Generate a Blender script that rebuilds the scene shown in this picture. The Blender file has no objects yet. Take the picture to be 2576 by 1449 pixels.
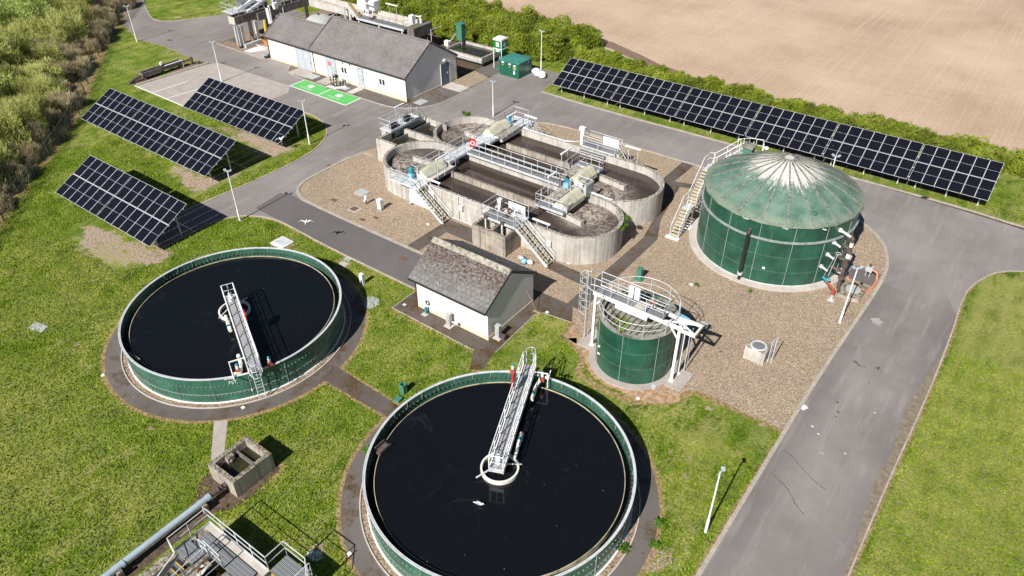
import bpy, math, random
import numpy as np
from math import sin, cos, pi, radians as R, atan2, hypot, sqrt
from mathutils import Vector, Matrix
from mathutils.geometry import tessellate_polygon
random.seed(7); rng = np.random.default_rng(7)
SC = bpy.context.scene; COL = SC.collection

# ------------------------------------------------------------------ camera
# site frame in metres: X runs along the buildings, Y towards the ploughed field, drone at the origin
CAM_H = 34.98; YAW = R(36.669); PITCH = R(36.793); ROLL = R(-0.261)
cam = bpy.data.objects.new('camera', bpy.data.cameras.new('camera')); COL.objects.link(cam)
fw = Vector((-sin(YAW)*cos(PITCH), cos(YAW)*cos(PITCH), -sin(PITCH)))
rt = Vector((cos(YAW), sin(YAW), 0)); up = rt.cross(fw)
r2 = cos(ROLL)*rt + sin(ROLL)*up; u2 = -sin(ROLL)*rt + cos(ROLL)*up
cam.matrix_world = Matrix(((r2.x,u2.x,-fw.x,0),(r2.y,u2.y,-fw.y,0),(r2.z,u2.z,-fw.z,CAM_H),(0,0,0,1)))
cam.data.sensor_width = 36; cam.data.lens = 1891.44/2576*36; cam.data.clip_end = 3000; cam.data.clip_start = 0.5
SC.camera = cam

# ------------------------------------------------------------------ light
SUN_EL = R(41.0); SHADOW_AZ = R(93.2)          # shadows fall towards SHADOW_AZ
w = bpy.data.worlds.new('World'); SC.world = w; w.use_nodes = True
nt = w.node_tree; nt.nodes.clear()
sky = nt.nodes.new('ShaderNodeTexSky'); sky.sky_type = 'NISHITA'; sky.sun_disc = False
sky.sun_elevation = SUN_EL
sx, sy = -cos(SHADOW_AZ), -sin(SHADOW_AZ)
sky.sun_rotation = atan2(sx, sy); sky.air_density = .65; sky.dust_density = .3; sky.ozone_density = 1.0
bg = nt.nodes.new('ShaderNodeBackground'); bg.inputs[1].default_value = 0.05
wo = nt.nodes.new('ShaderNodeOutputWorld'); nt.links.new(sky.outputs[0], bg.inputs[0]); nt.links.new(bg.outputs[0], wo.inputs[0])
sun = bpy.data.objects.new('sun', bpy.data.lights.new('sun', 'SUN')); COL.objects.link(sun)
sun.data.energy = 5.0; sun.data.angle = R(0.53); sun.data.color = (1, .96, .90)
sd = Vector((cos(SHADOW_AZ)*cos(SUN_EL), sin(SHADOW_AZ)*cos(SUN_EL), -sin(SUN_EL)))
sun.rotation_euler = sd.to_track_quat('-Z', 'Y').to_euler()
SC.view_settings.view_transform = 'Standard'; SC.view_settings.look = 'None'
SC.view_settings.exposure = 0.50; SC.view_settings.gamma = 1
SC.render.engine = 'CYCLES'; SC.render.resolution_x = 1024; SC.render.resolution_y = 576

# ------------------------------------------------------------------ materials
class NT:
    def __init__(s, name):
        s.m = bpy.data.materials.new(name); s.m.use_nodes = True; s.t = s.m.node_tree; s.t.nodes.clear()
    def n(s, typ, **kw):
        nd = s.t.nodes.new('ShaderNode'+typ)
        for k, v in kw.items():
            if k.startswith('i_'):
                key = k[2:]; key = int(key) if key.isdigit() else key
                s.set(nd.inputs[key], v)
            else: setattr(nd, k, v)
        return nd
    def set(s, inp, v):
        if isinstance(v, bpy.types.NodeSocket): s.t.links.new(v, inp)
        elif isinstance(v, (tuple, list)) and len(v) == 3 and inp.type == 'RGBA': inp.default_value = (*v, 1)
        else: inp.default_value = v
    def pos(s): return s.n('NewGeometry').outputs['Position']
    def obj(s): return s.n('TexCoord').outputs['Object']
    def map(s, vec, scale=(1,1,1), rot=(0,0,0), loc=(0,0,0)):
        nd = s.n('Mapping'); s.set(nd.inputs[0], vec)
        nd.inputs[1].default_value = loc; nd.inputs[2].default_value = rot; nd.inputs[3].default_value = scale
        return nd.outputs[0]
    def noise(s, vec, scale=1., detail=4., rough=.6, dist=0.):
        nd = s.n('TexNoise'); s.set(nd.inputs['Vector'], vec)
        nd.inputs['Scale'].default_value = scale; nd.inputs['Detail'].default_value = detail
        nd.inputs['Roughness'].default_value = rough; nd.inputs['Distortion'].default_value = dist
        return nd.outputs['Fac']
    def vor(s, vec, scale=1., feature='F1', out='Distance'):
        nd = s.n('TexVoronoi'); nd.feature = feature; s.set(nd.inputs['Vector'], vec); nd.inputs['Scale'].default_value = scale
        return nd.outputs[out]
    def ramp(s, fac, stops, interp='LINEAR'):
        nd = s.n('ValToRGB'); s.set(nd.inputs[0], fac); cr = nd.color_ramp; cr.interpolation = interp
        while len(cr.elements) < len(stops): cr.elements.new(.5)
        for e, (p, c) in zip(cr.elements, stops):
            e.position = p; e.color = (*c, 1) if isinstance(c, (tuple, list)) else (c, c, c, 1)
        return nd.outputs[0]
    def mix(s, f, a, b, mode='MIX'):
        nd = s.n('Mix', data_type='RGBA', blend_type=mode); s.set(nd.inputs[0], f); s.set(nd.inputs[6], a); s.set(nd.inputs[7], b)
        return nd.outputs[2]
    def math(s, op, a, b=0., c=0.):
        nd = s.n('Math', operation=op); s.set(nd.inputs[0], a); s.set(nd.inputs[1], b); s.set(nd.inputs[2], c)
        return nd.outputs[0]
    def sep(s, v):
        nd = s.n('SeparateXYZ'); s.set(nd.inputs[0], v); return nd.outputs
    def comb(s, x, y, z):
        nd = s.n('CombineXYZ'); s.set(nd.inputs[0], x); s.set(nd.inputs[1], y); s.set(nd.inputs[2], z); return nd.outputs[0]
    def bump(s, h, strength=.3, dist=.05):
        nd = s.n('Bump'); s.set(nd.inputs['Height'], h); nd.inputs['Strength'].default_value = strength; nd.inputs['Distance'].default_value = dist
        return nd.outputs[0]
    def attr(s, name):
        nd = s.n('Attribute'); nd.attribute_name = name; return nd.outputs
    def out(s, color, rough=.8, metal=0., normal=None, spec=.5, alpha=None, trans=None):
        b = s.n('BsdfPrincipled'); s.set(b.inputs['Base Color'], color); s.set(b.inputs['Roughness'], rough); s.set(b.inputs['Metallic'], metal)
        s.set(b.inputs['Specular IOR Level'], spec)
        if normal is not None: s.set(b.inputs['Normal'], normal)
        o = s.n('OutputMaterial'); sh = b.outputs[0]
        if trans:
            t = s.n('BsdfTranslucent'); s.set(t.inputs[0], color); mx = s.n('MixShader'); mx.inputs[0].default_value = trans
            s.t.links.new(sh, mx.inputs[1]); s.t.links.new(t.outputs[0], mx.inputs[2]); sh = mx.outputs[0]
        s.t.links.new(sh, o.inputs[0]); return s.m
M = {}
def plain(name, col, rough=.6, metal=0., var=.12, sc=3., spec=.5):
    t = NT(name); p = t.obj(); f = t.noise(p, sc, 5)
    c2 = tuple(x*(1-var*2) for x in col); c3 = tuple(min(1, x*(1+var)) for x in col)
    M[name] = t.out(t.ramp(f, [(.3, c2), (.5, col), (.75, c3)]), rough, metal, spec=spec); return M[name]
for a in (('galv', (.58,.60,.62), .5, .12, .12, 2.), ('galv_dark', (.22,.23,.24), .5, .4), ('white_paint', (.80,.80,.79), .5, 0, .06, 4.),
          ('black', (.02,.02,.022), .6), ('frame_alu', (.56,.58,.60), .45, .0, .04), ('red_plastic', (.55,.02,.03), .4, 0, .1, 3.), ('blue_motor', (.02,.28,.38), .45, 0, .15, 6.),
          ('blue_light', (.22,.50,.66), .5, 0, .15, 6.), ('rust', (.20,.07,.035), .8, 0, .3, 6.), ('orange', (.62,.22,.04), .6, 0, .2), ('yellow', (.62,.42,.05), .6, 0, .1),
          ('cast_iron', (.10,.075,.065), .75, 0, .35, 5.), ('teal', (.02,.16,.17), .5), ('grp_cream', (.52,.50,.38), .55, 0, .2, 2.), ('pvc_white', (.72,.70,.62), .5, 0, .08, 3.),
          ('door_grey', (.42,.46,.50), .5, 0, .06, 2.), ('door_blue', (.10,.14,.19), .5, 0, .06), ('grey_box', (.42,.44,.44), .5, 0, .08), ('glass_dark', (.03,.035,.04), .1, 0, .1),
          ('green_grp', (.06,.20,.14), .5, 0, .12), ('green_bright', (.01,.20,.055), .45, 0, .05), ('green_kiosk', (.012,.11,.07), .3, 0, .12, 1.5), ('green_kiosk_roof', (.05,.22,.18), .45, 0, .2, 1.2),
          ('fence_post', (.045,.043,.04), .9), ('wire', (.13,.17,.15), .7), ('bird_white', (.75,.75,.74), .8, 0, .04), ('bird_grey', (.30,.32,.35), .8), ('plastic_bag', (.78,.78,.78), .5, 0, .05, 2.),
          ('orange_hose', (.62,.22,.12), .5), ('brick_red', (.35,.07,.04), .8), ('black_pipe', (.018,.018,.02), .45), ('gutter', (.03,.032,.034), .4), ('brown_pipe', (.10,.03,.02), .5),
          ('timber', (.35,.24,.13), .8), ('sign_white', (.8,.8,.8), .5, 0, .02), ('sign_red', (.55,.02,.06), .5, 0, .05), ('concrete_white', (.70,.70,.68), .8, 0, .08, 4.), ('fbe_grey', (.33,.38,.42), .35, 0, .06)): plain(*a)

def mk_grass():
    t = NT('grass_ground'); p = t.pos(); big = t.noise(p, .11, 3); mid = t.noise(p, .55, 5, .65); fine = t.noise(p, 4.5, 6, .75); mic = t.noise(p, 17, 3, .7)
    streak = t.noise(t.map(p, (1., .35, 1), (0,0,R(25))), 1.3, 5, .7)
    g = t.ramp(t.math('ADD', t.math('MULTIPLY', mid, .6), t.math('MULTIPLY', fine, .4)),
               [(.37, (.035,.070,.003)), (.44, (.080,.145,.006)), (.50, (.155,.230,.012)), (.55, (.24,.29,.028)), (.62, (.40,.38,.11))])
    yel = t.ramp(t.math('ADD', t.math('MULTIPLY', streak, .6), t.math('MULTIPLY', fine, .4)), [(.46, 0.), (.55, 1.)])
    yel = t.math('MULTIPLY', yel, t.ramp(big, [(.36, .25), (.55, 1.)]))
    g = t.mix(t.math('MULTIPLY', yel, .72), g, t.mix(fine, (.26,.27,.04), (.62,.56,.27)))
    lush = t.ramp(t.noise(p, .16, 3), [(.47, 0.), (.60, 1.)])
    g = t.mix(t.math('MULTIPLY', lush, .5), g, t.mix(fine, (.03,.10,.002), (.15,.29,.010)))
    g = t.mix(t.ramp(t.noise(p, 7.5, 4, .8), [(.38, .65), (.50, 0.)]), g, (.045,.080,.004))
    g = t.mix(t.ramp(t.noise(p, 10., 3, .7), [(.54, 0.), (.66, .5)]), g, (.38,.43,.09))
    a = t.attr('mask'); s3 = t.n('SeparateColor'); s3.inputs[0].default_value = (0,0,0,1); t.t.links.new(a[0], s3.inputs[0])
    thr = t.math('ADD', t.math('MULTIPLY', t.noise(p, .9, 7, .78), 1.9), t.math('SUBTRACT', t.math('MULTIPLY', fine, .5), .62))
    soil = t.ramp(t.math('SUBTRACT', t.math('ADD', s3.outputs[0], .02), thr), [(.0, 0.), (.07, 1.)])
    sc = t.ramp(t.noise(p, 6, 6, .7), [(.35, (.26,.18,.125)), (.5, (.47,.36,.27)), (.62, (.60,.48,.38))])
    c = t.mix(soil, g, sc)
    edge = t.ramp(t.math('SUBTRACT', s3.outputs[1], t.math('MULTIPLY', t.noise(p, 2.4, 5, .7), 1.0)), [(.0, 0.), (.16, 1.)])
    ec = t.ramp(fine, [(.38, (.20,.12,.05)), (.5, (.40,.27,.13)), (.62, (.60,.44,.26))])
    c = t.mix(t.math('MULTIPLY', edge, .85), c, ec)
    lt = t.ramp(s3.outputs[2], [(0., 0.), (1., 1.)])
    c = t.mix(t.math('MULTIPLY', lt, t.ramp(t.noise(t.map(p, (1.2,.25,1)), 1.1, 5, .7), [(.38, .35), (.58, .9)])), c, t.mix(fine, (.22,.24,.025), (.56,.52,.20)))
    h = t.math('ADD', fine, t.math('MULTIPLY', mic, .6))
    M['grass'] = t.out(c, .95, 0, t.bump(h, 1., .16), spec=.15)
mk_grass()
def mk_asphalt(name, dark, light, moss=0., crack=False):
    t = NT(name); p = t.pos(); big = t.noise(p, .11, 4, .6); mid = t.noise(p, .7, 5, .65); fine = t.noise(p, 22, 3, .8)
    lanes = t.noise(t.map(p, (1., .06, 1)), .8, 3)
    f = t.math('ADD', t.math('MULTIPLY', big, .65), t.math('MULTIPLY', mid, .2)); f = t.math('ADD', f, t.math('MULTIPLY', lanes, .15))
    c = t.ramp(f, [(.36, dark), (.62, light)])
    c = t.mix(.30, c, t.ramp(fine, [(.25, tuple(x*.35 for x in light)), (.7, tuple(x*1.5 for x in light))]))
    spot = t.ramp(t.vor(p, 1.3), [(.0, 1.), (.035, 1.), (.06, 0.)]); rare = t.ramp(t.noise(p, .9, 2), [(.55, 0.), (.6, 1.)])
    c = t.mix(t.math('MULTIPLY', spot, t.math('MULTIPLY', rare, .8)), c, (.55,.54,.52))
    spot2 = t.ramp(t.noise(p, 1.9, 4, .7), [(.68, 0.), (.75, .45)])
    c = t.mix(spot2, c, tuple(x*.45 for x in dark))
    if moss:
        f = t.ramp(t.math('ADD', t.noise(p, .5, 5, .7), moss), [(.56, 0.), (.70, 1.)])
        c = t.mix(f, c, t.ramp(t.noise(p, 9, 5, .8), [(.38, (.035,.020,.012)), (.52, (.085,.052,.026)), (.66, (.20,.14,.065))]))
    if crack:
        xs_ = t.sep(p); e = t.math('ABSOLUTE', t.math('ADD', xs_[0], 2.4)); band = t.math('MULTIPLY', t.ramp(t.math('DIVIDE', e, 4.), [(.30, 0.), (.72, 1.)]), t.ramp(t.math('ADD', e, t.math('MULTIPLY', t.math('SUBTRACT', xs_[1], 58.), .5)), [(.0, 1.), (.99, 1.), (1., 0.)]))
        band = t.math('MULTIPLY', band, t.math('LESS_THAN', e, 3.3)); c = t.mix(t.math('MULTIPLY', band, .38), c, (.10,.085,.085))
        c = t.mix(t.ramp(t.noise(t.map(p, (1.,.10,1)), 1.6, 5, .7), [(.52, 0.), (.68, .35)]), c, (.36,.33,.31))
    M[name] = t.out(c, .9, 0, t.bump(fine, .35, .02), spec=.25)
mk_asphalt('asphalt', (.135,.120,.113), (.272,.246,.234), 0, True)
mk_asphalt('asphalt_dark', (.095,.086,.086), (.15,.137,.134), 0)
mk_asphalt('path_asphalt', (.085,.074,.068), (.15,.132,.122), .045)
mk_asphalt('path_mossy', (.070,.058,.051), (.13,.112,.100), .09)
def mk_gravel(name, cols, sc=9., patch=.5):
    t = NT(name); p = t.pos(); v = t.n('TexVoronoi'); t.set(v.inputs['Vector'], p); v.inputs['Scale'].default_value = sc
    rnd = t.sep(v.outputs['Color'])[0]; f = t.math('ADD', t.math('MULTIPLY', rnd, .55), t.math('MULTIPLY', t.noise(p, 13, 4, .8), .45))
    c = t.ramp(f, [(.18, cols[0]), (.40, cols[1]), (.55, cols[2]), (.78, cols[3])])
    b = t.ramp(t.noise(p, .28, 6, .72), [(.42, 0.), (.68, 1.)])
    c = t.mix(t.math('MULTIPLY', b, patch), c, t.mix(rnd, (.13,.10,.085), (.36,.29,.25)))
    c = t.mix(t.ramp(t.noise(p, .13, 3), [(.5, 0.), (.62, .4)]), c, t.mix(rnd, (.24,.17,.10), (.48,.38,.27)))
    M[name] = t.out(c, .95, 0, t.bump(t.math('ADD', v.outputs['Distance'], rnd), .7, .04), spec=.2)
mk_gravel('gravel', [(.15,.105,.07), (.31,.225,.15), (.42,.32,.225), (.62,.51,.39)], 21., .35)
mk_gravel('gravel_brown', [(.06,.04,.028), (.19,.125,.085), (.30,.21,.15), (.48,.38,.30)], 14., .3)
def mk_concrete(name, dark, light, streak=.5, dirt=(.10,.085,.06), top=0.):
    t = NT(name); p = t.pos(); st = t.noise(t.map(p, (2.2,2.2,.12)), 1.6, 5, .7); m = t.noise(p, .9, 5, .7); fi = t.noise(p, 14, 4, .8)
    c = t.ramp(t.math('ADD', t.math('MULTIPLY', m, .6), t.math('MULTIPLY', fi, .4)), [(.34, dark), (.66, light)])
    c = t.mix(t.math('MULTIPLY', t.ramp(st, [(.50, 0.), (.72, 1.)]), streak), c, dirt)
    nz = t.sep(t.n('NewGeometry').outputs['Normal'])[2]
    tp = t.math('MULTIPLY', t.ramp(nz, [(.6, 0.), (.9, 1.)]), t.ramp(t.noise(p, 5.5, 6, .8), [(.46, 0.), (.54, 1.)]))
    c = t.mix(t.math('MULTIPLY', tp, top), c, (.10,.085,.045))
    c = t.mix(t.math('MULTIPLY', t.ramp(t.noise(p, 5., 5, .8), [(.62, 0.), (.72, 1.)]), .5*streak), c, (.045,.035,.022))
    M[name] = t.out(c, .93, 0, t.bump(fi, .4, .02), spec=.2)
mk_concrete('concrete', (.34,.315,.28), (.61,.58,.53), .75, (.17,.155,.14), .9)
mk_concrete('concrete_light', (.40,.36,.32), (.60,.56,.51), .2)
mk_concrete('concrete_pad', (.31,.275,.25), (.46,.415,.375), .15)
mk_concrete('concrete_dark', (.10,.092,.085), (.27,.245,.225), .7, (.04,.035,.03), .6)
mk_concrete('concrete_old', (.20,.175,.15), (.50,.45,.385), .9, (.09,.05,.032), .95)
mk_concrete('kerb', (.30,.265,.225), (.54,.49,.42), .25, top=.25)
mk_concrete('render_cream', (.70,.655,.60), (.80,.755,.70), .04, (.6,.5,.38))
mk_concrete('render_base', (.62,.50,.36), (.74,.64,.50), .25, (.4,.28,.14))
mk_concrete('slab_grey', (.34,.35,.34), (.46,.47,.46), .2)
def mk_field():
    t = NT('ploughed_soil'); p = t.pos(); q = t.n('VectorMath', operation='ADD'); t.set(q.inputs[0], p)
    d = t.n('VectorMath', operation='SCALE'); t.t.links.new(t.n('TexNoise', i_Scale=.035, i_Detail=2.).outputs['Color'], d.inputs[0]); d.inputs['Scale'].default_value = 14.
    t.t.links.new(d.outputs[0], q.inputs[1]); q = q.outputs[0]
    w1 = t.noise(t.map(q, (3.2,.035,1), (0,0,R(14))), 1., 3, .6); w2 = t.noise(t.map(p, (.03,.9,1), (0,0,R(4))), 1., 3, .6)
    m = t.noise(p, .06, 5, .6); fi = t.noise(p, 3.2, 6, .8); cl = t.noise(p, 9, 3, .7)
    c = t.ramp(t.math('ADD', t.math('MULTIPLY', m, .5), t.math('MULTIPLY', fi, .5)), [(.38, (.38,.27,.19)), (.50, (.50,.37,.27)), (.62, (.60,.46,.345))])
    c = t.mix(t.ramp(w1, [(.52, 0.), (.70, .30)]), c, (.68,.55,.43)); c = t.mix(t.ramp(w2, [(.30, .25), (.45, 0.)]), c, (.40,.28,.20))
    c = t.mix(t.ramp(cl, [(.25, .5), (.42, 0.)]), c, (.30,.21,.15))
    M['field'] = t.out(c, .95, 0, t.bump(t.math('ADD', fi, cl), .6, .12), spec=.1)
mk_field()
def mk_soil(name, stops):
    t = NT(name); p = t.pos(); M[name] = t.out(t.ramp(t.noise(p, 3, 6, .75), stops), .95, 0, t.bump(t.noise(p, 9, 4), .5, .05), spec=.2)
mk_soil('mud', [(.35, (.13,.085,.065)), (.6, (.25,.175,.13)), (.72, (.38,.34,.33))])
mk_soil('soil_orange', [(.35, (.22,.13,.07)), (.55, (.42,.28,.18)), (.7, (.55,.42,.32))])
mk_soil('silt', [(.35, (.15,.12,.085)), (.55, (.23,.19,.14)), (.72, (.30,.26,.20))])
mk_soil('soil_and_shade', [(.35, (.05,.035,.025)), (.55, (.12,.085,.06)), (.72, (.22,.17,.12))])  # dark soil; also colours the painted shade under the long solar row
def mk_green(name='green_steel', base=(.016,.075,.047)):
    t = NT(name); p = t.pos(); st = t.noise(t.map(p, (2.8,2.8,.25)), 1.5, 5, .7); m = t.noise(p, .7, 4)
    c = t.ramp(m, [(.35, tuple(x*.75 for x in base)), (.65, tuple(x*1.35 for x in base))])
    c = t.mix(t.ramp(st, [(.56, 0.), (.80, .45)]), c, (.10,.22,.16)); c = t.mix(t.ramp(t.noise(p, 9, 4, .8), [(.68, 0.), (.76, .5)]), c, (.30,.38,.32))
    M[name] = t.out(c, .32, 0, spec=.5)
mk_green(); mk_green('green_faded', (.036,.115,.078)); plain('seam', (.30,.34,.33), .55, .2, .2); plain('seam2', (.09,.15,.125), .6, 0, .3)
def mk_water():
    t = NT('water_black'); p = t.pos(); n = t.noise(p, .35, 5, .7, 2.); n2 = t.noise(p, 3., 3)
    c = t.mix(t.ramp(n, [(.60, 0.), (.74, .25)]), (.0055,.0065,.008), (.05,.055,.062))
    c = t.mix(t.ramp(t.vor(p, 1.1), [(.0, 1.), (.022, .8), (.035, 0.)]), c, (.25,.26,.27))
    M['water_black'] = t.out(c, .09, 0, t.bump(n2, .04, .02), spec=.35)
    t = NT('water_sludge'); p = t.pos(); a = t.attr('foam')[2]; q = t.n('TexNoise', i_Scale=.5, i_Detail=2.).outputs['Color']
    sw = t.n('VectorMath', operation='ADD', i_0=t.n('VectorMath', operation='SCALE', i_0=q, i_Scale=2.2).outputs[0]); t.set(sw.inputs[1], p)
    n = t.noise(t.map(sw.outputs[0], (1,1,1)), 1.6, 8, .72, 1.2); n3 = t.noise(p, 5., 6, .8, .8)
    big = t.noise(t.map(p, (.25,1.,1)), .5, 4, .6)
    c = t.ramp(big, [(.38, (.040,.028,.018)), (.60, (.070,.053,.046))])
    f = t.math('MULTIPLY', a, t.ramp(t.math('ADD', t.math('MULTIPLY', n, .6), t.math('MULTIPLY', n3, .4)), [(.44, 0.), (.52, .55), (.60, 1.)]))
    c = t.mix(f, c, (.62,.53,.46)); c = t.mix(t.math('MULTIPLY', a, t.ramp(n, [(.3, .5), (.5, 0.)])), c, (.10,.065,.045))
    M['water_sludge'] = t.out(c, t.math('ADD', .13, t.math('MULTIPLY', a, .4)), 0, t.bump(t.math('ADD', t.math('MULTIPLY', n3, a), t.math('MULTIPLY', t.noise(p, 4, 3), .12)), .6, .12), spec=.4)
    t = NT('water_green'); p = t.pos(); M['water_green'] = t.out(t.ramp(t.noise(p, 1.2, 4), [(.35, (.014,.016,.006)), (.65, (.040,.036,.016))]), .08, 0, t.bump(t.noise(p, 5, 2), .03, .02))
mk_water()
def mk_roof(name, tile, sc_u, sc_v, moss):
    # coordinates: object X along the eave, object Y/Z up the slope
    t = NT(name); o = t.obj(); s = t.sep(o); v = t.math('MULTIPLY', s[2], 1.9); vec = t.comb(s[0], v, 0.)
    b = t.n('TexBrick', offset=.5, i_Scale=1.); t.set(b.inputs['Vector'], vec)
    b.inputs['Color1'].default_value = (*tile[0], 1); b.inputs['Color2'].default_value = (*tile[1], 1); b.inputs['Mortar'].default_value = (.035,.03,.028, 1)
    b.inputs['Mortar Size'].default_value = .030 if moss else .022; b.inputs['Mortar Smooth'].default_value = .3; b.inputs['Brick Width'].default_value = sc_u; b.inputs['Row Height'].default_value = sc_v; b.inputs['Bias'].default_value = .0
    p = t.pos(); c = t.mix(.45, b.outputs['Color'], t.ramp(t.noise(p, 5., 6, .8), [(.3, tile[2]), (.7, tile[3])]))
    c = t.mix(t.ramp(t.noise(p, .5, 4), [(.4, 0.), (.7, .35)]), c, tile[3])
    c = t.mix(t.ramp(t.noise(p, 11., 3, .7), [(.66, 0.), (.72, .6)]), c, (.50,.47,.44))
    if moss:
        hgt = t.ramp(t.math('DIVIDE', s[2], 4.6), [(.58, .02), (.80, .15), (.97, .19)])
        f = t.ramp(t.math('ADD', t.noise(p, 5.5, 7, .8), hgt), [(.64, 0.), (.68, 1.)])
        c = t.mix(t.math('MULTIPLY', f, .9), c, t.ramp(t.noise(p, 8, 3), [(.4, (.035,.018,.012)), (.65, (.12,.055,.026))]))
    M[name] = t.out(c, .9, 0, t.bump(b.outputs['Fac'], -.8, .03), spec=.3)
mk_soil('ridge_pale', [(.38, (.08,.07,.055)), (.46, (.26,.245,.20)), (.60, (.42,.40,.34))])
mk_roof('roof_tile', [(.13,.118,.115), (.20,.183,.178), (.085,.078,.075), (.26,.24,.232)], .42, .34, False)
mk_roof('roof_moss', [(.11,.107,.104), (.21,.20,.193), (.055,.052,.05), (.27,.255,.245)], .42, .36, True)
def mk_dome():
    t = NT('dome_roof'); o = t.obj(); s = t.sep(o); rad = t.math('SQRT', t.math('ADD', t.math('MULTIPLY', s[0], s[0]), t.math('MULTIPLY', s[1], s[1])))
    ang = t.math('ARCTAN2', s[1], s[0]); v = t.comb(t.math('MULTIPLY', ang, 9.), t.math('MULTIPLY', rad, .45), 0.)
    n = t.noise(v, 2.1, 7, .78); m = t.noise(o, .8, 4, .6); fi = t.noise(o, 7, 5, .8)
    c = t.ramp(m, [(.38, (.070,.140,.108)), (.60, (.145,.225,.175))])
    lich = t.ramp(t.math('ADD', t.noise(o, 2.2, 6, .75), t.ramp(t.math('DIVIDE', s[1], 6.), [(.0, 0.), (.6, .24)])), [(.56, 0.), (.74, .85)])
    c = t.mix(lich, c, (.16,.17,.13))
    rim = t.math('MULTIPLY', t.ramp(t.math('DIVIDE', rad, 6.2), [(.86, 0.), (.95, 1.)]), t.ramp(fi, [(.42, 0.), (.6, .8)]))
    c = t.mix(rim, c, (.30,.30,.22))
    wh = t.ramp(t.math('SUBTRACT', t.math('ADD', n, .45), t.math('MULTIPLY', rad, .150)), [(.50, 0.), (.58, 1.)])
    c = t.mix(t.math('MULTIPLY', wh, .9), c, t.ramp(fi, [(.3, (.34,.30,.27)), (.6, (.70,.68,.65))]))
    M['dome'] = t.out(c, .55, 0, spec=.3)
mk_dome()
plain('rib', (.20,.20,.165), .7, 0, .45, 5.)
def mk_cells():
    t = NT('solar_cells'); s = t.sep(t.obj())
    a = t.math('FRACT', t.math('MULTIPLY', s[0], 1/.0945)); l = t.ramp(t.math('ABSOLUTE', t.math('SUBTRACT', a, .5)), [(.40, 0.), (.47, 1.)])
    b = t.math('FRACT', t.math('MULTIPLY', s[1], 1/.19)); l2 = t.ramp(t.math('ABSOLUTE', t.math('SUBTRACT', b, .5)), [(.46, 0.), (.49, 1.)])
    c = t.mix(t.math('MULTIPLY', l, .45), (.0045,.005,.010), (.050,.052,.066)); c = t.mix(t.math('MULTIPLY', l2, .20), c, (.07,.075,.10))
    p = t.pos(); c = t.mix(t.ramp(t.vor(p, .8), [(.0, .6), (.03, .5), (.045, 0.)]), c, (.3,.3,.3))
    M['cells'] = t.out(c, .22, 0, spec=.18)
mk_cells()
def mk_leaf(name, cols, trans=.45):
    t = NT(name); p = t.pos(); r = t.n('ObjectInfo').outputs['Random']; f = t.math('ADD', t.math('MULTIPLY', t.noise(p, .55, 4, .6), .6), t.math('MULTIPLY', t.noise(p, 6., 2), .4))
    f = t.math('ADD', f, t.math('MULTIPLY', t.math('SUBTRACT', r, .5), .16))
    M[name] = t.out(t.ramp(f, [(.32, cols[0]), (.45, cols[1]), (.55, cols[2]), (.70, cols[3])]), .8, 0, spec=.15, trans=trans)
mk_leaf('leaf_willow', [(.30,.31,.09), (.44,.46,.14), (.57,.60,.21), (.70,.71,.33)])
mk_leaf('leaf_green', [(.27,.33,.09), (.38,.47,.13), (.50,.59,.19), (.62,.68,.30)])
mk_leaf('leaf_straw', [(.30,.24,.15), (.44,.37,.23), (.57,.50,.31), (.70,.64,.44)])
mk_leaf('leaf_hedge', [(.12,.145,.022), (.22,.275,.030), (.34,.41,.045), (.48,.53,.10)])
mk_leaf('leaf_weed', [(.08,.17,.02), (.13,.27,.03), (.20,.37,.05), (.3,.46,.09)])
mk_leaf('twig', [(.10,.08,.055), (.22,.18,.13), (.34,.29,.22), (.50,.45,.38)], .0)
def mk_paint(name, col):
    t = NT(name); p = t.pos(); w_ = t.ramp(t.noise(p, 4, 6, .8), [(.30, .35), (.45, 0.)])
    M[name] = t.out(t.mix(w_, col, (.2,.19,.18)), .8, 0, t.bump(t.noise(p, 25, 3), .2, .01), spec=.2)
mk_paint('paint_white', (.72,.71,.69)); mk_paint('paint_green', (.115,.46,.125))
def mk_grating(name='grating', lo=(.03,.03,.033), hi=(.30,.31,.32)):
    t = NT(name); s = t.sep(t.pos())
    a = t.math('FRACT', t.math('MULTIPLY', t.math('ADD', s[0], t.math('MULTIPLY', s[1], .0)), 12.)); b = t.math('FRACT', t.math('MULTIPLY', s[1], 5.))
    l = t.math('MAXIMUM', t.ramp(a, [(.40, 0.), (.5, 1.)]), t.ramp(b, [(.84, 0.), (.88, 1.)]))
    M[name] = t.out(t.mix(l, lo, hi), .55, .1)
mk_grating(); mk_grating('grating_light', (.13,.135,.14), (.46,.47,.48))
plain('weir', (.46,.40,.27), .7, 0, .3, 2.)
plain('rust_lid', (.17,.085,.055), .85, 0, .3, 4.)
plain('algae', (.13,.15,.02), .6, 0, .35, 2.)
plain('algae_bright', (.12,.22,.02), .7, 0, .2, 3.)
plain('grp_old', (.24,.24,.20), .7, 0, .35, 1.8)

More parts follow.
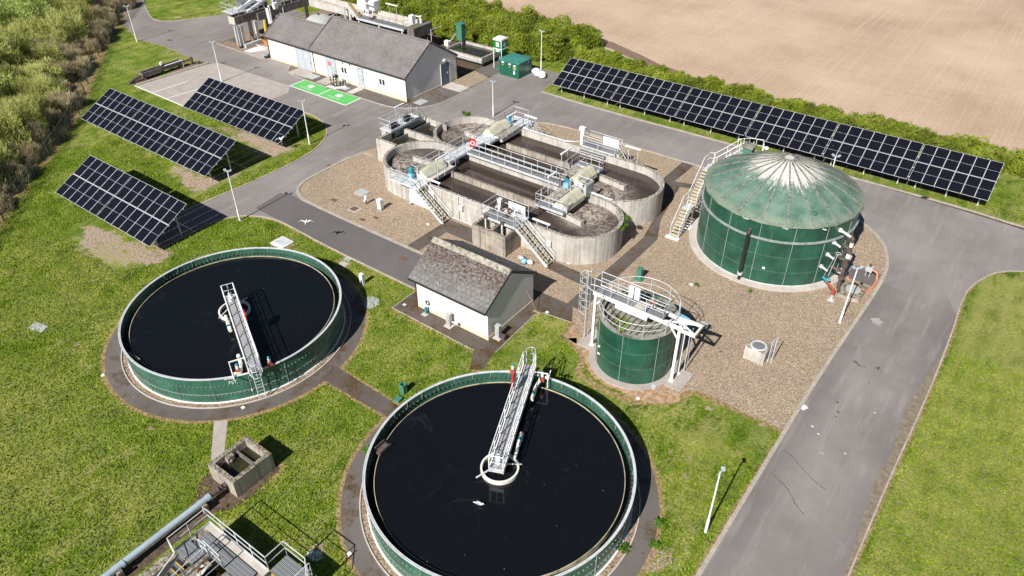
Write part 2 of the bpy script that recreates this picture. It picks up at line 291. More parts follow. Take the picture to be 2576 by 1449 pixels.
# ------------------------------------------------------------------ mesh helpers
ORG = {}
SPLIT = {'verge_tiles','gutter','sluice_opening','controls','column','control_box','downpipe','door_gap','notice','wheels','wash_patch','label_plate','pictogram','side_deck','opening','plate','roof_vent','pier','walkway_leg','drive_unit','board_post','board','footing','wall_bracket','junction_box','algae_film','support','fittings','barge_board','weir_plate_','painted_patch','penstock','valve_'}
class MB:
    def __init__(s): s.v = []; s.f = []; s.mi = []; s.pr = []
    def add(s, vs, fs, mi=0):
        o = len(s.v); s.pr.append((o, len(s.f))); s.v += [tuple(x) for x in vs]; s.f += [tuple(i+o for i in f) for f in fs]; s.mi += [mi]*len(fs); return s
    def box(s, x0, x1, y0, y1, z0, z1, mi=0):
        return s.add([(x0,y0,z0),(x1,y0,z0),(x1,y1,z0),(x0,y1,z0),(x0,y0,z1),(x1,y0,z1),(x1,y1,z1),(x0,y1,z1)],
                     [(0,3,2,1),(4,5,6,7),(0,1,5,4),(1,2,6,5),(2,3,7,6),(3,0,4,7)], mi)
    def bar(s, p, q, w_, h, mi=0):
        p = Vector(p); q = Vector(q); d = (q-p).normalized(); side = d.cross(Vector((0,0,1)))
        if side.length < 1e-4: side = Vector((1,0,0))
        side.normalize(); n = side.cross(d); side *= w_/2; n *= h/2
        vs = [p-side-n, p+side-n, p+side+n, p-side+n, q-side-n, q+side-n, q+side+n, q-side+n]
        return s.add(vs, [(0,3,2,1),(4,5,6,7),(0,1,5,4),(1,2,6,5),(2,3,7,6),(3,0,4,7)], mi)
    def tube(s, p, q, r, n=6, r1=None, mi=0):
        p = Vector(p); q = Vector(q); d = q-p
        if d.length < 1e-5: return s
        d.normalize(); a = d.orthogonal().normalized(); b = d.cross(a); r1 = r if r1 is None else r1; vs = []
        for c, rr in ((p, r), (q, r1)):
            for i in range(n): vs.append(c + (a*cos(2*pi*i/n) + b*sin(2*pi*i/n))*rr)
        fs = [(i, (i+1) % n, n+(i+1) % n, n+i) for i in range(n)] + [tuple(range(n))[::-1], tuple(range(n, 2*n))]
        return s.add(vs, fs, mi)
    def path(s, pts, r, n=6, mi=0):
        for a, b in zip(pts[:-1], pts[1:]): s.tube(a, b, r, n, None, mi)
        return s
    def cyl(s, cx, cy, r, z0, z1, n=20, mi=0, r1=None): return s.tube((cx,cy,z0), (cx,cy,z1), r, n, r1, mi)
    def ring(s, cx, cy, ri, ro, z0, z1, n=96, a0=0., a1=2*pi, mi=0):
        full = abs(a1-a0-2*pi) < 1e-6; k = n if full else n+1; vs = []
        for i in range(k):
            a = a0+(a1-a0)*i/n; c, d = cos(a), sin(a)
            vs += [(cx+ri*c, cy+ri*d, z0), (cx+ro*c, cy+ro*d, z0), (cx+ro*c, cy+ro*d, z1), (cx+ri*c, cy+ri*d, z1)]
        fs = []
        for i in range(n):
            a = 4*i; b = 4*((i+1) % k); fs += [(a+1,b+1,b+2,a+2), (a+2,b+2,b+3,a+3), (a+3,b+3,b,a), (a,b,b+1,a+1)]
        if not full: fs += [(0,1,2,3), (4*n+3,4*n+2,4*n+1,4*n)]
        return s.add(vs, fs, mi)
    def poly(s, pts, z, mi=0):
        tr = tessellate_polygon([[Vector((x, y, 0)) for x, y in pts]]); fs = []
        for t in tr:
            a, b, c = (Vector((*pts[i], 0)) for i in t); fs.append(t if (b-a).cross(c-a).z > 0 else t[::-1])
        return s.add([(x, y, z) for x, y in pts], fs, mi)
    def prism(s, pts, z0, z1, mi=0):
        s.poly(pts, z1, mi); n = len(pts); ar = sum(pts[i][0]*pts[(i+1) % n][1]-pts[(i+1) % n][0]*pts[i][1] for i in range(n))
        fs = [(i, (i+1) % n, n+(i+1) % n, n+i) for i in range(n)]
        if ar < 0: fs = [f[::-1] for f in fs]
        return s.add([(x, y, z0) for x, y in pts]+[(x, y, z1) for x, y in pts], fs, mi)
    def ball(s, c, r, sc=(1,1,1), nu=10, nv=6, mi=0, jit=0.):
        vs = [(c[0], c[1], c[2]-r*sc[2])]
        for j in range(1, nv):
            ph = -pi/2+pi*j/nv
            for i in range(nu):
                k = 1+random.uniform(-jit, jit); vs.append((c[0]+r*k*sc[0]*cos(ph)*cos(2*pi*i/nu), c[1]+r*k*sc[1]*cos(ph)*sin(2*pi*i/nu), c[2]+r*k*sc[2]*sin(ph)))
        vs.append((c[0], c[1], c[2]+r*sc[2])); T = len(vs)-1; fs = [(0, 1+(i+1) % nu, 1+i) for i in range(nu)]
        for j in range(nv-2):
            for i in range(nu):
                a = 1+j*nu+i; b = 1+j*nu+(i+1) % nu; fs.append((a, b, b+nu, a+nu))
        fs += [(T, T-nu+i, T-nu+(i+1) % nu) for i in range(nu)]
        return s.add(vs, fs, mi)
    def lathe(s, cx, cy, prof, n=48, mi=0):
        vs = [(cx+r*cos(2*pi*i/n), cy+r*sin(2*pi*i/n), z) for r, z in prof for i in range(n)]
        fs = [(j*n+i, j*n+(i+1) % n, (j+1)*n+(i+1) % n, (j+1)*n+i) for j in range(len(prof)-1) for i in range(n)]
        return s.add(vs, fs, mi)
    def build(s, name, mats, parent=None, smooth=False):
        if name in SPLIT and len(s.pr) > 1:                 # separate pieces become separate parts
            ends = s.pr[1:]+[(len(s.v), len(s.f))]; o = None
            for (v0, f0), (v1, f1) in zip(s.pr, ends):
                q = MB(); q.v = s.v[v0:v1]; q.f = [tuple(i-v0 for i in f) for f in s.f[f0:f1]]; q.mi = s.mi[f0:f1]; q.pr = [(0, 0)]; o = q.build(name, mats, parent, smooth)
            return o
        me = bpy.data.meshes.new(name); vs = s.v
        off = Vector(ORG.get(parent.name, (0,0,0))) if parent else Vector((0,0,0))
        vs = [(x-off.x, y-off.y, z-off.z) for x, y, z in vs]
        me.from_pydata(vs, [], s.f); mats = mats if isinstance(mats, (list, tuple)) else [mats]
        for m in mats: me.materials.append(M[m] if isinstance(m, str) else m)
        if len(mats) > 1: me.polygons.foreach_set('material_index', s.mi)
        if smooth: me.polygons.foreach_set('use_smooth', [True]*len(s.f))
        me.update(); o = bpy.data.objects.new(name, me); COL.objects.link(o)
        if parent: o.parent = parent; ORG[o.name] = tuple(off)
        return o
def tag(o, label=None, cat=None, group=None, kind=None):
    if label: o['label'] = label
    if cat: o['category'] = cat
    if group: o['group'] = group
    if kind: o['kind'] = kind
    return o
def T(name, label, cat, loc=(0,0,0), rz=0., group=None, local=False):
    o = bpy.data.objects.new(name, None); COL.objects.link(o); o.empty_display_size = .3
    o.location = (*loc, 0) if len(loc) == 2 else loc; o.rotation_euler = (0,0,rz); tag(o, label, cat, group)
    ORG[o.name] = (0,0,0) if local else tuple(o.location); return o
def solo(mb, name, mats, label, cat, group=None, smooth=False):
    v = np.array(mb.v); c = (v[:,0].mean(), v[:,1].mean(), v[:,2].min()); mb.v = [(x-c[0], y-c[1], z-c[2]) for x, y, z in mb.v]
    o = mb.build(name, mats, None, smooth); o.location = c; ORG[o.name] = c; return tag(o, label, cat, group)
def struct(mb, name, mats): return tag(mb.build(name, mats), kind='structure')
def dup(root, loc, rz=0., label=None, group=None, scale=None):
    r = root.copy(); COL.objects.link(r); r.location = loc; r.rotation_euler = (0,0,rz)
    if scale: r.scale = scale
    if label: r['label'] = label
    if group: r['group'] = group
    for ch in list(root.children):
        c = ch.copy(); COL.objects.link(c); c.parent = r
        for g in ch.children:
            d = g.copy(); COL.objects.link(d); d.parent = c
    return r
def rail(mb, pts, h=1.05, r=.028, step=1.5, closed=False, mid=True, posts=True):
    """tubular handrail along floor points (x,y,z)"""
    pts = [Vector(p) for p in pts]
    if closed: pts = pts+[pts[0]]
    upv = Vector((0,0,h)); mv = Vector((0,0,h*.52))
    for a, b in zip(pts[:-1], pts[1:]):
        mb.tube(a+upv, b+upv, r, 6)
        if mid: mb.tube(a+mv, b+mv, r*.85, 5)
        n = max(1, round((b-a).length/step))
        if posts:
            for i in range(n+1):
                c = a.lerp(b, i/n); mb.tube(c, c+upv, r*1.05, 5)
    return mb
def text_mb(txt, size, mb, fx, mi=0):
    """lettering as geometry; fx maps (x,y) of the letter plane to a 3D point"""
    cu = bpy.data.curves.new('t', 'FONT'); cu.body = txt; cu.size = size; cu.align_x = 'CENTER'; cu.resolution_u = 2; cu.space_line = .95
    ob = bpy.data.objects.new('t', cu); me = bpy.data.meshes.new_from_object(ob)
    mb.add([fx(v.co.x, v.co.y) for v in me.vertices], [tuple(p.vertices) for p in me.polygons], mi)
    bpy.data.objects.remove(ob); bpy.data.curves.remove(cu); bpy.data.meshes.remove(me); return mb

exec_parts = []
# ================================================================== SETTING
ASPH = [(-118.7,60),(-112.5,55.7),(-104.7,53.3),(-98.5,53.8),(-94.3,53.3),(-88.5,53.2),(-76,53.2),(-75,50.4),(-66.7,50.3),(-64.8,50.3),(-62.4,49.6),(-60.85,48.5),(-59.7,47.2),(-58.6,45),(-58.05,42),(-58.1,36.7),
        (-58.6,31),(-58.9,28),(-58.9,24.6),(-54.9,24.5),(-55,29.2),(-54.7,30.7),(-53.8,31.9),(-52.6,32.7),(-51,33.2),(-49.3,33.3),(-44,33),(-33.7,32.95),(-33.6,36.9),(-43,36.9),(-51.2,37),(-52.6,37.4),(-53.5,38),(-54.1,39),(-54.35,40.5),
        (-54.35,47),(-52.4,47.3),(-52.2,54),(-48,57.6),(-44.4,57.6),(-44.4,63.2),(-42.6,64.2),(-38.5,64.6),(-25,64.6),(-13,64.6),(-9.6,63.7),(-7.8,62.6),(-6.4,60.9),(-5.6,59),(-5.15,57),(-5.05,54),(-5.25,48.9),(-5.5,41.3),(-5.55,30),(-5.55,-5),
        (.6,-5),(.65,28),(.65,36),(.8,43),(.75,51),(.45,57.3),(.85,59.4),(1.7,61.7),(3,63.1),(5,63.8),(45,64.2),(45,70.6),(2.7,70.7),(-2.3,71.2),(-11,71.15),(-28,71.0),(-38,70.7),(-48.3,71.0),(-48.6,72),(-49.2,77.2),(-56,77.2),(-56,72.75),
        (-55.75,69),(-55.7,62.9),(-55.95,60.8),(-56.7,59.2),(-58.1,57.8),(-59.8,57.05),(-62,56.95),(-74.2,56.85),(-77.2,57.1),(-78.6,57.9),(-79.4,59.2),(-83,59.35),(-84.2,58.5),(-94.4,58.7),(-94.5,62),(-94.5,75),(-103,75),(-105,66),(-106.8,62.6),(-108.5,60.3),(-110.2,59.7),(-112,59.9),(-117.2,62.3),(-122,64.8)]
GRAV = [(-54.35,47),(-54.35,40.5),(-54.1,39),(-53.5,38),(-52.6,37.4),(-51.2,37),(-43,36.9),(-33.6,36.9),(-33.6,38.4),(-25.2,38.4),(-24.6,37.3),(-22.9,36.9),(-21.8,36.7),(-21.5,35.1),(-19.4,34.4),(-17,33),(-12.3,33.6),(-12,35.2),(-11.4,35.7),(-5.6,35.65),(-5.5,41.3),(-5.25,48.9),(-5.05,54),(-5.15,57),(-5.6,59),(-6.4,60.9),(-7.8,62.6),(-9.6,63.7),(-13,64.6),(-25,64.6),(-38.5,64.6),(-42.6,64.2),(-44.4,63.2),(-44.4,57),(-48,57.6),(-52,54)]
def seg_dist(X, Y, pts, closed=False):
    P = np.array(pts + ([pts[0]] if closed else [])); D = np.full(X.shape, 1e9)
    for (x0, y0), (x1, y1) in zip(P[:-1], P[1:]):
        dx, dy = x1-x0, y1-y0; L = dx*dx+dy*dy+1e-9; t = np.clip(((X-x0)*dx+(Y-y0)*dy)/L, 0, 1)
        D = np.minimum(D, np.hypot(X-x0-t*dx, Y-y0-t*dy))
    return D
def inside(X, Y, pts):
    c = np.zeros(X.shape, bool); n = len(pts)
    for i in range(n):
        x0, y0 = pts[i]; x1, y1 = pts[(i+1) % n]
        m = ((y0 > Y) != (y1 > Y)); 
        if y0 != y1: c ^= m & (X < (x1-x0)*(Y-y0)/(y1-y0)+x0)
    return c
def ground():
    xs = np.concatenate([np.linspace(-900,-160,12), np.arange(-150,-92,1.), np.arange(-92,12,.25), np.arange(12,60,2.), np.linspace(70,900,12)])
    ys = np.concatenate([np.linspace(-600,-20,10), np.arange(-12,0,1.), np.arange(0,60,.25), np.arange(60,100,.5), np.arange(100,180,4.), np.linspace(200,1600,14)])
    X, Y = np.meshgrid(xs, ys); nx, ny = len(xs), len(ys)
    r = np.zeros(X.shape); g = np.zeros(X.shape); b = np.zeros(X.shape)
    soils = [([(-63.6,21.9),(-64,23.4),(-60.5,23.9),(-56.6,24.2),(-54.4,25.4),(-52.9,25.0),(-52.4,23.4),(-54.5,21.4),(-57.2,20.0),(-61.2,20.1)], .74),
             ([(-67.3,33.3),(-67.5,34.4),(-62.6,34.6),(-60.5,38.2),(-60.2,33.9),(-60.2,31.6),(-62.6,31.7)], .76),
             ([(-78,41.4),(-77.6,42.8),(-73,41.8),(-69.4,43.6),(-64,44.2),(-62,44.6),(-60,43.8),(-60.4,40),(-66,41),(-70,41.3)], .74),
             ([(-85,32.6),(-80,33.2),(-79.5,32.6),(-84,32.2)], .5),
             ([(-8.2,24.1),(-6.8,23.6),(-6.6,22.9),(-8.3,22.2)], .95),
             ([(-60,23.5),(-55,23.5),(-55,27.5),(-60,27.5)], .55)]
    for P, s in soils:
        ins = inside(X, Y, P); d = seg_dist(X, Y, P, True); r = np.maximum(r, np.where(ins, np.clip(.55+d*.5, 0, 1), np.clip(.55-d*.45, 0, 1))*s)
    for (x, y, s) in [(-53.4,31.4,.35),(-48.9,14,.3),(-40.9,32,.9),(-47.4,31.2,.9),(-35.6,29.7,.7),(-37.6,30.9,.4),(-21.9,29.2,1.1),(-30,8,.3),(-22.5,12.7,.7),(-10.5,29.9,.22),(-9.3,30.1,.25),(-8.9,28.8,.25),(-8.9,26.1,.2),(-9.96,35.3,.25),(-10.2,34.6,.25),(-6.9,35.3,.25),(-7.9,22.5,.7),(-6.9,21.8,.5),(-9.9,23.3,.3),
                      (-26.4,19.6,.25),(-30.1,18.8,.2),(-33,17.7,.25),(-37.4,12.5,.22),(-8.1,20,.5),(-27.7,18.4,.2),(-47,22,.0),(-105,57.6,1.5),(-109,62.5,.6)]:
        d = np.hypot(X-x, Y-y); r = np.maximum(r, np.clip(1.25-d/max(s,.01)*.8, 0, 1))
    edges = [ASPH, [(-5.6,31.3),(-5.6,-5)]]
    for P in edges: g = np.maximum(g, np.clip(.95-seg_dist(X, Y, P, P is ASPH)/.5, 0, 1))
    for cx, cy in ((-40.9,21.85),(-17.1,21.74)):
        g = np.maximum(g, np.clip(1.05-np.abs(np.hypot(X-cx, Y-cy)-9.05)/.45, 0, 1))
    g = np.maximum(g, np.clip(.9-seg_dist(X, Y, [(-34.5,15.4),(-32,13.4)])/.75, 0, 1))
    g = np.maximum(g, np.clip(.95-seg_dist(X, Y, [(-29.7,11.8),(-29.5,4)])/.95, 0, 1))
    g = np.maximum(g, np.clip(.85-seg_dist(X, Y, [(-31.3,12.2),(-28.5,12.2),(-28.4,15.2),(-31.3,15.2)], True)/.7+.25, 0, 1))
    for P in ([(-31.8,23.2),(-26.4,23.0)],[(-31.8,21.8),(-26.4,21.9)],[(-24.9,30.5),(-24.3,28.4)],[(-21.9,36.6),(-21.6,34.9),(-19.3,34.2),(-18.6,32.4),(-16.4,32.0),(-14,32.4),(-12.4,33.7),(-11.6,35.5),(-5.7,35.6)],[(-33.8,30.1),(-25.7,30.0)]):
        g = np.maximum(g, np.clip(1.05-seg_dist(X, Y, P)/.5, 0, 1))
    g = np.maximum(g, np.clip(.9-seg_dist(X, Y, [(-112,54.5),(-99.6,44.2),(-88.9,36.6),(-79.2,27.7),(-70.1,18.9),(-64,13)])/1.2, 0, 1)*.8)
    g = np.maximum(g, np.clip(1.0-np.abs(Y-80.8)/1.2, 0, 1)*.75)
    th = [(-124,66.5),(-114.5,57),(-106,49.5),(-99.6,44.2),(-91.8,38.5),(-84.1,32.6),(-76.2,24.8),(-70.1,18.9),(-61,10.4),(-61,-600),(-900,-600),(-900,150),(-140,110),(-124,70)]
    g = np.where(inside(X, Y, th), 1.1, g)
    for x, y, s in [(-57.2,26.8,1.0),(-13,12,2),(-9.5,31,1.6),(-30,27,2.),(-46,8,5),(-40,6,4),(-54,15,3),(-57,20,3),(-50,26,2),(-27.5,16.8,1.6),(-33.5,9,2.5),(-62,19,2.),(-49.5,17,2),(-46,30.5,1.5),(-38,32,1.2),(-8.2,27,1.3)]:
        b = np.maximum(b, np.clip(1.3-np.hypot(X-x, Y-y)/s, 0, 1)*.8)
    b = np.maximum(b, np.where((X > 1.) & (Y < 62), .75, 0))
    me = bpy.data.meshes.new('ground'); V = np.stack([X, Y, np.zeros_like(X)], -1).reshape(-1, 3); me.vertices.add(len(V)); me.vertices.foreach_set('co', V.ravel())
    i = np.arange(nx*ny).reshape(ny, nx); F = np.stack([i[:-1,:-1], i[:-1,1:], i[1:,1:], i[1:,:-1]], -1).reshape(-1, 4)
    me.loops.add(F.size); me.loops.foreach_set('vertex_index', F.ravel()); me.polygons.add(len(F)); me.polygons.foreach_set('loop_start', np.arange(0, F.size, 4)); me.update(calc_edges=True)
    a = me.color_attributes.new('mask', 'FLOAT_COLOR', 'POINT'); a.data.foreach_set('color', np.stack([r, g, b, np.ones_like(r)], -1).reshape(-1))
    me.materials.append(M['grass']); o = bpy.data.objects.new('ground', me); COL.objects.link(o); tag(o, kind='structure')
ground()
def sheet(name, pts, z, m): return struct(MB().poly(pts, z), name, m)
struct(MB().poly([(-140,96),(-100,93),(-75,90.5),(-66,90),(-57,88.6),(-50,88.4),(-44,86.6),(-36,85.6),(-20,85),(0,85),(60,86),(400,90),(400,900),(-500,900),(-400,110)], .004), 'field', 'field')
sheet('mud_strip', [(-52.2,89.2),(-49,88.7),(-46,87.4),(-42,86.2),(-38,85.7),(-37.5,86.6),(-41,87.3),(-44.5,88.9),(-48,90.2),(-50.6,91.3)], .010, 'mud')
sheet('road', ASPH, .004, 'asphalt')
sheet('gravel', GRAV, .006, 'gravel')
sheet('road_patch', [(-53.9,33.5),(-52,33.4),(-49.3,33.42),(-44,33.12),(-33.8,33.08),(-33.75,36.75),(-43,36.75),(-51.2,36.8),(-53,37.0),(-54.3,36.6)], .009, 'asphalt_dark')
sheet('forecourt', [(-83,59.28),(-79.4,59.15),(-78.6,57.95),(-77.2,57.15),(-74.2,56.95),(-62,57.05),(-59.8,57.15),(-58.1,57.9),(-56.8,59.3),(-56.05,60.8),(-55.8,62.9),(-55.85,69),(-56.1,77.1),(-59,77.1),(-59,59.3)], .009, 'path_asphalt')
sheet('parking', [(-88.6,53.1),(-89.4,43.5),(-79.8,43.3),(-76,43.3),(-76,50.3),(-72.6,50.3),(-72.6,53.1)], .009, 'concrete_pad')
sheet('parking_patch', [(-88.4,53.1),(-72.8,53.1),(-74,54.5),(-88,54.2)], .013, 'concrete_pad')
sheet('gravel_yard', [(-59.0,66.9),(-56.15,66.95),(-56.15,70.8),(-59.0,71.6)], .013, 'gravel')
sheet('inlet_gravel', [(-94.3,58.85),(-88.7,58.65),(-88.7,61.9),(-88.9,80),(-94.3,80)], .012, 'gravel_brown')
sheet('inlet_slab', [(-88.6,58.6),(-84.2,58.55),(-83.65,59.3),(-83.65,66),(-88.6,66)], .013, 'concrete_pad')
sheet('inlet_floor', [(-88.8,66),(-59.1,68.4),(-59.1,80),(-88.8,80)], .008, 'soil_and_shade')
sheet('dark_paving', [(-94.2,60.4),(-91,60.4),(-91,62.0),(-94.2,62.0)], .015, 'asphalt_dark')
sheet('hatch_strip', [(-77.9,57.3),(-74.6,57.3),(-75.3,59.28),(-77.9,59.28)], .014, 'concrete_pad')
sheet('door_slab', [(-72.6,57.2),(-70.7,57.2),(-70.7,59.28),(-72.6,59.28)], .014, 'concrete_pad')
sheet('door_slab', [(-67.1,57.2),(-66.1,57.2),(-66.1,59.28),(-67.1,59.28)], .014, 'concrete_light')
sheet('door_slab', [(-59.0,65.1),(-56.1,65.1),(-56.1,66.95),(-59.0,66.95)], .015, 'concrete_light')
for nm, x0, x1, y0, y1 in (('drain_slab',-75.2,-73.4,57.5,58.8),('drain_slab',-68.4,-67.5,57.5,58.3),('drain_slab',-58.5,-57.3,59.5,60.9)):
    o = struct(MB().box(x0, x1, y0, y1, .015, .05), nm, 'slab_grey')
def annulus(cx, cy, ri, ro, z, name, m, n=120):
    vs = []; 
    for i in range(n): a = 2*pi*i/n; vs += [(cx+ri*cos(a), cy+ri*sin(a), z), (cx+ro*cos(a), cy+ro*sin(a), z)]
    return struct(MB().add(vs, [(2*i, 2*i+1, 2*((i+1) % n)+1, 2*((i+1) % n)) for i in range(n)]), name, m)
CL, CRr = (-40.9,21.85), (-17.1,21.74)
for cx, cy in (CL, CRr):
    annulus(cx, cy, 7.88, 9.0, .006, 'path', 'path_asphalt'); annulus(cx, cy, 7.4, 7.90, .010, 'gravel', 'gravel_brown')
sheet('path', [(-32.35,21.8),(-25.6,21.9),(-25.5,23.0),(-32.3,23.25)], .009, 'path_mossy')
sheet('path', [(-34.75,15.2),(-34.1,15.75),(-31.9,13.85),(-32.15,13.1)], .009, 'concrete_pad')
sheet('path', [(-33.7,30.25),(-25.8,30.1),(-24.75,28.4),(-24.0,28.9),(-24.45,30.7),(-24.6,35.8),(-24.2,36.4),(-21.9,36.75),(-22.9,38.4),(-33.6,38.4),(-33.6,33)], .012, 'path_mossy')
sheet('path', [(-38.6,36.95),(-37.25,36.95),(-37.2,40.6),(-33,40.6),(-33,42.4),(-38.5,42.4)], .011, 'path_mossy')
sheet('path', [(-27.4,41.3),(-23.4,41.0),(-23.4,38.3),(-22.0,38.3),(-22.0,50.2),(-23.3,53.3),(-24.4,58.5),(-24.6,59.7),(-23.4,60.1),(-23.6,61),(-25.5,60.4),(-25.4,64.5),(-26.7,64.5),(-26.7,59),(-24.3,55),(-23.2,50),(-23.4,42.3),(-27.4,42.5)], .011, 'path_mossy')
sheet('path', [(-11.9,40.0),(-11.6,40.2),(-11.8,40.3)], .011, 'path_mossy')
def kerb(name, pts, w_=.13, h=.06, m='kerb', closed=False):
    mb = MB(); pts = pts+[pts[0]] if closed else pts
    P = [Vector(p) for p in pts]; nrm = []
    for i, p in enumerate(P):
        d = Vector((0,0))
        if i > 0: d += (p-P[i-1]).normalized()
        if i < len(P)-1: d += (P[i+1]-p).normalized()
        d.normalize(); nrm.append(Vector((-d.y, d.x))*w_/2)
    vs = []
    for p, n_ in zip(P, nrm): vs += [(p.x-n_.x, p.y-n_.y, -.02), (p.x-n_.x, p.y-n_.y, h), (p.x+n_.x, p.y+n_.y, h), (p.x+n_.x, p.y+n_.y, -.02)]
    for i in range(len(P)-1):
        a = 4*i; b = a+4; mb.f += [(a,b,b+1,a+1),(a+1,b+1,b+2,a+2),(a+2,b+2,b+3,a+3)]
    mb.v = vs; mb.mi = [0]*len(mb.f); return struct(mb, name, m)
def sm(pts, k=2):
    for _ in range(k):
        q = [pts[0]]
        for a, b in zip(pts[:-1], pts[1:]): q += [(a[0]*.75+b[0]*.25, a[1]*.75+b[1]*.25), (a[0]*.25+b[0]*.75, a[1]*.25+b[1]*.75)]
        pts = q+[pts[-1]]
    return pts
i0 = ASPH.index((-33.6,36.9)); kerb('kerb', sm(ASPH[i0:i0+9], 1), .28)
i0 = ASPH.index((-75,50.4)); kerb('kerb', sm(ASPH[i0:i0+11], 1), .12)
i0 = ASPH.index((-55,29.2)); kerb('kerb', sm(ASPH[i0-1:i0+8], 1), .11)
i0 = ASPH.index((-44.4,57.6)); kerb('kerb', sm(ASPH[i0:i0+4], 1), .16); i0 = ASPH.index((-38.5,64.6)); kerb('kerb', sm(ASPH[i0:ASPH.index((-5.55,-5))+1], 1), .24)
i0 = ASPH.index((.6,-5)); kerb('kerb', sm(ASPH[i0:ASPH.index((45,64.2))+1], 1), .10, .03)
i0 = ASPH.index((45,70.6)); kerb('kerb', sm(ASPH[i0:ASPH.index((-48.3,71.0))+1], 1), .26)
i0 = ASPH.index((-56,77.2)); kerb('kerb', sm(ASPH[i0:ASPH.index((-79.4,59.2))+1], 1), .13)
i0 = ASPH.index((-84.2,58.5)); kerb('kerb', [(-83.2,59.35)]+ASPH[i0:i0+3], .14); i0 = ASPH.index((-105,66)); kerb('kerb', sm(ASPH[i0:i0+8], 1), .13)
kerb('kerb', [(-33.7,32.95),(-33.7,30.2),(-25.75,30.05)], .08, .04); kerb('kerb', [(-24.4,30.8),(-24.6,35.8),(-24.2,36.4),(-21.9,36.7)], .06, .03)
for cx, cy in (CL, CRr): struct(MB().ring(cx, cy, 7.90, 7.97, -.02, .07, 120), 'path_edging', 'concrete_light')
for a, b in (((-38.6,36.95),(-38.5,41.2)),((-37.2,36.95),(-37.2,40.6)),((-23.35,42.5),(-23.2,50)),((-22,38.3),(-22,50.2)),((-25.4,60.4),(-25.4,64.5)),((-26.7,59),(-26.7,64.5))): kerb('kerb', [a, b], .06, .03)
kerb('kerb', [(-89.5,43.4),(-79.8,43.25),(-76,43.25)], .12, .05, 'concrete_white'); kerb('kerb', [(-89.45,43.6),(-88.75,53.3)], .38, .13, 'kerb')
# verge silt along the east road
sheet('silt_strip', [(.62,24),(.42,26.5),(.35,30),(.0,35),(.25,38),(-.05,42),(.35,46),(.75,50.5),(.78,43),(.63,36),(.62,28)], .010, 'silt')
sheet('silt_strip', [(-12,71.02),(-8,70.9),(-4,70.8),(0,70.55),(5,70.1),(5,70.55),(0,70.95),(-8,71.05)], .010, 'soil_and_shade')
STAINS = [(-3.9,44.6,.22,'path_asphalt'),(-3.6,44.4,.14,'path_asphalt'),(-3.3,44.5,.12,'path_asphalt'),(-2.5,44.9,.18,'path_asphalt'),(-3.7,40.0,.11,'soil_and_shade'),(-3.4,39.2,.10,'soil_and_shade'),(-3.4,38.7,.07,'soil_and_shade'),(-2.6,43.1,.1,'path_asphalt'),(-5.3,38.3,.28,'concrete_white'),(-4.3,37.0,.10,'concrete_white'),(-3.8,36.6,.09,'concrete_white'),(-2.0,36.0,.07,'concrete_white'),(-1.5,40.5,.07,'concrete_white'),(-3.1,35.2,.12,'concrete_pad'),(-4.0,50,.5,'concrete_pad')]
# soil patches round things
def ring_soil():
    n = 50; ps = [(-16.33+(3.35+random.uniform(-.12,.28))*cos(a_), 35.85+(3.25+random.uniform(-.1,.25))*sin(a_)) for a_ in np.linspace(R(170), R(345), n)]
    ps += [(-12.1,34.6),(-12.0,35.6),(-12.6,35.6),(-13.4,34.8)]+[(-16.33+2.9*cos(a_), 35.85+2.9*sin(a_)) for a_ in np.linspace(R(335), R(195), 24)]+[(-20.3,34.9),(-21.3,36.4),(-21.7,36.3),(-21.2,35.0)]
    struct(MB().poly(ps, .016), 'bare_soil', 'soil_orange'); struct(MB().poly([(-15,32.5),(-13.2,32.9),(-11.9,34.0),(-12.2,34.8),(-13.6,33.8),(-15.2,33.0)], .014), 'bare_soil', 'soil_orange')
    for P in ([(-5.0,34.1),(-4.5,33.9),(-3.75,33.5),(-3.2,33.1),(-2.5,32.8),(-2.1,32.6)],[(-5.0,32.0),(-4.5,31.8),(-3.8,31.4),(-3.4,31.0),(-2.9,30.5),(-2.5,30.3)]):
        q = MB()
        for (xa, ya), (xb, yb) in zip(P[:-1], P[1:]):
            k = 5; pr = (xa, ya)
            for i in range(1, k+1): nx_ = (xa+(xb-xa)*i/k+random.uniform(-.05,.05), ya+(yb-ya)*i/k+random.uniform(-.05,.05)); q.bar((*pr,.006), (*nx_,.006), random.uniform(.02,.05), .004); pr = nx_
        struct(q, 'road_crack', 'soil_and_shade')
    for x, y, r_, m_ in STAINS: 
        o = MB().poly([(x+r_*random.uniform(.5,1.2)*cos(2*pi*i/12), y+r_*random.uniform(.4,1.1)*sin(2*pi*i/12)) for i in range(12)], .0085); struct(o, 'road_stain', m_)
def blob(x, y, rx, ry, z, name, m, n=22, jit=.22):
    ps = []; 
    for i in range(n): k = 1+random.uniform(-jit, jit); ps.append((x+rx*k*cos(2*pi*i/n), y+ry*k*sin(2*pi*i/n)))
    return sheet(name, ps, z, m)
ring_soil(); blob(-47.2,31.0,1.25,1.0,.006,'bare_soil','soil_orange'); blob(-21.6,29.0,1.0,.8,.006,'bare_soil','soil_orange')
sheet('bare_soil', [(-31.4,12.2),(-31.2,11.3),(-30.4,10.9),(-29.9,4),(-28.9,4),(-28.9,10.9),(-28.3,11.6),(-28.1,13.1),(-28.35,15.2),(-29,15.2),(-31.4,15)], .006, 'soil_and_shade')
blob(-53.4,31.4,.35,.3,.006,'bare_soil','soil_orange'); blob(-90.5,45.5,.9,2.5,.008,'bare_soil','soil_and_shade'); blob(-89.9,50.9,.9,2.2,.010,'bare_soil','mud')
blob(-22.3,12.5,.4,.36,.006,'bare_soil','concrete_white')
sheet('panel_shade', [(-46.9,72.55),(-1.5,72.8),(-1.5,75.3),(-46.9,75.0)], .008, 'soil_and_shade')  # dark strip painting in the shade beneath the long solar row
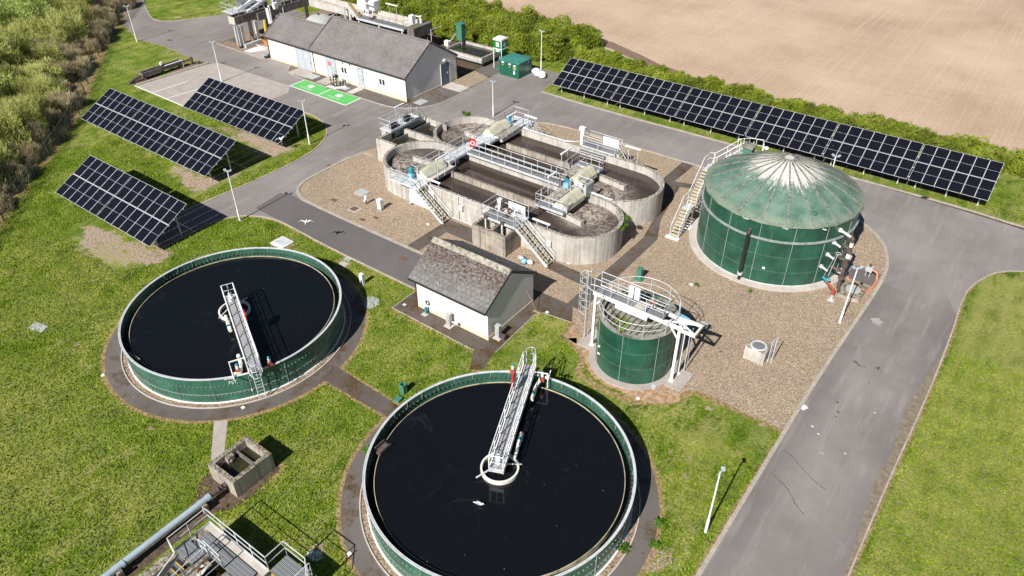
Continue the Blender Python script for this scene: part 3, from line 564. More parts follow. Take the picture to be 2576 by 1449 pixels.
# parking lines, charging bays
mb = MB()
for a, b in (((-85.8,43.45),(-85.5,48.1)),((-82.85,43.4),(-82.3,47.4))):
    mb.bar((*a,.016), (*b,.016), .15, .003)
tag(mb.build('parking_lines', 'paint_white'), kind='structure')
sheet('charging_bay', [(-74.15,54.6),(-64.35,54.45),(-64.4,56.78),(-74.15,56.78)], .010, 'paint_green')
mb = MB()
def flat(x0, y0, x1, y1, w_): mb.bar((x0,y0,.0145), (x1,y1,.0145), w_, .002)
flat(-74.25,54.55,-64.2,54.4,.16); flat(-74.15,54.55,-74.15,56.8,.16); flat(-64.32,54.4,-64.4,56.9,.16); flat(-69.2,54.6,-69.25,56.7,.15)
for cx in (-71.9,-67.0):
    # pump-shaped charger symbol lying on its side, and two lines of lettering
    mb.prism([(cx-.42,55.62),(cx+.12,55.62),(cx+.12,55.56),(cx+.30,55.60),(cx+.42,55.75),(cx+.42,56.16),(cx+.30,56.28),(cx-.30,56.28),(cx-.42,56.18)], .0135, .0155)
    text_mb('ELECTRIC VEHICLE\nCHARGING ONLY', .24, mb, lambda x, y, c=cx: (c-.1+x, 55.22+y, .0158))
tag(mb.build('bay_markings', 'paint_white'), kind='structure')
mb = MB()
for cx in (-71.9,-67.0): mb.box(cx-.02, cx+.24, 55.98, 56.06, .016, .017).box(cx-.1, cx-.02, 55.76, 55.82, .016, .017)
tag(mb.build('bay_markings', 'galv_dark'), kind='structure')
# ================================================================== SOLAR TABLES
TILT = R(27.1); PW, PL, GP = 1.134, 2.278, .020
fr = MB(); f_ = .022
fr.box(0, PW, 0, f_, 0, .035).box(0, PW, PL-f_, PL, 0, .035).box(0, f_, f_, PL-f_, 0, .035).box(PW-f_, PW, f_, PL-f_, 0, .035)
fr.box(f_, PW-f_, PL/2-.007, PL/2+.007, .0, .034)
glass_mb = MB().box(f_, PW-f_, f_, PL/2-.007, .004, .030).box(f_, PW-f_, PL/2+.007, PL-f_, .004, .030)
panel_mesh = frame_mesh = None
def solar_table(cols, x, y, z0, rz, label, grp, s=1.):
    global panel_mesh, frame_mesh
    t = T('solar_table', label, 'solar panels', (x, y, 0), rz, grp, local=True); t.scale = (s,s,s); z0 /= s
    for j in range(2):
        for i in range(cols):
            if panel_mesh is None:
                p = glass_mb.build('solar_panel', 'cells', t); panel_mesh = p.data; q = fr.build('panel_frame', 'frame_alu', p); frame_mesh = q.data
            else:
                p = bpy.data.objects.new('solar_panel', panel_mesh); COL.objects.link(p); p.parent = t; q = bpy.data.objects.new('panel_frame', frame_mesh); COL.objects.link(q); q.parent = p
            v = j*(PL+GP+.03); p.location = (i*(PW+GP), v*cos(TILT), z0+v*sin(TILT)); p.rotation_euler = (TILT, 0, 0)
    W_ = cols*(PW+GP); S = 2*PL+GP; n = 3
    def P(u, v, d=0): return Vector((u, v*cos(TILT)+d*sin(TILT), z0+v*sin(TILT)-d*cos(TILT)))
    mb = MB()
    for v in (.45, 1.6, 2.29, 2.95, 4.1): mb.bar(P(-.06, v, .05), P(W_+.04, v, .05), .05, .07)
    mb.build('purlins', 'galv', t)
    for k in range(n):
        u = W_*(.10+.8*k/(n-1)); mb = MB().bar(P(u, .25, .13), P(u, S-.25, .13), .07, .09)
        mb.bar((u, P(u,1.0).y, .55*z0+.2), P(u, 2.2, .17), .05, .05); mb.build('rafter', 'galv_dark', t)
        for v in (1.0, 3.55):
            q = P(u, v, .15); MB().box(u-.05, u+.05, q.y-.05, q.y+.05, -.05, q.z).build('post', 'galv', t)
def row(cols, x, y, z0, rz, labels, grp, s=1.):
    d = 0.
    for c, l in zip(cols, labels):
        solar_table(c, x+d*cos(rz), y+d*sin(rz), z0, rz, l, grp, s); d += (c*(PW+GP)+.12)*s
row([6,7], -69.52, 23.54, .94, R(-.16), ['left solar table of the front pair, on grass above the bare soil patch', 'right solar table of the front pair, its shadow across the road end'], 'solar tables west of the road')
row([6,6,7], -82.85, 33.34, 1.12, R(-.08), ['leftmost solar table of the middle row of three, nearest the wire fence', 'centre solar table of the middle row of three', 'right solar table of the middle row of three, ending by the lamp post'], 'solar tables west of the road')
row([7,7], -77.49, 42.18, .77, R(.5), ['left solar table of the back pair, beside the concrete parking bays', 'right solar table of the back pair, near the green charging bays'], 'solar tables west of the road')
SD = .968
row([7,7,7,7,7,6], -48.62*SD, 73.69*SD, 1.1, R(.31), [o_+' solar table of the long row below the field hedge' for o_ in ('first (leftmost)', 'second', 'third', 'fourth', 'fifth', 'sixth (rightmost, narrower)')], 'solar tables in the long row by the hedge', SD)

# ================================================================== LAMP POSTS
def lamp_post(x, y, label, h=5.0, hd=0., twin=True):
    t = T('lamp_post', label, 'lamp post', (x, y), hd, 'lamp posts', local=True)
    MB().cyl(0,0,.085,-.1,1.05,10).cyl(0,0,.085,1.05,1.2,10,0,.05).build('base', 'white_paint', t)
    MB().cyl(0,0,.055,1.2,h-.15,8,0,.042).build('pole', 'white_paint', t)
    MB().bar((-.2,0,h-.15), (.2,0,h-.15), .04, .04).tube((0,0,h-.3),(0,0,h-.05),.05).build('bracket', 'galv', t)
    for s_ in ((-1,1) if twin else (1,)):
        f = MB().bar((s_*.18, -.05, h-.12), (s_*.32, .12, h-.02), .20, .08); f.build('floodlight', 'fbe_grey', t)
LP = [(-53.25,31.29,'lamp post in bare soil at the road corner by the front solar tables',5.03,.4),(-59.92,45.17,'lamp post on the rounded grass corner beside the back pair of solar tables',4.85,.9),
      (-6.37,25.99,'lamp post on the near lawn, nearest the camera, left of the east road',5.03,1.3),(-6.13,48.23,'lamp post on gravel in front of the big domed tank',5.0,.6),
      (-103.93,52.64,'lamp post far off by the thicket where the road bends',4.9,.9),(-48.73,62.09,'lamp post standing behind the aeration tank on the road edge',4.1,.2),
      (-52.52,76.92,'lamp post between the white bags and the hedge',4.95,.1),(-81.95,50.45,'lamp post beside the concrete parking bays',5.0,.7),(-12.6,63.9,'lamp post behind the domed tank, only its twin heads showing',5.2,.2)]
for x, y, l, h, a in LP: lamp_post(x, y, l, h, a, l.find('nearest') < 0)

# ================================================================== BUILDINGS
def gable_building(name, label, cat, x0, x1, y0, y1, eave, ridge, roofmat, oh=.15, ohx=.12, roof_t=.12, base=True):
    t = T(name, label, cat, ((x0+x1)/2, (y0+y1)/2)); ym = (y0+y1)/2; sl = (ridge-eave)/(ym-y0+oh); we = eave+sl*oh-.16
    mb = MB().prism([(x0,y0),(x1,y0),(x1,y1),(x0,y1)], -.1, we)
    for x in (x0, x1): mb.add([(x,y0,we),(x,y1,we),(x,ym,we+sl*(ym-y0))], [(0,1,2) if x == x1 else (0,2,1)])
    mb.build('wall', 'render_cream', t)
    if base: MB().box(x0-.02, x1+.02, y0-.025, y0+.05, -.05, .42).box(x1-.05, x1+.02, y0, y1, -.05, .42).build('plinth', 'render_base', t)
    for sgn, yy in ((1, y0-oh), (-1, y1+oh)):
        q = MB(); A = (x0-ohx, yy, eave); B = (x1+ohx, yy, eave); C = (x1+ohx, ym, ridge); D = (x0-ohx, ym, ridge)
        dn = lambda P: (P[0], P[1], P[2]-roof_t)
        vs = [A,B,C,D,dn(A),dn(B),dn(C),dn(D)]; q.add(vs, [(0,1,2,3),(7,6,5,4),(0,4,5,1),(1,5,6,2),(3,7,4,0)] if sgn == 1 else [(3,2,1,0),(4,5,6,7),(1,5,4,0),(2,6,5,1),(0,4,7,3)])
        q.build('roof', roofmat, t)
    return t, ym, sl
X0, X1, Y0 = -83.55, -59.08, 59.29; XS = -75.3
tb = T('control_building', 'long cream rendered building under a grey tiled roof in two heights', 'building', ((X0+X1)/2, 63.5))
def roofpair(xa, xb, y0, y1, eave, ridge, mat, t, th=.13, rm=None):
    ym = (y0+y1)/2
    for sgn, yy in ((1, y0), (-1, y1)):
        q = MB(); A = (xa, yy, eave); B = (xb, yy, eave); C = (xb, ym, ridge); D = (xa, ym, ridge); dn = lambda P: (P[0], P[1], P[2]-th)
        q.add([A,B,C,D,dn(A),dn(B),dn(C),dn(D)], [(0,1,2,3),(7,6,5,4),(0,4,5,1),(1,5,6,2),(3,7,4,0)] if sgn == 1 else [(3,2,1,0),(4,5,6,7),(1,5,4,0),(2,6,5,1),(0,4,7,3)])
        r_ = q.build('roof', mat, t)
    mb = MB().tube((xa,ym,ridge+.02),(xb,ym,ridge+.02),.13,8); mb.build('ridge_tiles', rm or mat, t)
w1 = MB(); YB = 68.15
w1.prism([(XS,Y0),(X1,Y0),(X1,YB),(XS,YB)], -.1, 2.93)
for x in (XS, X1): w1.add([(x,Y0,2.93),(x,YB,2.93),(x,63.72,5.66)], [(0,1,2) if x == X1 else (0,2,1)])
w1.prism([(X0,Y0),(XS,Y0),(XS,65.4),(X0,65.4)], -.1, 2.93); w1.add([(X0,Y0,2.93),(X0,65.4,2.93),(X0,62.35,4.8)], [(0,2,1)])
w1.build('wall', 'render_cream', tb)
MB().box(X0-.02, -77.98, Y0-.03, Y0+.05, -.05, .36).box(-75.33, -72.42, Y0-.03, Y0+.05, -.05, .36).box(-70.78, -66.95, Y0-.03, Y0+.05, -.05, .36).box(-66.08, X1+.03, Y0-.03, Y0+.05, -.05, .36).box(X1-.05, X1+.03, Y0+.06, 65.2, -.05, .25).build('plinth', 'render_base', tb)
roofpair(XS, X1+.12, 59.08, 68.36, 2.96, 5.82, 'roof_tile', tb); roofpair(X0-.45, XS-.004, 59.10, 65.60, 2.95, 4.95, 'roof_tile', tb)
mb = MB(); mb.bar((XS-.05,59.1,3.05),(XS-.05,63.72,5.9),.14,.12).bar((X1+.10,59.06,3.02),(X1+.10,63.72,5.88),.12,.12).bar((X1+.10,68.38,3.02),(X1+.10,63.72,5.88),.12,.12).bar((X0-.43,59.08,3.01),(X0-.43,62.35,5.02),.12,.1).build('verge_tiles', 'roof_tile', tb)
MB().bar((X0-.45,59.02,2.86),(X1+.15,59.02,2.86),.12,.11).build('gutter', 'gutter', tb)
MB().tube((-74.8,59.22,2.85),(-74.8,59.22,.05),.045,6).build('downpipe', 'brown_pipe', tb); MB().tube((X1+.02,59.18,2.85),(X1+.02,59.18,.05),.045,6).tube((X1+.05,68.2,2.9),(X1+.05,68.2,.05),.045,6).build('downpipe', 'black', tb); MB().tube((X0+.05,59.2,2.85),(X0+.05,59.2,.05),.045,6).build('downpipe', 'black', tb)
def door(x0, x1, y, z0, z1, m, sign=None, double=False, lab=None):
    d = MB().box(x0, x1, y-.035, y+.02, z0, z1).build('door', m, tb)
    fm = MB().box(x0-.06, x0, y-.045, y+.02, z0, z1+.05).box(x1, x1+.06, y-.045, y+.02, z0, z1+.05).box(x0, x1, y-.045, y+.02, z1, z1+.05); fm.build('door_frame', 'galv_dark', d)
    if double: MB().box((x0+x1)/2-.012, (x0+x1)/2+.012, y-.039, y-.03, z0, z1).build('meeting_strip', 'galv_dark', d)
    MB().box(x1-.16, x1-.10, y-.07, y-.03, z0+.95, z0+1.1).build('handle', 'black', d)
    if lab: d['label'] = lab
    return d
d = door(-77.95, -75.36, Y0, .04, 2.68, 'door_grey', double=True, lab='wide pale grey double door'); MB().box(-76.45, -76.0, Y0-.045, Y0-.034, 1.7, 1.95).build('notice', 'sign_white', d)
d = door(-72.40, -70.82, Y0, .04, 2.68, 'door_grey', double=True, lab='pale grey double door with a red notice')
MB().box(-72.2, -71.66, Y0-.045, Y0-.034, 1.62, 2.1).build('notice', 'sign_red', d)
mb = MB(); text_mb('DANGER\nKEEP\nOUT', .13, mb, lambda x, y: (-71.93+x, Y0-.047, 1.93+y)); mb.build('notice_lettering', 'sign_white', d)
MB().box(-71.3, -71.05, Y0-.045, Y0-.034, 1.7, 1.9).build('notice', 'sign_white', d)
d = door(-66.93, -66.14, Y0, .04, 2.4, 'door_grey'); MB().box(-66.65, -66.4, Y0-.045, Y0-.034, 1.65, 1.85).build('notice', 'sign_white', d)
for x in (-69.9, -63.5):
    wn = MB().box(x-.02, x+1.04, Y0-.04, Y0+.02, 1.0, 1.98).build('window', 'white_paint', tb)
    for dx in (.08, .58): MB().box(x+dx, x+dx+.36, Y0-.05, Y0-.03, 1.22, 1.88).build('pane', 'glass_dark', wn)
    MB().box(x-.06, x+1.08, Y0-.10, Y0+.02, .94, 1.0).build('sill', 'concrete_light', wn)
e = MB().box(X1-.02, X1+.035, 65.3, 66.8, .04, 2.65).build('door', 'door_blue', tb); e['label'] = 'dark blue-grey door in the end wall'
MB().box(X1-.02, X1+.05, 66.8, 66.88, .04, 2.7).box(X1-.02, X1+.05, 65.22, 65.3, .04, 2.7).build('door_frame', 'white_paint', e); MB().box(X1+.03, X1+.05, 66.3, 66.5, 1.3, 1.5).build('notice', 'sign_white', e)
MB().box(X1, X1+.22, 65.75, 66.1, 2.95, 3.15).build('wall_light', 'white_paint', tb)
MB().tube((X1+.06,63.95,4.3),(X1+.06,63.95,7.2),.035,6).tube((X1+.06,63.95,7.15),(X1+.06,65.9,7.15),.03,6).tube((X1+.06,63.3,5.1),(X1+.06,63.3,6.4),.02,5).tube((X1+.06,63.3,5.1),(X1+.06,63.95,5.0),.02,5).build('aerial_mast', 'galv', tb)
MB().box(-69.5,-69.4,Y0-.1,Y0,2.35,2.5).box(-68.3,-68.2,Y0-.1,Y0,2.4,2.55).build('wall_bracket', 'black', tb)
# small pump house
PX0, PX1, PY0, PY1 = -32.28, -25.575, 31.51, 37.0
tp = T('pump_house', 'small cream rendered pump house with a mossy grey tiled gable roof', 'building', (-28.9, 34.2))
mb = MB().prism([(PX0,PY0),(PX1,PY0),(PX1,PY1),(PX0,PY1)], -.1, 2.62); 
for x in (PX0, PX1): mb.add([(x,PY0,2.62),(x,PY1,2.62),(x,34.25,4.30)], [(0,1,2) if x == PX1 else (0,2,1)])
mb.build('wall', 'render_cream', tp); MB().box(PX0-.02, PX1+.025, PY0-.025, PY0+.05, -.05, .35).box(PX1-.05, PX1+.025, PY0+.06, PY1, -.05, .25).build('plinth', 'render_base', tp)
roofpair(PX0-.45, PX1+.06, 31.22, 37.28, 2.66, 4.50, 'roof_moss', tp, .12, 'ridge_pale')
q = MB()
for sg_ in (-1, 1): y_ = 34.25; q.add([(PX0-.47,y_,4.55),(PX1+.08,y_,4.55),(PX1+.08,y_+sg_*.34,4.55-.205),(PX0-.47,y_+sg_*.34,4.55-.205)], [(0,1,2,3) if sg_ > 0 else (3,2,1,0)])
q.build('ridge_capping', 'ridge_pale', tp)
MB().bar((PX0-.42,31.17,2.56),(PX1+.06,31.17,2.56),.11,.10).bar((PX0-.42,37.33,2.56),(PX1+.14,37.33,2.56),.11,.10).build('gutter', 'gutter', tp); MB().tube((PX0+.0,31.43,2.6),(PX0+.0,31.43,.05),.045,6).build('downpipe', 'brown_pipe', tp)
MB().bar((PX1+.07,31.2,2.66),(PX1+.07,34.25,4.5),.04,.16).bar((PX1+.07,37.3,2.66),(PX1+.07,34.25,4.5),.04,.16).build('barge_board', 'gutter', tp)
MB().box(-29.52,-29.30,PY0-.012,PY0+.01,2.12,2.34).build('wall_vent', 'black', tp); MB().box(-29.08,-28.92,PY0-.10,PY0,2.16,2.46).build('wall_light', 'grey_box', tp); MB().cyl(-30.1,31.6,.03,2.7,3.1,6).build('vent_pipe', 'galv', tp)
def cabinet(x0, x1, y0, y1, z0, z1, m, label, cat='cabinet', name='cabinet', slab=None, grp=None):
    t = T(name, label, cat, ((x0+x1)/2, (y0+y1)/2), group=grp); MB().box(x0, x1, y0, y1, z0, z1).build('body', m, t)
    MB().box(x0-.02, x1+.02, y0-.02, y1+.02, z1, z1+.04).build('lid', m, t); MB().box(x0+.03, x1-.03, y0-.012, y0, z0+.08, z1-.06).build('door', m, t)
    MB().box(x1-.10, x1-.07, y0-.03, y0-.012, (z0+z1)/2, (z0+z1)/2+.1).build('handle', 'black', t)
    if z0 > .12: MB().box(x0+.04, x0+.09, y0+.04, y0+.09, 0, z0).box(x1-.09, x1-.04, y0+.04, y0+.09, 0, z0).build('legs', 'galv', t)
    if slab: MB().box(x0-slab, x1+slab, y0-slab, y1+slab, 0, .10).build('slab', 'concrete_light', t)
    return t
t = cabinet(-29.02,-28.66,30.95,31.2,.12,1.15,'grey_box','upright grey cabinet against the middle of the pump house front wall', slab=.14); MB().tube((-28.6,31.15,.5),(-28.2,31.15,.45),.06,6).ball((-28.2,31.15,.5),.14,(1,1,1),8,5).build('valve', 'galv', t)
t = cabinet(-25.35,-25.0,32.0,32.3,.12,1.15,'grey_box','grey cabinet beside the right corner of the pump house', slab=.14); MB().box(-24.98,-24.6,32.1,32.35,.1,.4).build('valve', 'cast_iron', t)
t = T('washdown_point', 'blue tap and coiled hose fixed to the left of the pump house front', 'hose tap', (-31.2, 31.2)); MB().box(-31.4,-30.95,30.85,31.2,0,.05).build('drain', 'concrete_light', t); MB().box(-31.25,-31.1,31.1,31.3,.05,.6).build('tap_box', 'blue_motor', t)
mb = MB(); [mb.tube((-31.2+.17*cos(a*pi/6),31.44,.85+.17*sin(a*pi/6)),(-31.2+.17*cos((a+1)*pi/6),31.44,.85+.17*sin((a+1)*pi/6)),.04,6) for a in range(12)]; mb.build('hose_coil', 'black', t)
mb = MB().bar((-24.62,36.2,.04),(-25.5,36.0,1.75),.03,.03); t = T('brush', 'wooden broom leaning on the pump house end wall', 'broom', (-24.8,36.1)); mb.build('handle', 'timber', t); MB().box(-24.95,-24.3,36.1,36.24,0,.09).build('head', 'timber', t)
# ================================================================== AERATION TANK (double racetrack)
AT = T('aeration_tank', 'big concrete twin racetrack tank of churning brown water with walkways across it', 'aeration tank', (-36.2, 50))
HT = 2.5
def stadium(xa, xb, yc, r, n=28):
    ps = [(xb+r*cos(-pi/2+pi*i/n), yc+r*sin(-pi/2+pi*i/n)) for i in range(n+1)]
    return ps+[(xa+r*cos(pi/2+pi*i/n), yc+r*sin(pi/2+pi*i/n)) for i in range(n+1)]
def ringpoly(inner, outer, z0, z1, jag=0.):
    mb = MB(); n = len(inner); vs = []
    for (a, b), (c, d) in zip(inner, outer):
        j = random.uniform(-jag, jag); vs += [(a,b,z0),(c,d,z0),(c,d,z1+j),(a,b,z1+j)]
    fs = []
    for i in range(n): p = 4*i; q = 4*((i+1) % n); fs += [(p+1,q+1,q+2,p+2),(p+2,q+2,q+3,p+3),(p+3,q+3,q,p)]
    return mb.add(vs, fs)
NY, NR, BY, BR = 46.28, 3.28, 53.42, 3.43
def dense(ps, s=.5):
    o = []
    for a, b in zip(ps, ps[1:]+ps[:1]):
        k = max(1, int(hypot(b[0]-a[0], b[1]-a[1])/s)); o += [(a[0]+(b[0]-a[0])*i/k, a[1]+(b[1]-a[1])*i/k) for i in range(k)]
    return o
def st2(xa, xb, yc, r0, r1): 
    n = 28; k = 34; A = []; B = []
    for r, L in ((r0, A), (r1, B)):
        s_ = stadium(xa, xb, yc, r, n); L += s_[:n+1]+[(xb+(xa-xb)*i/k, yc+r) for i in range(1, k)]+s_[n+1:]+[(xa+(xb-xa)*i/k, yc-r) for i in range(1, k)]
    return A, B
a, b = st2(-45.05, -27.35, NY, NR, NR+.30); ringpoly(a, b, -.1, HT, .006).build('tank_wall', 'concrete', AT)
a, b = st2(-44.85, -27.5, BY, BR, BR+.30); ringpoly(a, b, -.1, HT+.012, .006).build('tank_wall', 'concrete', AT)
MB().box(-44.5,-28,42.64,42.70,1.9,1.96).build('wall_rib', 'concrete_light', AT)
# island walls with rough coping and the curved baffles at the lobes
MB().box(-41.2,-31.4,45.98,46.22,.2,2.35).build('island_wall', 'concrete_old', AT); MB().box(-40.5,-32.4,53.55,53.79,.2,2.35).build('island_wall', 'concrete_old', AT)
def arcwall(pts, th, z1, nm):
    mb = MB()
    for p, q in zip(pts[:-1], pts[1:]): mb.bar((*p, z1/2+.1), (*q, z1/2+.1), th, z1-.2)
    mb.build(nm, 'concrete', AT)
arcwall([(-30.6,46.25),(-28.9,46.2),(-27.8,46.05),(-26.9,45.9)], .42, 2.3, 'baffle'); arcwall([(-31.6,53.7),(-30.2,53.65),(-28.4,53.4),(-27.0,53.2)], .42, 2.3, 'baffle')
arcwall([(-46.1,46.45),(-45.2,46.5),(-43.8,46.7),(-42.4,46.4)], .42, 2.25, 'baffle'); arcwall([(-45.7,53.75),(-44.8,53.6),(-43.4,53.5)], .42, 2.25, 'baffle')
def foam_water(name, pts, z, centres, m='water_sludge'):
    me_mb = MB(); xs = [p[0] for p in pts]; ys = [p[1] for p in pts]; nx = 90; ny = 28; P = pts
    gx = np.linspace(min(xs), max(xs), nx); gy = np.linspace(min(ys), max(ys), ny); X, Y = np.meshgrid(gx, gy)
    # squeeze the grid into the outline so the sheet reaches the walls
    xa, xb = min(xs), max(xs); yc = (min(ys)+max(ys))/2; r = (max(ys)-min(ys))/2
    half = np.where(X < xa+r, np.sqrt(np.clip(r*r-(X-xa-r)**2, 0, None)), np.where(X > xb-r, np.sqrt(np.clip(r*r-(X-xb+r)**2, 0, None)), r))
    Y = yc+(Y-yc)/r*half; V = np.stack([X, Y, np.full_like(X, z)], -1).reshape(-1, 3); i = np.arange(nx*ny).reshape(ny, nx)
    fs = np.stack([i[:-1,:-1], i[:-1,1:], i[1:,1:], i[1:,:-1]], -1).reshape(-1, 4)
    me_mb.add(V.tolist(), fs.tolist()); o = me_mb.build(name, m); f = np.zeros(X.shape)
    for cx, cy, rr, s_ in centres: f = np.maximum(f, s_*np.clip(1.25-np.hypot(X-cx, Y-cy)/rr, 0, 1))
    at = o.data.attributes.new('foam', 'FLOAT', 'POINT'); at.data.foreach_set('value', f.reshape(-1)); tag(o, kind='structure')
foam_water('water', stadium(-45.05, -27.35, NY, NR+.02), 1.80, [(-27.6,47.7,2.5,1.),(-46.6,44.8,2.8,.95),(-25.4,45.9,1.8,.45)])
foam_water('water', stadium(-44.85, -27.5, BY, BR+.02), 1.82, [(-28.0,51.6,2.5,1.),(-45.4,55.2,2.8,.95),(-46.7,52.6,2.0,.5)])
# weir chambers at the west end
bx = MB().prism([(-51.45,46.75),(-48.9,46.75),(-48.9,47.05),(-51.15,47.05),(-51.15,53.3),(-49.2,53.3),(-49.2,53.6),(-51.45,53.6)], -.1, 2.44); bx.box(-51.14,-46.6,49.95,50.25,-.1,2.45).build('chamber_wall', 'concrete', AT)
MB().prism([(-49.2,53.3),(-48.1,53.0),(-47.9,53.25),(-49.0,53.6)], -.1, 2.46).build('chamber_wall', 'concrete', AT)
MB().box(-50.24,-50.16,47.1,49.9,1.6,2.15).box(-50.24,-50.16,50.3,53.25,1.6,2.15).build('weir_plate', 'galv_dark', AT); MB().box(-51.13,-51.10,48.6,49.0,1.7,2.3).box(-51.13,-51.10,50.4,50.9,1.7,2.3).build('sluice_opening', 'black', AT)
struct(MB().poly([(-51.16,47.0),(-48.7,47.0),(-46.8,49.3),(-45.4,49.95),(-51.16,49.95)], 1.78), 'water', 'water_green'); struct(MB().poly([(-51.16,50.2),(-46.5,50.2),(-47.9,51.6),(-48.2,53.4),(-51.16,53.4)], 1.80), 'water', 'water_green')
def walkway(name, label, cat, base, decks, rails, skirt='galv', deck='grating', th=.16, grp=None):
    """decks: (x0,x1,y0,y1,z) plates edged by a steel channel; rails: floor-point lists"""
    t = T(name, label, cat, base, group=grp)
    for x0, x1, y0, y1, z in decks:
        MB().box(x0+.05, x1-.05, y0+.05, y1-.05, z-.05, z).build('deck', deck, t)
        MB().box(x0, x1, y0, y0+.05, z-th, z+.05).box(x0, x1, y1-.05, y1, z-th, z+.05).box(x0, x0+.05, y0+.05, y1-.05, z-th, z+.05).box(x1-.05, x1, y0+.05, y1-.05, z-th, z+.05).build('edge_channel', skirt, t)
    for pts in rails: rail(MB(), pts).build('handrail', 'galv', t)
    return t
def strip_light(x, y, z, hgt, dx, dy, L, label, base=True, n=2):
    t = T('strip_light', label, 'outdoor light', (x, y), group='strip lights on twin poles')
    l = hypot(dx, dy); ux, uy = dx/l, dy/l
    for s_ in (-.3, .3)[:n]:
        px, py = x+ux*L*s_, y+uy*L*s_; MB().path([(px,py,z),(px,py,z+hgt-.25),(px+uy*.12,py-ux*.12,z+hgt)], .032, 6).build('pole', 'galv', t)
    MB().bar((x-ux*L/2+uy*.12, y-uy*L/2-ux*.12, z+hgt+.04), (x+ux*L/2+uy*.12, y+uy*L/2-ux*.12, z+hgt+.04), .16, .10).build('fitting', 'white_paint', t)
zc = 2.62
MB().box(-42.35,-41.12,42.72,46.6,2.30,zc).build('concrete_bridge', 'concrete_light', AT); MB().box(-41.95,-41.0,53.6,57.1,2.30,zc+.01).build('concrete_bridge', 'concrete', AT)
MB().box(-31.25,-30.15,46.2,50.1,2.30,zc).build('concrete_bridge', 'concrete', AT); MB().box(-32.4,-31.3,50.1,54.2,2.30,zc+.01).build('concrete_bridge', 'concrete', AT)
walkway('walkway', 'pale walkway across the left end of the aeration tank with stair landing', 'walkway', (-42.3,48), [(-43.15,-41.85,46.65,51.9,2.75),(-43.2,-41.3,51.95,53.55,2.74),(-44.3,-41.0,41.42,42.68,2.60),(-43.4,-40.7,57.15,58.8,2.62)],
        [[(-43.12,46.7,2.75),(-43.12,51.9,2.75),(-43.15,53.5,2.75)],[(-41.88,46.7,2.75),(-41.88,49.0,2.75)],[(-41.88,50.4,2.75),(-41.35,52.2,2.75),(-41.0,53.5,2.7),(-41.0,57.1,2.65),(-40.72,58.0,2.62)],[(-41.08,42.7,2.6),(-41.08,46.6,2.65)],
         [(-44.28,42.66,2.6),(-44.28,41.45,2.6),(-41.85,41.45,2.6)],[(-42.45,42.9,2.65),(-43.2,43.0,2.65),(-43.2,46.0,2.65),(-43.1,46.7,2.7)],[(-43.2,53.6,2.7),(-43.3,57.1,2.62),(-43.38,58.75,2.62),(-41.6,58.78,2.62)],[(-41.9,46.7,2.7),(-42.4,46.5,2.65),(-42.4,43,2.65)]], deck='galv')
walkway('walkway', 'long straight walkway along the centre wall of the aeration tank', 'walkway', (-36.6,49.7), [(-41.8,-31.3,49.12,50.12,2.76)], [[(-41.8,49.15,2.76),(-31.4,49.15,2.76)],[(-41.8,50.09,2.76),(-31.4,50.09,2.76)]])
walkway('walkway', 'walkway round the rotor covers at the right of the aeration tank', 'walkway', (-30.8,49), [(-31.3,-28.5,45.35,46.15,2.64),(-32.5,-29.9,53.4,54.2,2.66),(-30.1,-28.6,48.95,50.1,2.64)],
        [[(-31.28,46.15,2.64),(-31.28,45.38,2.64),(-28.52,45.38,2.64),(-28.52,46.15,2.64)],[(-31.24,46.2,2.64),(-31.24,49.05,2.64)],[(-30.12,46.2,2.64),(-30.12,48.9,2.64)],[(-32.38,50.2,2.64),(-32.45,54.1,2.66),(-29.92,54.15,2.66),(-29.92,53.4,2.66)],
         [(-31.32,50.2,2.64),(-31.32,53.4,2.66)],[(-30.1,50.1,2.64),(-28.6,50.1,2.64),(-28.6,48.97,2.64),(-30.1,48.97,2.64)]])
def cover(x0, x1, y0, y1, label):
    t = T('rotor_cover', label, 'rotor cover', ((x0+x1)/2, (y0+y1)/2, 2.4), group='cream covers over the rotors'); mb = MB(); W_ = x1-x0
    sec = [(x0, 2.45),(x0+.03, 2.85),(x0+W_*.26, 3.28),(x0+W_*.62, 3.28),(x1-.03, 2.80),(x1, 2.45)]
    n = len(sec); vs = [(x, y0, z) for x, z in sec]+[(x, y1, z) for x, z in sec]; fs = [(i, n+i, n+i+1, i+1)[::-1] for i in range(n-1)]+[tuple(range(n)), tuple(range(n, 2*n))[::-1]]
    mb.add(vs, fs).build('hood', 'grp_cream', t); MB().box(x0-.04, x1+.04, y0-.06, y0-.005, 2.4, 2.9).build('end_flange', 'white_paint', t)
    MB().box(x0+W_*.3, x0+W_*.55, (y0+y1)/2-.3, (y0+y1)/2-.05, 3.285, 3.31).build('hatch', 'grp_cream', t); MB().tube(((x0+x1)/2,y0+.1,2.0),((x0+x1)/2,y1-.1,2.0),.55,12).build('rotor', 'cast_iron', t)
cover(-42.85,-41.5+.0-.85+.8,43.15,46.0,'cream rotor cover at the near left of the aeration tank, behind the first stairs'); cover(-43.2,-41.95,53.4,56.4,'cream rotor cover at the far left of the aeration tank')
cover(-29.85,-28.5,45.95,48.75,'cream rotor cover at the near right, above the foaming end'); cover(-31.15,-29.75,50.35,52.9,'brighter white-cream rotor cover at the far right of the aeration tank')
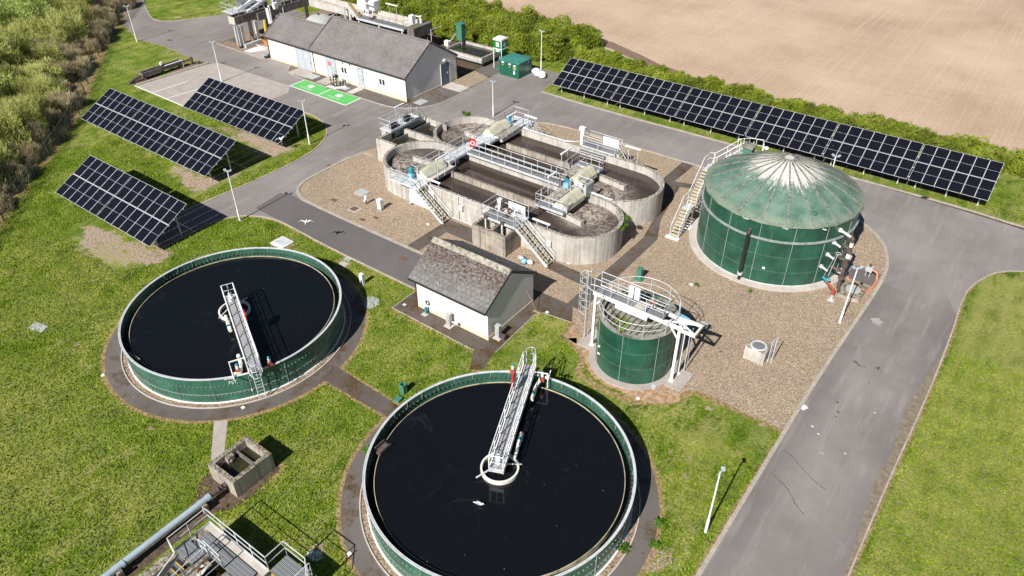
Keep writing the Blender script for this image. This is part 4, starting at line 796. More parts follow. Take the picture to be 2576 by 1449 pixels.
def motor(x, y, z, label, dark=False):
    t = T('drive_motor', label, 'motor', (x, y, z), group='blue drive motors'); MB().box(x-.26,x+.26,y-.2,y+.2,z,z+.38).cyl(x,y,.20,z+.38,z+.5,12).build('gearbox', 'blue_light', t)
    mb = MB().cyl(x,y,.19,z+.5,z+.92,14); [mb.box(x+.19*cos(a_)-.015, x+.22*cos(a_)+.015, y+.19*sin(a_)-.015, y+.22*sin(a_)+.015, z+.52, z+.9) for a_ in np.arange(0, 6.28, .52)]; mb.build('motor_body', 'blue_motor', t); MB().cyl(x,y,.2,z+.92,z+1.05,12,0,.14).build('fan_cowl', 'black' if dark else 'blue_motor', t)
motor(-42.9,42.62,2.62,'blue motor by the near left rotor cover, at the head of the first stairs'); motor(-42.5,56.75,2.62,'teal motor at the far left corner of the aeration tank'); motor(-30.75,49.4,2.62,'teal motor with black cap between the two right covers', True)
strip_light(-40.8,44.3,2.62,2.0,.0,1,1.5,'strip light over the near left concrete bridge'); strip_light(-41.1,55.1,2.62,2.0,0,1,1.4,'strip light over the far left concrete bridge'); strip_light(-31.35,47.75,2.62,1.75,.0,1,1.3,'strip light where the centre walkway meets the right bridge')
strip_light(-33.0,52.4,2.5,1.7,.0,1,1.6,'strip light above the far right channel'); strip_light(-28.85,42.86,2.5,.55,1,0,1.7,'low strip light on the near wall, right of the second stairs'); strip_light(-28.5,57.05,2.5,1.5,1,0,1.6,'strip light on the back wall, right end')
strip_light(-40.0,57.1,2.5,1.5,1,0,1.5,'strip light on the back wall, left end'); strip_light(-50.7,49.5,2.9,2.2,0,1,1.3,'strip light on the weir chamber platform'); strip_light(-40.4,42.9,2.5,.5,1,0,1.6,'low strip light on the near wall by the first stairs')
def lifebuoy(name, label, loc, rz=0., case=False, s=1.):
    t = T(name, label, 'lifebuoy', loc, rz, 'red lifebuoy housings', local=True); t.scale = (s,s,s); mb = MB()
    n = 24; 
    if case: mb.prism([(-.40+.12*a_, b_) for a_, b_ in ()] or [(-.38,-.05),(.38,-.05),(.38,.06),(-.38,.06)], 0, .95); mb.build('case', 'red_plastic', t); q = MB().ring(0,0,.17,.27,0,.03,20); q.v = [(x, -.06-z, .48+y) for x, y, z in q.v]; q.build('ring', 'white_paint', t)
    else:
        q = MB(); 
        for i in range(n):
            a0, a1 = 2*pi*i/n, 2*pi*(i+1)/n; q.tube((0,.33*cos(a0),.4+.38*sin(a0)),(0,.33*cos(a1),.4+.38*sin(a1)),.07,7)
        q.box(-.05,.05,-.3,.3,.1,.7); q.build('case', 'red_plastic', t)
    MB().tube((0,.1,-.6),(0,.1,.1),.03,6).build('bracket', 'galv', t)
lifebuoy('lifebuoy_housing', 'red lifebuoy housing on the left walkway of the aeration tank', (-41.75,49.95,3.1), .55, True, s=.8)
def stair(name, label, x0, x1, y0, y1, z0, z1, axis='x', n=12, tread='galv_dark', grp='steel stairs', rails=True, nosing=True):
    """flight from (x0 side, z0) to (x1 side, z1) along the axis; y0..y1 is the width"""
    t = T(name, label, 'stairs', ((x0+x1)/2, (y0+y1)/2), group=grp); f = (lambda a, b, z: (a, b, z)) if axis == 'x' else (lambda a, b, z: (b, a, z))
    for s_ in (y0, y1): MB().bar(f(x0,s_,z0-.02), f(x1,s_,z1-.02), .06, .26).build('stringer', 'galv', t)
    for i in range(n):
        k = (i+.5)/n; a_ = x0+(x1-x0)*k; z = z0+(z1-z0)*(i+1)/n; d = abs(x1-x0)/n*.62; sg = 1 if x1 > x0 else -1
        p = f(a_-d, y0+.04, 0); q = f(a_+d, y1-.04, 0); tr = MB().box(min(p[0],q[0]), max(p[0],q[0]), min(p[1],q[1]), max(p[1],q[1]), z-.05, z-.01).build('tread', tread, t)
        if nosing:
            e0 = a_-sg*d; p = f(e0, y0+.04, 0); q = f(e0+sg*.075, y1-.04, 0); MB().box(min(p[0],q[0]), max(p[0],q[0]), min(p[1],q[1]), max(p[1],q[1]), z-.012, z+.004).build('nosing', 'yellow', tr)
    if rails:
        for s_ in (y0-.02, y1+.02):
            q = MB(); rail(q, [f(x0,s_,z0), f(x1,s_,z1)], 1.0, .022, 1.2); q.build('handrail', 'galv', t)
    return t
stair('stairs', 'steel stairs with yellow nosings up the left of the near tank wall', -38.35, -41.8, 41.42, 42.25, 0, 2.6)
stair('stairs', 'steel stairs with yellow nosings between the sluice box and the near tank wall', -27.3, -30.45, 41.42, 42.28, 0, 2.5)
stair('stairs', 'short steel stairs down from the back wall platform of the aeration tank', -29.4, -30.5, 57.65, 58.4, 1.2, 2.5, n=5); stair('stairs', 'yellow-edged stairs at the far left corner of the aeration tank', -39.4, -40.7, 57.3, 58.1, 1.0, 2.6, n=6)
# sluice box with return pumps
sb = T('sluice_box', 'square concrete sluice box against the near wall of the aeration tank', 'concrete box', (-32.5,41.5))
MB().prism([(-34.3,40.52),(-30.83,40.52),(-30.83,42.68),(-31.05,42.68),(-31.05,40.76),(-32.35,40.76),(-32.35,42.3),(-32.65,42.3),(-32.65,40.76),(-34.08,40.76),(-34.08,42.68),(-34.3,42.68)], -.1, 1.95).build('wall', 'concrete_old', sb)
MB().box(-34.32,-30.81,40.50,40.53,1.60,1.63).box(-30.84,-30.81,40.5,42.6,1.60,1.63).build('string_course', 'concrete_dark', sb); MB().box(-34.1,-32.6,40.75,42.6,.6,.7).box(-32.4,-31.0,40.75,42.6,.6,.7).build('floor', 'black', sb)
for x in (-33.4,-31.7): MB().tube((x,41.25,.6),(x,41.25,2.6),.07,8).tube((x,41.25,1.3),(x,41.25,1.55),.13,8).build('riser_pipe', 'pvc_white', sb); MB().cyl(x,41.25,.16,2.6,2.75,12).build('handwheel', 'cast_iron', sb)
t = walkway('walkway', 'grated valve platform over the sluice box with white control boards', 'walkway', (-32.2,42.1), [(-33.9,-30.5,41.35,42.62,2.56)], [[(-33.88,41.37,2.56),(-30.6,41.37,2.56)],[(-33.88,41.37,2.56),(-33.88,43.4,2.56),(-30.6,43.4,2.56)]])
MB().box(-33.9,-30.5,43.0,43.42,2.40,2.55).build('edge_channel', 'galv', t)
MB().box(-32.4,-30.75,43.1,43.14,2.9,3.6).build('control_board', 'sign_white', t); MB().box(-32.0,-31.75,43.0,43.1,3.0,3.25).box(-31.4,-31.15,43.0,43.1,3.0,3.25).build('controls', 'fbe_grey', t); MB().box(-30.78,-30.70,43.08,43.16,2.5,3.6).box(-31.82,-31.76,43.08,43.16,2.5,3.2).build('board_post', 'white_paint', t)
MB().cyl(-33.2,42.9,.14,2.6,3.35,10).box(-33.35,-33.0,42.8,43.1,3.35,3.65).build('actuator', 'white_paint', t); MB().cyl(-32.9,42.7,.09,2.6,3.0,8).cyl(-32.2,42.8,.09,2.6,3.1,8).ball((-32.2,42.8,3.1),.13,(1,1,1),8,5).build('valve', 'rust', t); MB().cyl(-33.5,42.5,.12,2.6,2.95,8).cyl(-32.0,42.3,.12,2.6,2.95,8).build('valve', 'cast_iron', t)
solo(MB().tube((-30.6,43.4,3.0),(-30.9,45.5,2.75),.04,6), 'stay_pipe', 'galv', 'thin steel pipe crossing the near channel to the right walkway', 'pipe')
t = walkway('walkway', 'galvanised platform on the back wall with a white screen board', 'walkway', (-32.2,58), [(-34.2,-30.5,57.2,58.6,2.55)], [[(-34.2,58.58,2.55),(-30.5,58.58,2.55)],[(-34.2,57.22,2.55),(-30.5,57.22,2.55)]])
MB().box(-32.6,-30.9,58.62,58.68,2.6,3.4).build('screen_board', 'sign_white', t); MB().cyl(-34.4,57.7,.22,2.4,3.9,10).box(-34.7,-34.1,57.5,57.9,3.9,4.2).build('penstock_actuator', 'white_paint', t); MB().path([(-42,57.02,2.55),(-36,57.02,2.55),(-35.2,57.3,2.6),(-34.4,57.5,2.8)], .045, 6).path([(-42,57.12,2.55),(-36,57.14,2.55),(-35.2,57.4,2.6)], .04, 6).build('conduit', 'galv', t)
MB().box(-34.0,-31.2,56.6,57.1,2.2,2.4).build('weir_beam', 'galv_dark', t)
t = walkway('walkway', 'small pale platform on the weir chamber at the far left corner', 'walkway', (-51.4,50.3), [(-52.2,-50.65,48.1,52.4,2.86)], [[(-52.18,52.4,2.86),(-52.18,48.12,2.86),(-50.7,48.12,2.86)],[(-50.68,48.12,2.86),(-50.68,52.4,2.86)]], deck='galv')
MB().box(-51.25,-50.85,48.5,49.4,2.86,3.35).box(-51.3,-50.9,50.6,51.3,2.86,3.4).build('penstock', 'black', t); MB().box(-52.1,-51.5,48.2,52.3,-.1,2.68).build('support_wall', 'concrete', t)
stair('stairs', 'steel steps down from the weir chamber platform to the road', 54.6, 52.45, -51.9, -51.1, .4, 2.86, axis='y', n=9)
MB().path([(-29.9,50.05,2.6),(-28.6,49.95,2.6),(-26.4,49.9,2.58)], .05, 6).path([(-29.9,49.9,2.6),(-28.6,49.82,2.6),(-26.4,49.75,2.58)], .05, 6).build('conduit', 'galv', AT)
MB().box(-28.75,-28.5,48.9,50.2,2.6,3.6).build('control_panel', 'grey_box', AT)
MB().box(-43.8,-42.4,42.60,42.66,0,2.1).box(-42.35,-40.3,42.60,42.66,0,1.95).build('painted_patch', 'concrete_white', AT); MB().tube((-43.7,42.5,2.2),(-43.7,42.5,.1),.04,6).tube((-43.55,42.5,2.2),(-43.55,42.5,.1),.04,6).tube((-43.4,42.5,2.2),(-43.4,42.5,.1),.04,6).build('conduit', 'galv', AT)
MB().tube((-37.5,42.6,2.45),(-37.5,42.6,.2),.04,6).path([(-41,42.6,2.56),(-34.0,42.6,2.56)], .04, 6).path([(-38.4,42.58,.18),(-34.4,42.58,.18)], .035, 6).build('conduit', 'galv', AT); MB().box(-37.35,-37.0,42.45,42.65,1.3,1.75).build('junction_box', 'white_paint', AT)
MB().box(-28.2,-27.75,42.48,42.6,1.2,1.7).build('junction_box', 'white_paint', AT)
for k, (x, y, z, sx_) in enumerate(((-29.6,41.0,.25,1.),(-29.1,40.8,.22,.8),(-28.7,41.0,.18,.9))): 
    solo(MB().ball((x,y,z),.28*sx_,(1.2,.8,.8),10,6,0,.05) if k != 1 else MB().tube((x,y-.25,z),(x,y+.25,z),.2,10), 'pump_unit' if k != 1 else 'blue_drum', 'grey_box' if k == 0 else ('blue_light' if k == 1 else 'white_paint'), ['grey pump lying at the foot of the second stairs','small blue drum beside the pump at the foot of the second stairs','white float lying nearest the second stairs'][k], ['pump','drum','float'][k], None, True)

# ================================================================== STEEL TANK SHELLS
def shell_seams(mb_v, mb_h, cx, cy, r, z0, z1, nvert, hz, ph=0., off=.015):
    for i in range(nvert):
        a = ph+2*pi*i/nvert; c, s_ = cos(a), sin(a); mb_v.bar((cx+(r+off)*c, cy+(r+off)*s_, z0), (cx+(r+off)*c, cy+(r+off)*s_, z1), .038, .02)
    for z in hz: mb_h.ring(cx, cy, r, r+off+.004, z-.018, z+.018, 120)
def bolt_rows(mb, cx, cy, r, zs, n):
    for z in zs:
        for i in range(n):
            a = 2*pi*i/n; c, s_ = cos(a), sin(a); x, y = cx+(r+.02)*c, cy+(r+.02)*s_; mb.box(x-.028, x+.028, y-.028, y+.028, z-.03, z+.03)
def clarifier(cx, cy, bridge_az, label, sgn_label, blabel):
    t = T('settling_tank', label, 'settling tank', (cx, cy), group='open round settling tanks'); Rr = 7.46; H = 2.06
    MB().ring(cx, cy, Rr-.05, Rr, -.02, H, 160).build('shell', 'green_faded' , t)
    MB().ring(cx, cy, Rr-.06, Rr+.09, H, H+.035, 160).ring(cx, cy, Rr+.03, Rr+.09, H+.035, H+.05, 160).build('rim', 'galv', t)
    MB().ring(cx, cy, Rr, Rr+.09, .0, .07, 160).build('base_angle', 'white_paint', t)
    a, b, c = MB(), MB(), MB(); shell_seams(a, b, cx, cy, Rr, .05, H, 20, [.72], .1); a.build('vertical_seams', 'seam', t); b.build('hoop', 'seam', t)
    for i in range(40): 
        an = .1+2*pi*i/40; c.bar((cx+(Rr-.07)*cos(an), cy+(Rr-.07)*sin(an), 1.7), (cx+(Rr-.07)*cos(an), cy+(Rr-.07)*sin(an), H), .04, .02)
    tag(c.build('inner_seams', 'seam', t), kind='stuff'); d = MB(); bolt_rows(d, cx, cy, Rr, [.65, 1.42], 170); tag(d.build('bolts', 'seam', t), kind='stuff')
    MB().ring(cx, cy, 6.95, 6.985, 1.2, 1.66, 160).build('weir_plate', 'weir', t); e = MB().ring(cx, cy, 6.99, Rr-.06, .95, 1.0, 120); e.build('launder', 'black', t)
    q = MB(); 
    for i in range(150):
        an = 2*pi*i/150; q.box(cx+(Rr-.09)*cos(an)-.05, cx+(Rr-.09)*cos(an)+.05, cy+(Rr-.09)*sin(an)-.05, cy+(Rr-.09)*sin(an)+.05, 1.63, 1.70)
    tag(q.build('launder_brackets', 'cast_iron', t), kind='stuff')
    for k, an in enumerate((3.9, 4.4, 4.95, 5.6)): p_ = (cx+(Rr+.07)*cos(an), cy+(Rr+.07)*sin(an)); o_ = MB().bar((p_[0]-.35*sin(-an+pi), p_[1]-.35*cos(an), H-.07) if 0 else (p_[0]+.3*sin(an), p_[1]-.3*cos(an), H-.06), (p_[0]-.3*sin(an), p_[1]+.3*cos(an), H-.06), .04, .08)
    o_.build('splice_plate', 'galv', t)
    # stencilled tank number
    an0 = 5.62 if cx < -30 else 4.18; lt = MB(); text_mb('FST', .34, lt, lambda x, y: (cx+(Rr+.012)*cos(an0+x/Rr), cy+(Rr+.012)*sin(an0+x/Rr), 1.5+y)); lt.build('stencil', 'sign_white', t)
    for an, z in ((5.75,.55),(4.0,1.6)): MB().box(cx+(Rr+.02)*cos(an)-.07, cx+(Rr+.02)*cos(an)+.07, cy+(Rr+.02)*sin(an)-.02, cy+(Rr+.02)*sin(an)+.02, z, z+.13).build('plate', 'sign_white', t)
    n = 128; struct(MB().poly([(cx+6.94*cos(2*pi*i/n), cy+6.94*sin(2*pi*i/n)) for i in range(n)], 1.60), 'water', 'water_black')
    st = MB().ring(cx, cy, .98, 1.09, 1.2, 1.84, 48); o = st.build('stilling_drum', 'pvc_white', t)
    # bridge, built along +x from the centre
    b = T('tank_bridge', blabel, 'bridge', (cx, cy, 0), bridge_az, 'bridges to the centre of the settling tanks', local=True); L0, L1, W_, Z = -.75, 7.9, .36, 2.46
    MB().box(L0, L1, -W_, W_, Z-.03, Z).build('deck', 'grating_light', b)
    for s_ in (-1, 1):
        MB().box(L0, L1+.05, s_*(W_+.03)-.03, s_*(W_+.03)+.03, Z-.26, Z+.10).build('beam', 'white_paint', b)
        q = MB(); rail(q, [(L0, s_*(W_+.04), Z), (L1-.1, s_*(W_+.04), Z)], 1.08, .034, 1.25)
        for i in range(6): u0 = L0+.2+i*1.25; q.tube((u0, s_*(W_+.04), Z+1.08), (u0+1.2, s_*(W_+.04), Z+.05), .018, 5)
        q.build('handrail', 'white_paint', b)
    rail(MB(), [(L0, -W_-.04, Z), (L0, W_+.04, Z)], 1.08, .026, .4).build('end_rail', 'galv', b); MB().box(L0-.03, L0, -W_-.05, W_+.05, Z-.2, Z+.12).build('end_plate', 'galv', b)
    MB().cyl(-.25,0,.17,Z,Z+.35,12).cyl(-.25,0,.12,Z+.35,Z+.62,12).ball((-.25,0,Z+.62),.12,(1,1,.6),10,6).build('drive_motor', 'white_paint', b)
    MB().bar((-.1,0,2.2),(-1.0,1.1,1.78),.06,.08).bar((-.1,0,2.2),(.5,-1.15,1.78),.06,.06).tube((-.1,0,2.3),(-.1,0,1.4),.12,10).build('scraper_arms', 'galv', b)
    sg = sgn_label
    for u in (2.1, 5.9): q = MB().tube((u-.55, sg*(W_+.32), 2.0), (u+.45, sg*(W_+.32), 2.0), .13, 10).tube((u-.15, sg*(W_+.32), 2.0), (u+.05, sg*(W_+.32), 2.0), .17, 10, None, 1); q.build('scum_pipe', ['pvc_white', 'teal'], b)
    MB().path([(.6, sg*(W_+.32), 1.9), (2.0, sg*(W_+.32), 2.0)], .11, 8).path([(6.3, sg*(W_+.32), 2.0),(7.2, sg*(W_+.5), 2.1),(7.3, sg*(W_+.9), 2.2)], .12, 8).build('feed_pipe', 'pvc_white', b)
    for sg_, u in ((sg, 7.1), (-sg, 7.35)):
        v = MB(); yy = sg_*(W_+.62); v.box(u-.16, u+.18, yy-.14, yy+.14, 2.06, 2.32, 0).cyl(u, yy, .09, 2.4, 2.7, 10, 1).ball((u, yy, 2.72), .10, (1,1,1), 8, 5, 2); v.build('end_carriage', ['brick_red', 'white_paint', 'blue_motor'], b)
    MB().box(6.85,6.9,sg*(W_+1.0)-.03,sg*(W_+1.0)+.03,1.7,2.9).bar((6.87,sg*(W_+.1),2.9),(6.87,sg*(W_+1.03),2.9),.06,.06).box(6.85,7.9,sg*(W_+1.0)-.03,sg*(W_+1.0)+.03,2.2,2.28).build('bracket_frame', 'white_paint', b)
    # ladder with cage at the wall
    q = MB().tube((L1+.02,-.22,0),(L1+.02,-.22,Z+1.1),.03,6).tube((L1+.02,.22,0),(L1+.02,.22,Z+1.1),.03,6); [q.tube((L1+.02,-.22,z),(L1+.02,.22,z),.016,5) for z in np.arange(.2,Z,.27)]; q.build('ladder', 'galv', b)
    q = MB(); 
    for z in (2.3, 2.85, 3.4): 
        pts = [(L1+.02+.62*sin(pi*i/10), -.34*cos(pi*i/10), z) for i in range(11)]; q.path(pts, .022, 5)
    for i in (2, 5, 8): q.tube((L1+.02+.62*sin(pi*i/10), -.34*cos(pi*i/10), 2.3), (L1+.02+.62*sin(pi*i/10), -.34*cos(pi*i/10), 3.42), .02, 5)
    q.build('safety_cage', 'galv', b)
    return t, b
t1, b1 = clarifier(*CL, R(-26.6), 'left open round settling tank with green panelled wall and black water', -1, 'white railed bridge over the left settling tank')
t2, b2 = clarifier(*CRr, R(113.2), 'right and nearest open round settling tank with green panelled wall and black water', -1, 'white railed bridge over the right settling tank')
def on_bridge(c, az, u, v): return (c[0]+u*cos(az)-v*sin(az), c[1]+u*sin(az)+v*cos(az))
p = on_bridge(CL, R(-26.6), 3.3, .46); lifebuoy('lifebuoy_housing', 'red lifebuoy housing on the left settling tank bridge', (p[0], p[1], 3.05), R(-26.6)+pi/2, False)
p = on_bridge(CRr, R(113.2), 5.3, .46); lifebuoy('lifebuoy_housing', 'red lifebuoy housing on the right settling tank bridge', (p[0], p[1], 3.05), R(113.2)+pi/2, False)
solo(MB().box(-42.9,-41.6,14.75,14.95,1.7,1.76).box(-42.9,-41.6,14.95,15.2,1.5,1.55), 'scum_board', 'concrete_old', 'grey scum trough inside the near rim of the left settling tank', 'trough')
solo(MB().box(-23.7,-23.2,18.45,19.35,1.62,1.68).box(-23.7,-23.64,18.45,19.35,1.68,1.9).box(-23.2,-23.14,18.45,19.35,1.68,1.9), 'scum_box', 'cast_iron', 'dark scum box inside the left rim of the right settling tank', 'trough')

# ================================================================== BIG DOMED TANK
cx, cy, Rb, He = -14.15, 55.15, 5.98, 5.42
annulus(cx, cy, 0.01, 6.02, .02, 'tank_floor', 'concrete_light', 96); struct(MB().ring(cx, cy, Rb-.1, 6.62, -.05, .10, 120), 'tank_slab', 'concrete_light')
t = T('domed_tank', 'big dark green panelled steel tank with faded green ribbed cone roof', 'storage tank', (cx, cy))
MB().ring(cx, cy, Rb-.06, Rb, .02, He, 128).build('shell', 'green_steel', t); a, b = MB(), MB(); shell_seams(a, b, cx, cy, Rb, .1, He, 15, [1.32, 2.66], .22); a.build('vertical_seams', 'seam', t); b.build('horizontal_seams', 'seam2', t)
d = MB(); bolt_rows(d, cx, cy, Rb, [1.25, 1.39, 2.59, 2.73], 150); tag(d.build('bolts', 'green_faded', t), kind='stuff')
MB().ring(cx, cy, Rb, Rb+.13, 4.0, 4.08, 128).ring(cx, cy, Rb, Rb+.03, 3.96, 4.14, 128).build('wind_girder', 'seam', t)
MB().ring(cx, cy, Rb-.02, Rb+.02, .08, .16, 128).build('base_angle', 'galv', t)
ns = 20; q = MB(); prof = [(6.16,-.02),(6.14,.13),(5.95,.20),(4.6,.90),(3.2,1.54),(1.7,2.14),(.35,2.62),(0.02,2.66)]
vs = [(cx+r_*cos(2*pi*(i+.5*(0))/ns+.1), cy+r_*sin(2*pi*i/ns+.1), He+z) for r_, z in prof for i in range(ns)]
q.add(vs, [(j*ns+i, j*ns+(i+1) % ns, (j+1)*ns+(i+1) % ns, (j+1)*ns+i) for j in range(len(prof)-1) for i in range(ns)]); dome = q.build('roof', 'dome', t)
q = MB()
for i in range(ns):
    a_ = 2*pi*i/ns+.1
    for (r0, z0), (r1, z1) in zip(prof[2:-2], prof[3:-1]): q.bar((cx+r0*cos(a_), cy+r0*sin(a_), He+z0+.02), (cx+r1*cos(a_), cy+r1*sin(a_), He+z1+.02), .11, .07)
q.build('roof_ribs', 'rib', t); q = MB().cyl(cx, cy, .36, He+2.60, He+2.69, 20); q.build('roof_cap', 'dome', t)
MB().cyl(-10.55,51.55,.22,He+.60,He+.78,14).build('roof_vent', 'green_grp', t); [MB().box(*b_, He-.10, He-.04).build('clip', 'galv', t) for b_ in ((-14.9,-14.5,49.1,49.18),(-12.0,-11.6,49.45,49.55),(-9.6,-9.3,51.0,51.1))]
q = MB().path([(cx-.05, 49.15, 4.62),(cx-.05, 48.95, 4.55),(cx-.05,48.9,4.2)], .14, 10); q.build('outlet_elbow', 'cast_iron', t); MB().tube((cx-.05,48.9,4.35),(cx-.05,48.9,.75),.15,12).build('downpipe', 'black_pipe', t); MB().cyl(cx-.05,48.9,.21,.55,.78,12).build('pipe_joint', 'galv', t); MB().tube((cx-.05,48.9,.55),(cx-.05,48.9,-.05),.12,10).build('drain_pipe', 'black_pipe', t)
MB().box(-12.7,-12.5,49.20,49.24,1.55,1.72).build('plate', 'sign_white', t)
# outlet manifold on the right flank
for k, (z, lab) in enumerate(((4.75,''),(3.75,''),(2.75,''),(1.75,''))):
    an = R(-24-3*k); x, y = cx+Rb*cos(an), cy+Rb*sin(an); L = 1.0 if k == 0 else .65; MB().tube((x,y,z),(x+L*.93,y-.35*L,z-.1),.09,10).tube((x-.02,y,z),(x+.12,y-.05,z),.17,10).build('outlet_stub', 'white_paint' if k == 0 else 'galv', t)
mf = T('pipe_manifold', 'rusty stack of outlet pipes and valves on the right flank of the domed tank', 'pipework', (-7.6, 52.2))
q = MB()
for z0_, z1_, r_ in ((.2,1.0,.14),(1.0,1.2,.24),(1.2,2.1,.12),(2.1,2.3,.22),(2.3,3.4,.14),(3.35,3.6,.2),(3.6,4.5,.11)): q.cyl(-7.55, 52.3, r_, z0_, z1_, 10)
q.tube((-8.4,52.5,2.7),(-7.5,52.3,2.6),.10,8).tube((-8.6,52.3,1.75),(-7.5,52.3,1.6),.11,8).tube((-8.2,52.6,3.75),(-7.5,52.3,3.6),.1,8).tube((-7.8,52.5,4.7),(-7.5,52.3,4.5),.13,8).tube((-7.55,52.3,.3),(-7.3,51.6,.2),.13,8).build('pipes', 'cast_iron', mf)
MB().cyl(-7.55,52.3,.15,2.9,3.35,10).cyl(-7.55,52.3,.13,3.9,4.25,10).build('sleeve', 'white_paint', mf); MB().tube((-8.75,51.9,.85),(-8.3,51.6,.8),.10,10).ball((-8.25,51.65,1.05),.10,(1,1,1),8,5).build('valve', 'blue_motor', mf); MB().tube((-8.3,51.6,.75),(-7.6,51.1,.55),.09,10).cyl(-7.6,51.05,.13,.15,.65,10).build('pump', 'brick_red', mf)
q = MB(); [q.tube((-8.2+.18*cos(a_*pi/6),52.0+.18*sin(a_*pi/6),3.2),(-8.2+.18*cos((a_+1)*pi/6),52.0+.18*sin((a_+1)*pi/6),3.2),.02,5) for a_ in range(12)]; q.tube((-8.2,52,3.2),(-8.4,51.8,1.2),.02,5).tube((-8.35,52,3.0),(-8.7,51.9,1.0),.015,5).build('handwheel', 'galv', mf)
# stairs up the big tank
ts = T('tank_stairs', 'galvanised stairs with yellow nosings climbing the left side of the domed tank', 'stairs', (-21, 54.5))
def flight(p, q, w_, n, col='galv'):
    p = Vector(p); q = Vector(q); d = Vector((q.x-p.x, q.y-p.y, 0)); L = d.length; d.normalize(); sd_ = Vector((-d.y, d.x, 0))
    for s_ in (-1, 1):
        MB().bar(p+sd_*s_*w_/2-Vector((0,0,.06)), q+sd_*s_*w_/2-Vector((0,0,.06)), .05, .22).build('stringer', 'galv', ts)
        rail(MB(), [p+sd_*s_*w_/2, q+sd_*s_*w_/2], 1.05, .024, 1.1).build('handrail', 'white_paint', ts)
    for i in range(n):
        c = p.lerp(q, (i+.5)/n); z = p.z+(q.z-p.z)*(i+1)/n; h_ = L/n*.55; c.z = z-.03
        tr = MB().bar(c-d*h_, c+d*h_, w_-.06, .04).build('tread', 'galv', ts); c2 = c-d*h_; MB().bar(c2+Vector((0,0,.025)), c2+d*.10+Vector((0,0,.025)), w_-.08, .012).build('nosing', 'yellow', tr)
flight((-21.1,51.45,0), (-21.1,53.3,1.95), .78, 9); MB().box(-21.5,-20.7,53.3,54.3,1.9,1.95).build('landing', 'galv', ts); flight((-21.1,54.3,1.95), (-21.1,56.6,4.2), .78, 11)
MB().box(-21.5,-20.7,56.6,57.8,4.15,4.2).build('landing', 'galv', ts); flight((-20.9,57.6,4.2), (-19.3,59.0,5.5), .7, 7); MB().prism([(-19.6,58.7),(-18.9,58.1),(-17.4,58.9),(-17.8,59.9),(-18.9,59.6)], 5.42, 5.48).build('top_platform', 'galv', ts)
rail(MB(), [(-21.5,56.6,4.2),(-21.5,57.8,4.2),(-21.1,58.0,4.2)], 1.05, .024).build('handrail', 'white_paint', ts); rail(MB(), [(-19.6,58.8,5.48),(-18.9,59.6,5.48),(-17.8,59.9,5.48),(-17.4,58.9,5.48)], 1.2, .024, .7).build('handrail', 'white_paint', ts)
rail(MB(), [(-21.5,53.3,1.95),(-21.5,54.3,1.95)], 1.05, .024).build('handrail', 'white_paint', ts)
for x, y, z in ((-21.45,53.9,1.95),(-20.75,53.9,1.95),(-21.45,57.2,4.2),(-20.75,57.2,4.2),(-20.75,56.7,4.2),(-21.45,56.7,4.2),(-18.9,59.4,5.4)): MB().box(x-.04,x+.04,y-.04,y+.04,0,z).build('leg', 'galv', ts)
MB().tube((-21.45,56.7,.3),(-21.45,57.2,3.9),.025,5).tube((-20.75,53.9,.2),(-21.1,55.3,2.6),.025,5).tube((-20.75,56.7,.3),(-20.75,55.0,2.6),.03,5).tube((-20.4,57,.1),(-20.75,54.5,2.0),.03,5).build('bracing', 'galv', ts)
[MB().box(*b_, -.02, .06).build('footing', 'concrete_white', ts) for b_ in ((-21.75,-20.55,51.05,51.5),(-21.0,-20.5,53.3,54.9))]
tv = T('roof_vent_stack', 'square green vent box with a mossy cap beside the top of the tank stairs', 'vent', (-18.5, 58.4)); MB().cyl(-18.45,58.3,.28,5.4,6.0,12).build('neck', 'green_grp', tv); MB().box(-18.85,-18.05,57.95,58.7,6.0,6.42).build('box', 'green_grp', tv); MB().box(-18.95,-17.95,57.85,58.8,6.5,6.66).box(-18.7,-18.2,58.1,58.5,6.42,6.5).build('cap', 'grp_old', tv)
t = T('floodlight', 'white floodlight on the rail at the top of the tank stairs', 'floodlight', (-17.1,58.6,6.2)); MB().ball((-17.1,58.7,6.6),.2,(1,.8,.8),10,6).build('lamp', 'white_paint', t); MB().tube((-17.3,58.8,5.5),(-17.1,58.7,6.6),.03,5).build('stem', 'galv', t)

# ================================================================== SMALL TANK WITH GANTRY
cx, cy, Rs, Hs = -16.33, 35.85, 2.58, 4.02
struct(MB().ring(cx, cy, .01, 3.06, -.05, .12, 80).box(-20.3,-18.9,34.88,37.0,-.05,.115).box(-13.7,-12.25,34.84,36.85,-.05,.115), 'tank_slab', 'concrete_pad')
t = T('gantry_tank', 'small upright green steel tank with algae-stained slatted lid', 'storage tank', (cx, cy)); MB().ring(cx, cy, Rs-.06, Rs, .1, Hs, 96).build('shell', 'green_steel', t)
a, b = MB(), MB(); shell_seams(a, b, cx, cy, Rs, .12, Hs, 7, [1.40, 2.70], .35); a.build('vertical_seams', 'seam', t); b.build('horizontal_seams', 'seam2', t); d = MB(); bolt_rows(d, cx, cy, Rs, [1.34, 1.46, 2.64, 2.76, 2.84], 66); tag(d.build('bolts', 'green_faded', t), kind='stuff')
MB().ring(cx, cy, Rs-.30, Rs+.05, Hs, Hs+.05, 96).build('rim', 'grp_old', t)
MB().ring(cx, cy, .01, Rs-.07, Hs-.34, Hs-.30, 64).build('lid', 'grp_old', t)
q = MB(); q2 = MB(); q3 = MB()
for i in range(-6, 7):
    x = cx+i*.40; h_ = sqrt(max(.05, (Rs-.1)**2-(i*.40)**2)); q.box(x-.035, x+.035, cy-h_, cy+h_, Hs-.30, Hs-.12)
q.build('lid_beams', 'grp_old', t)
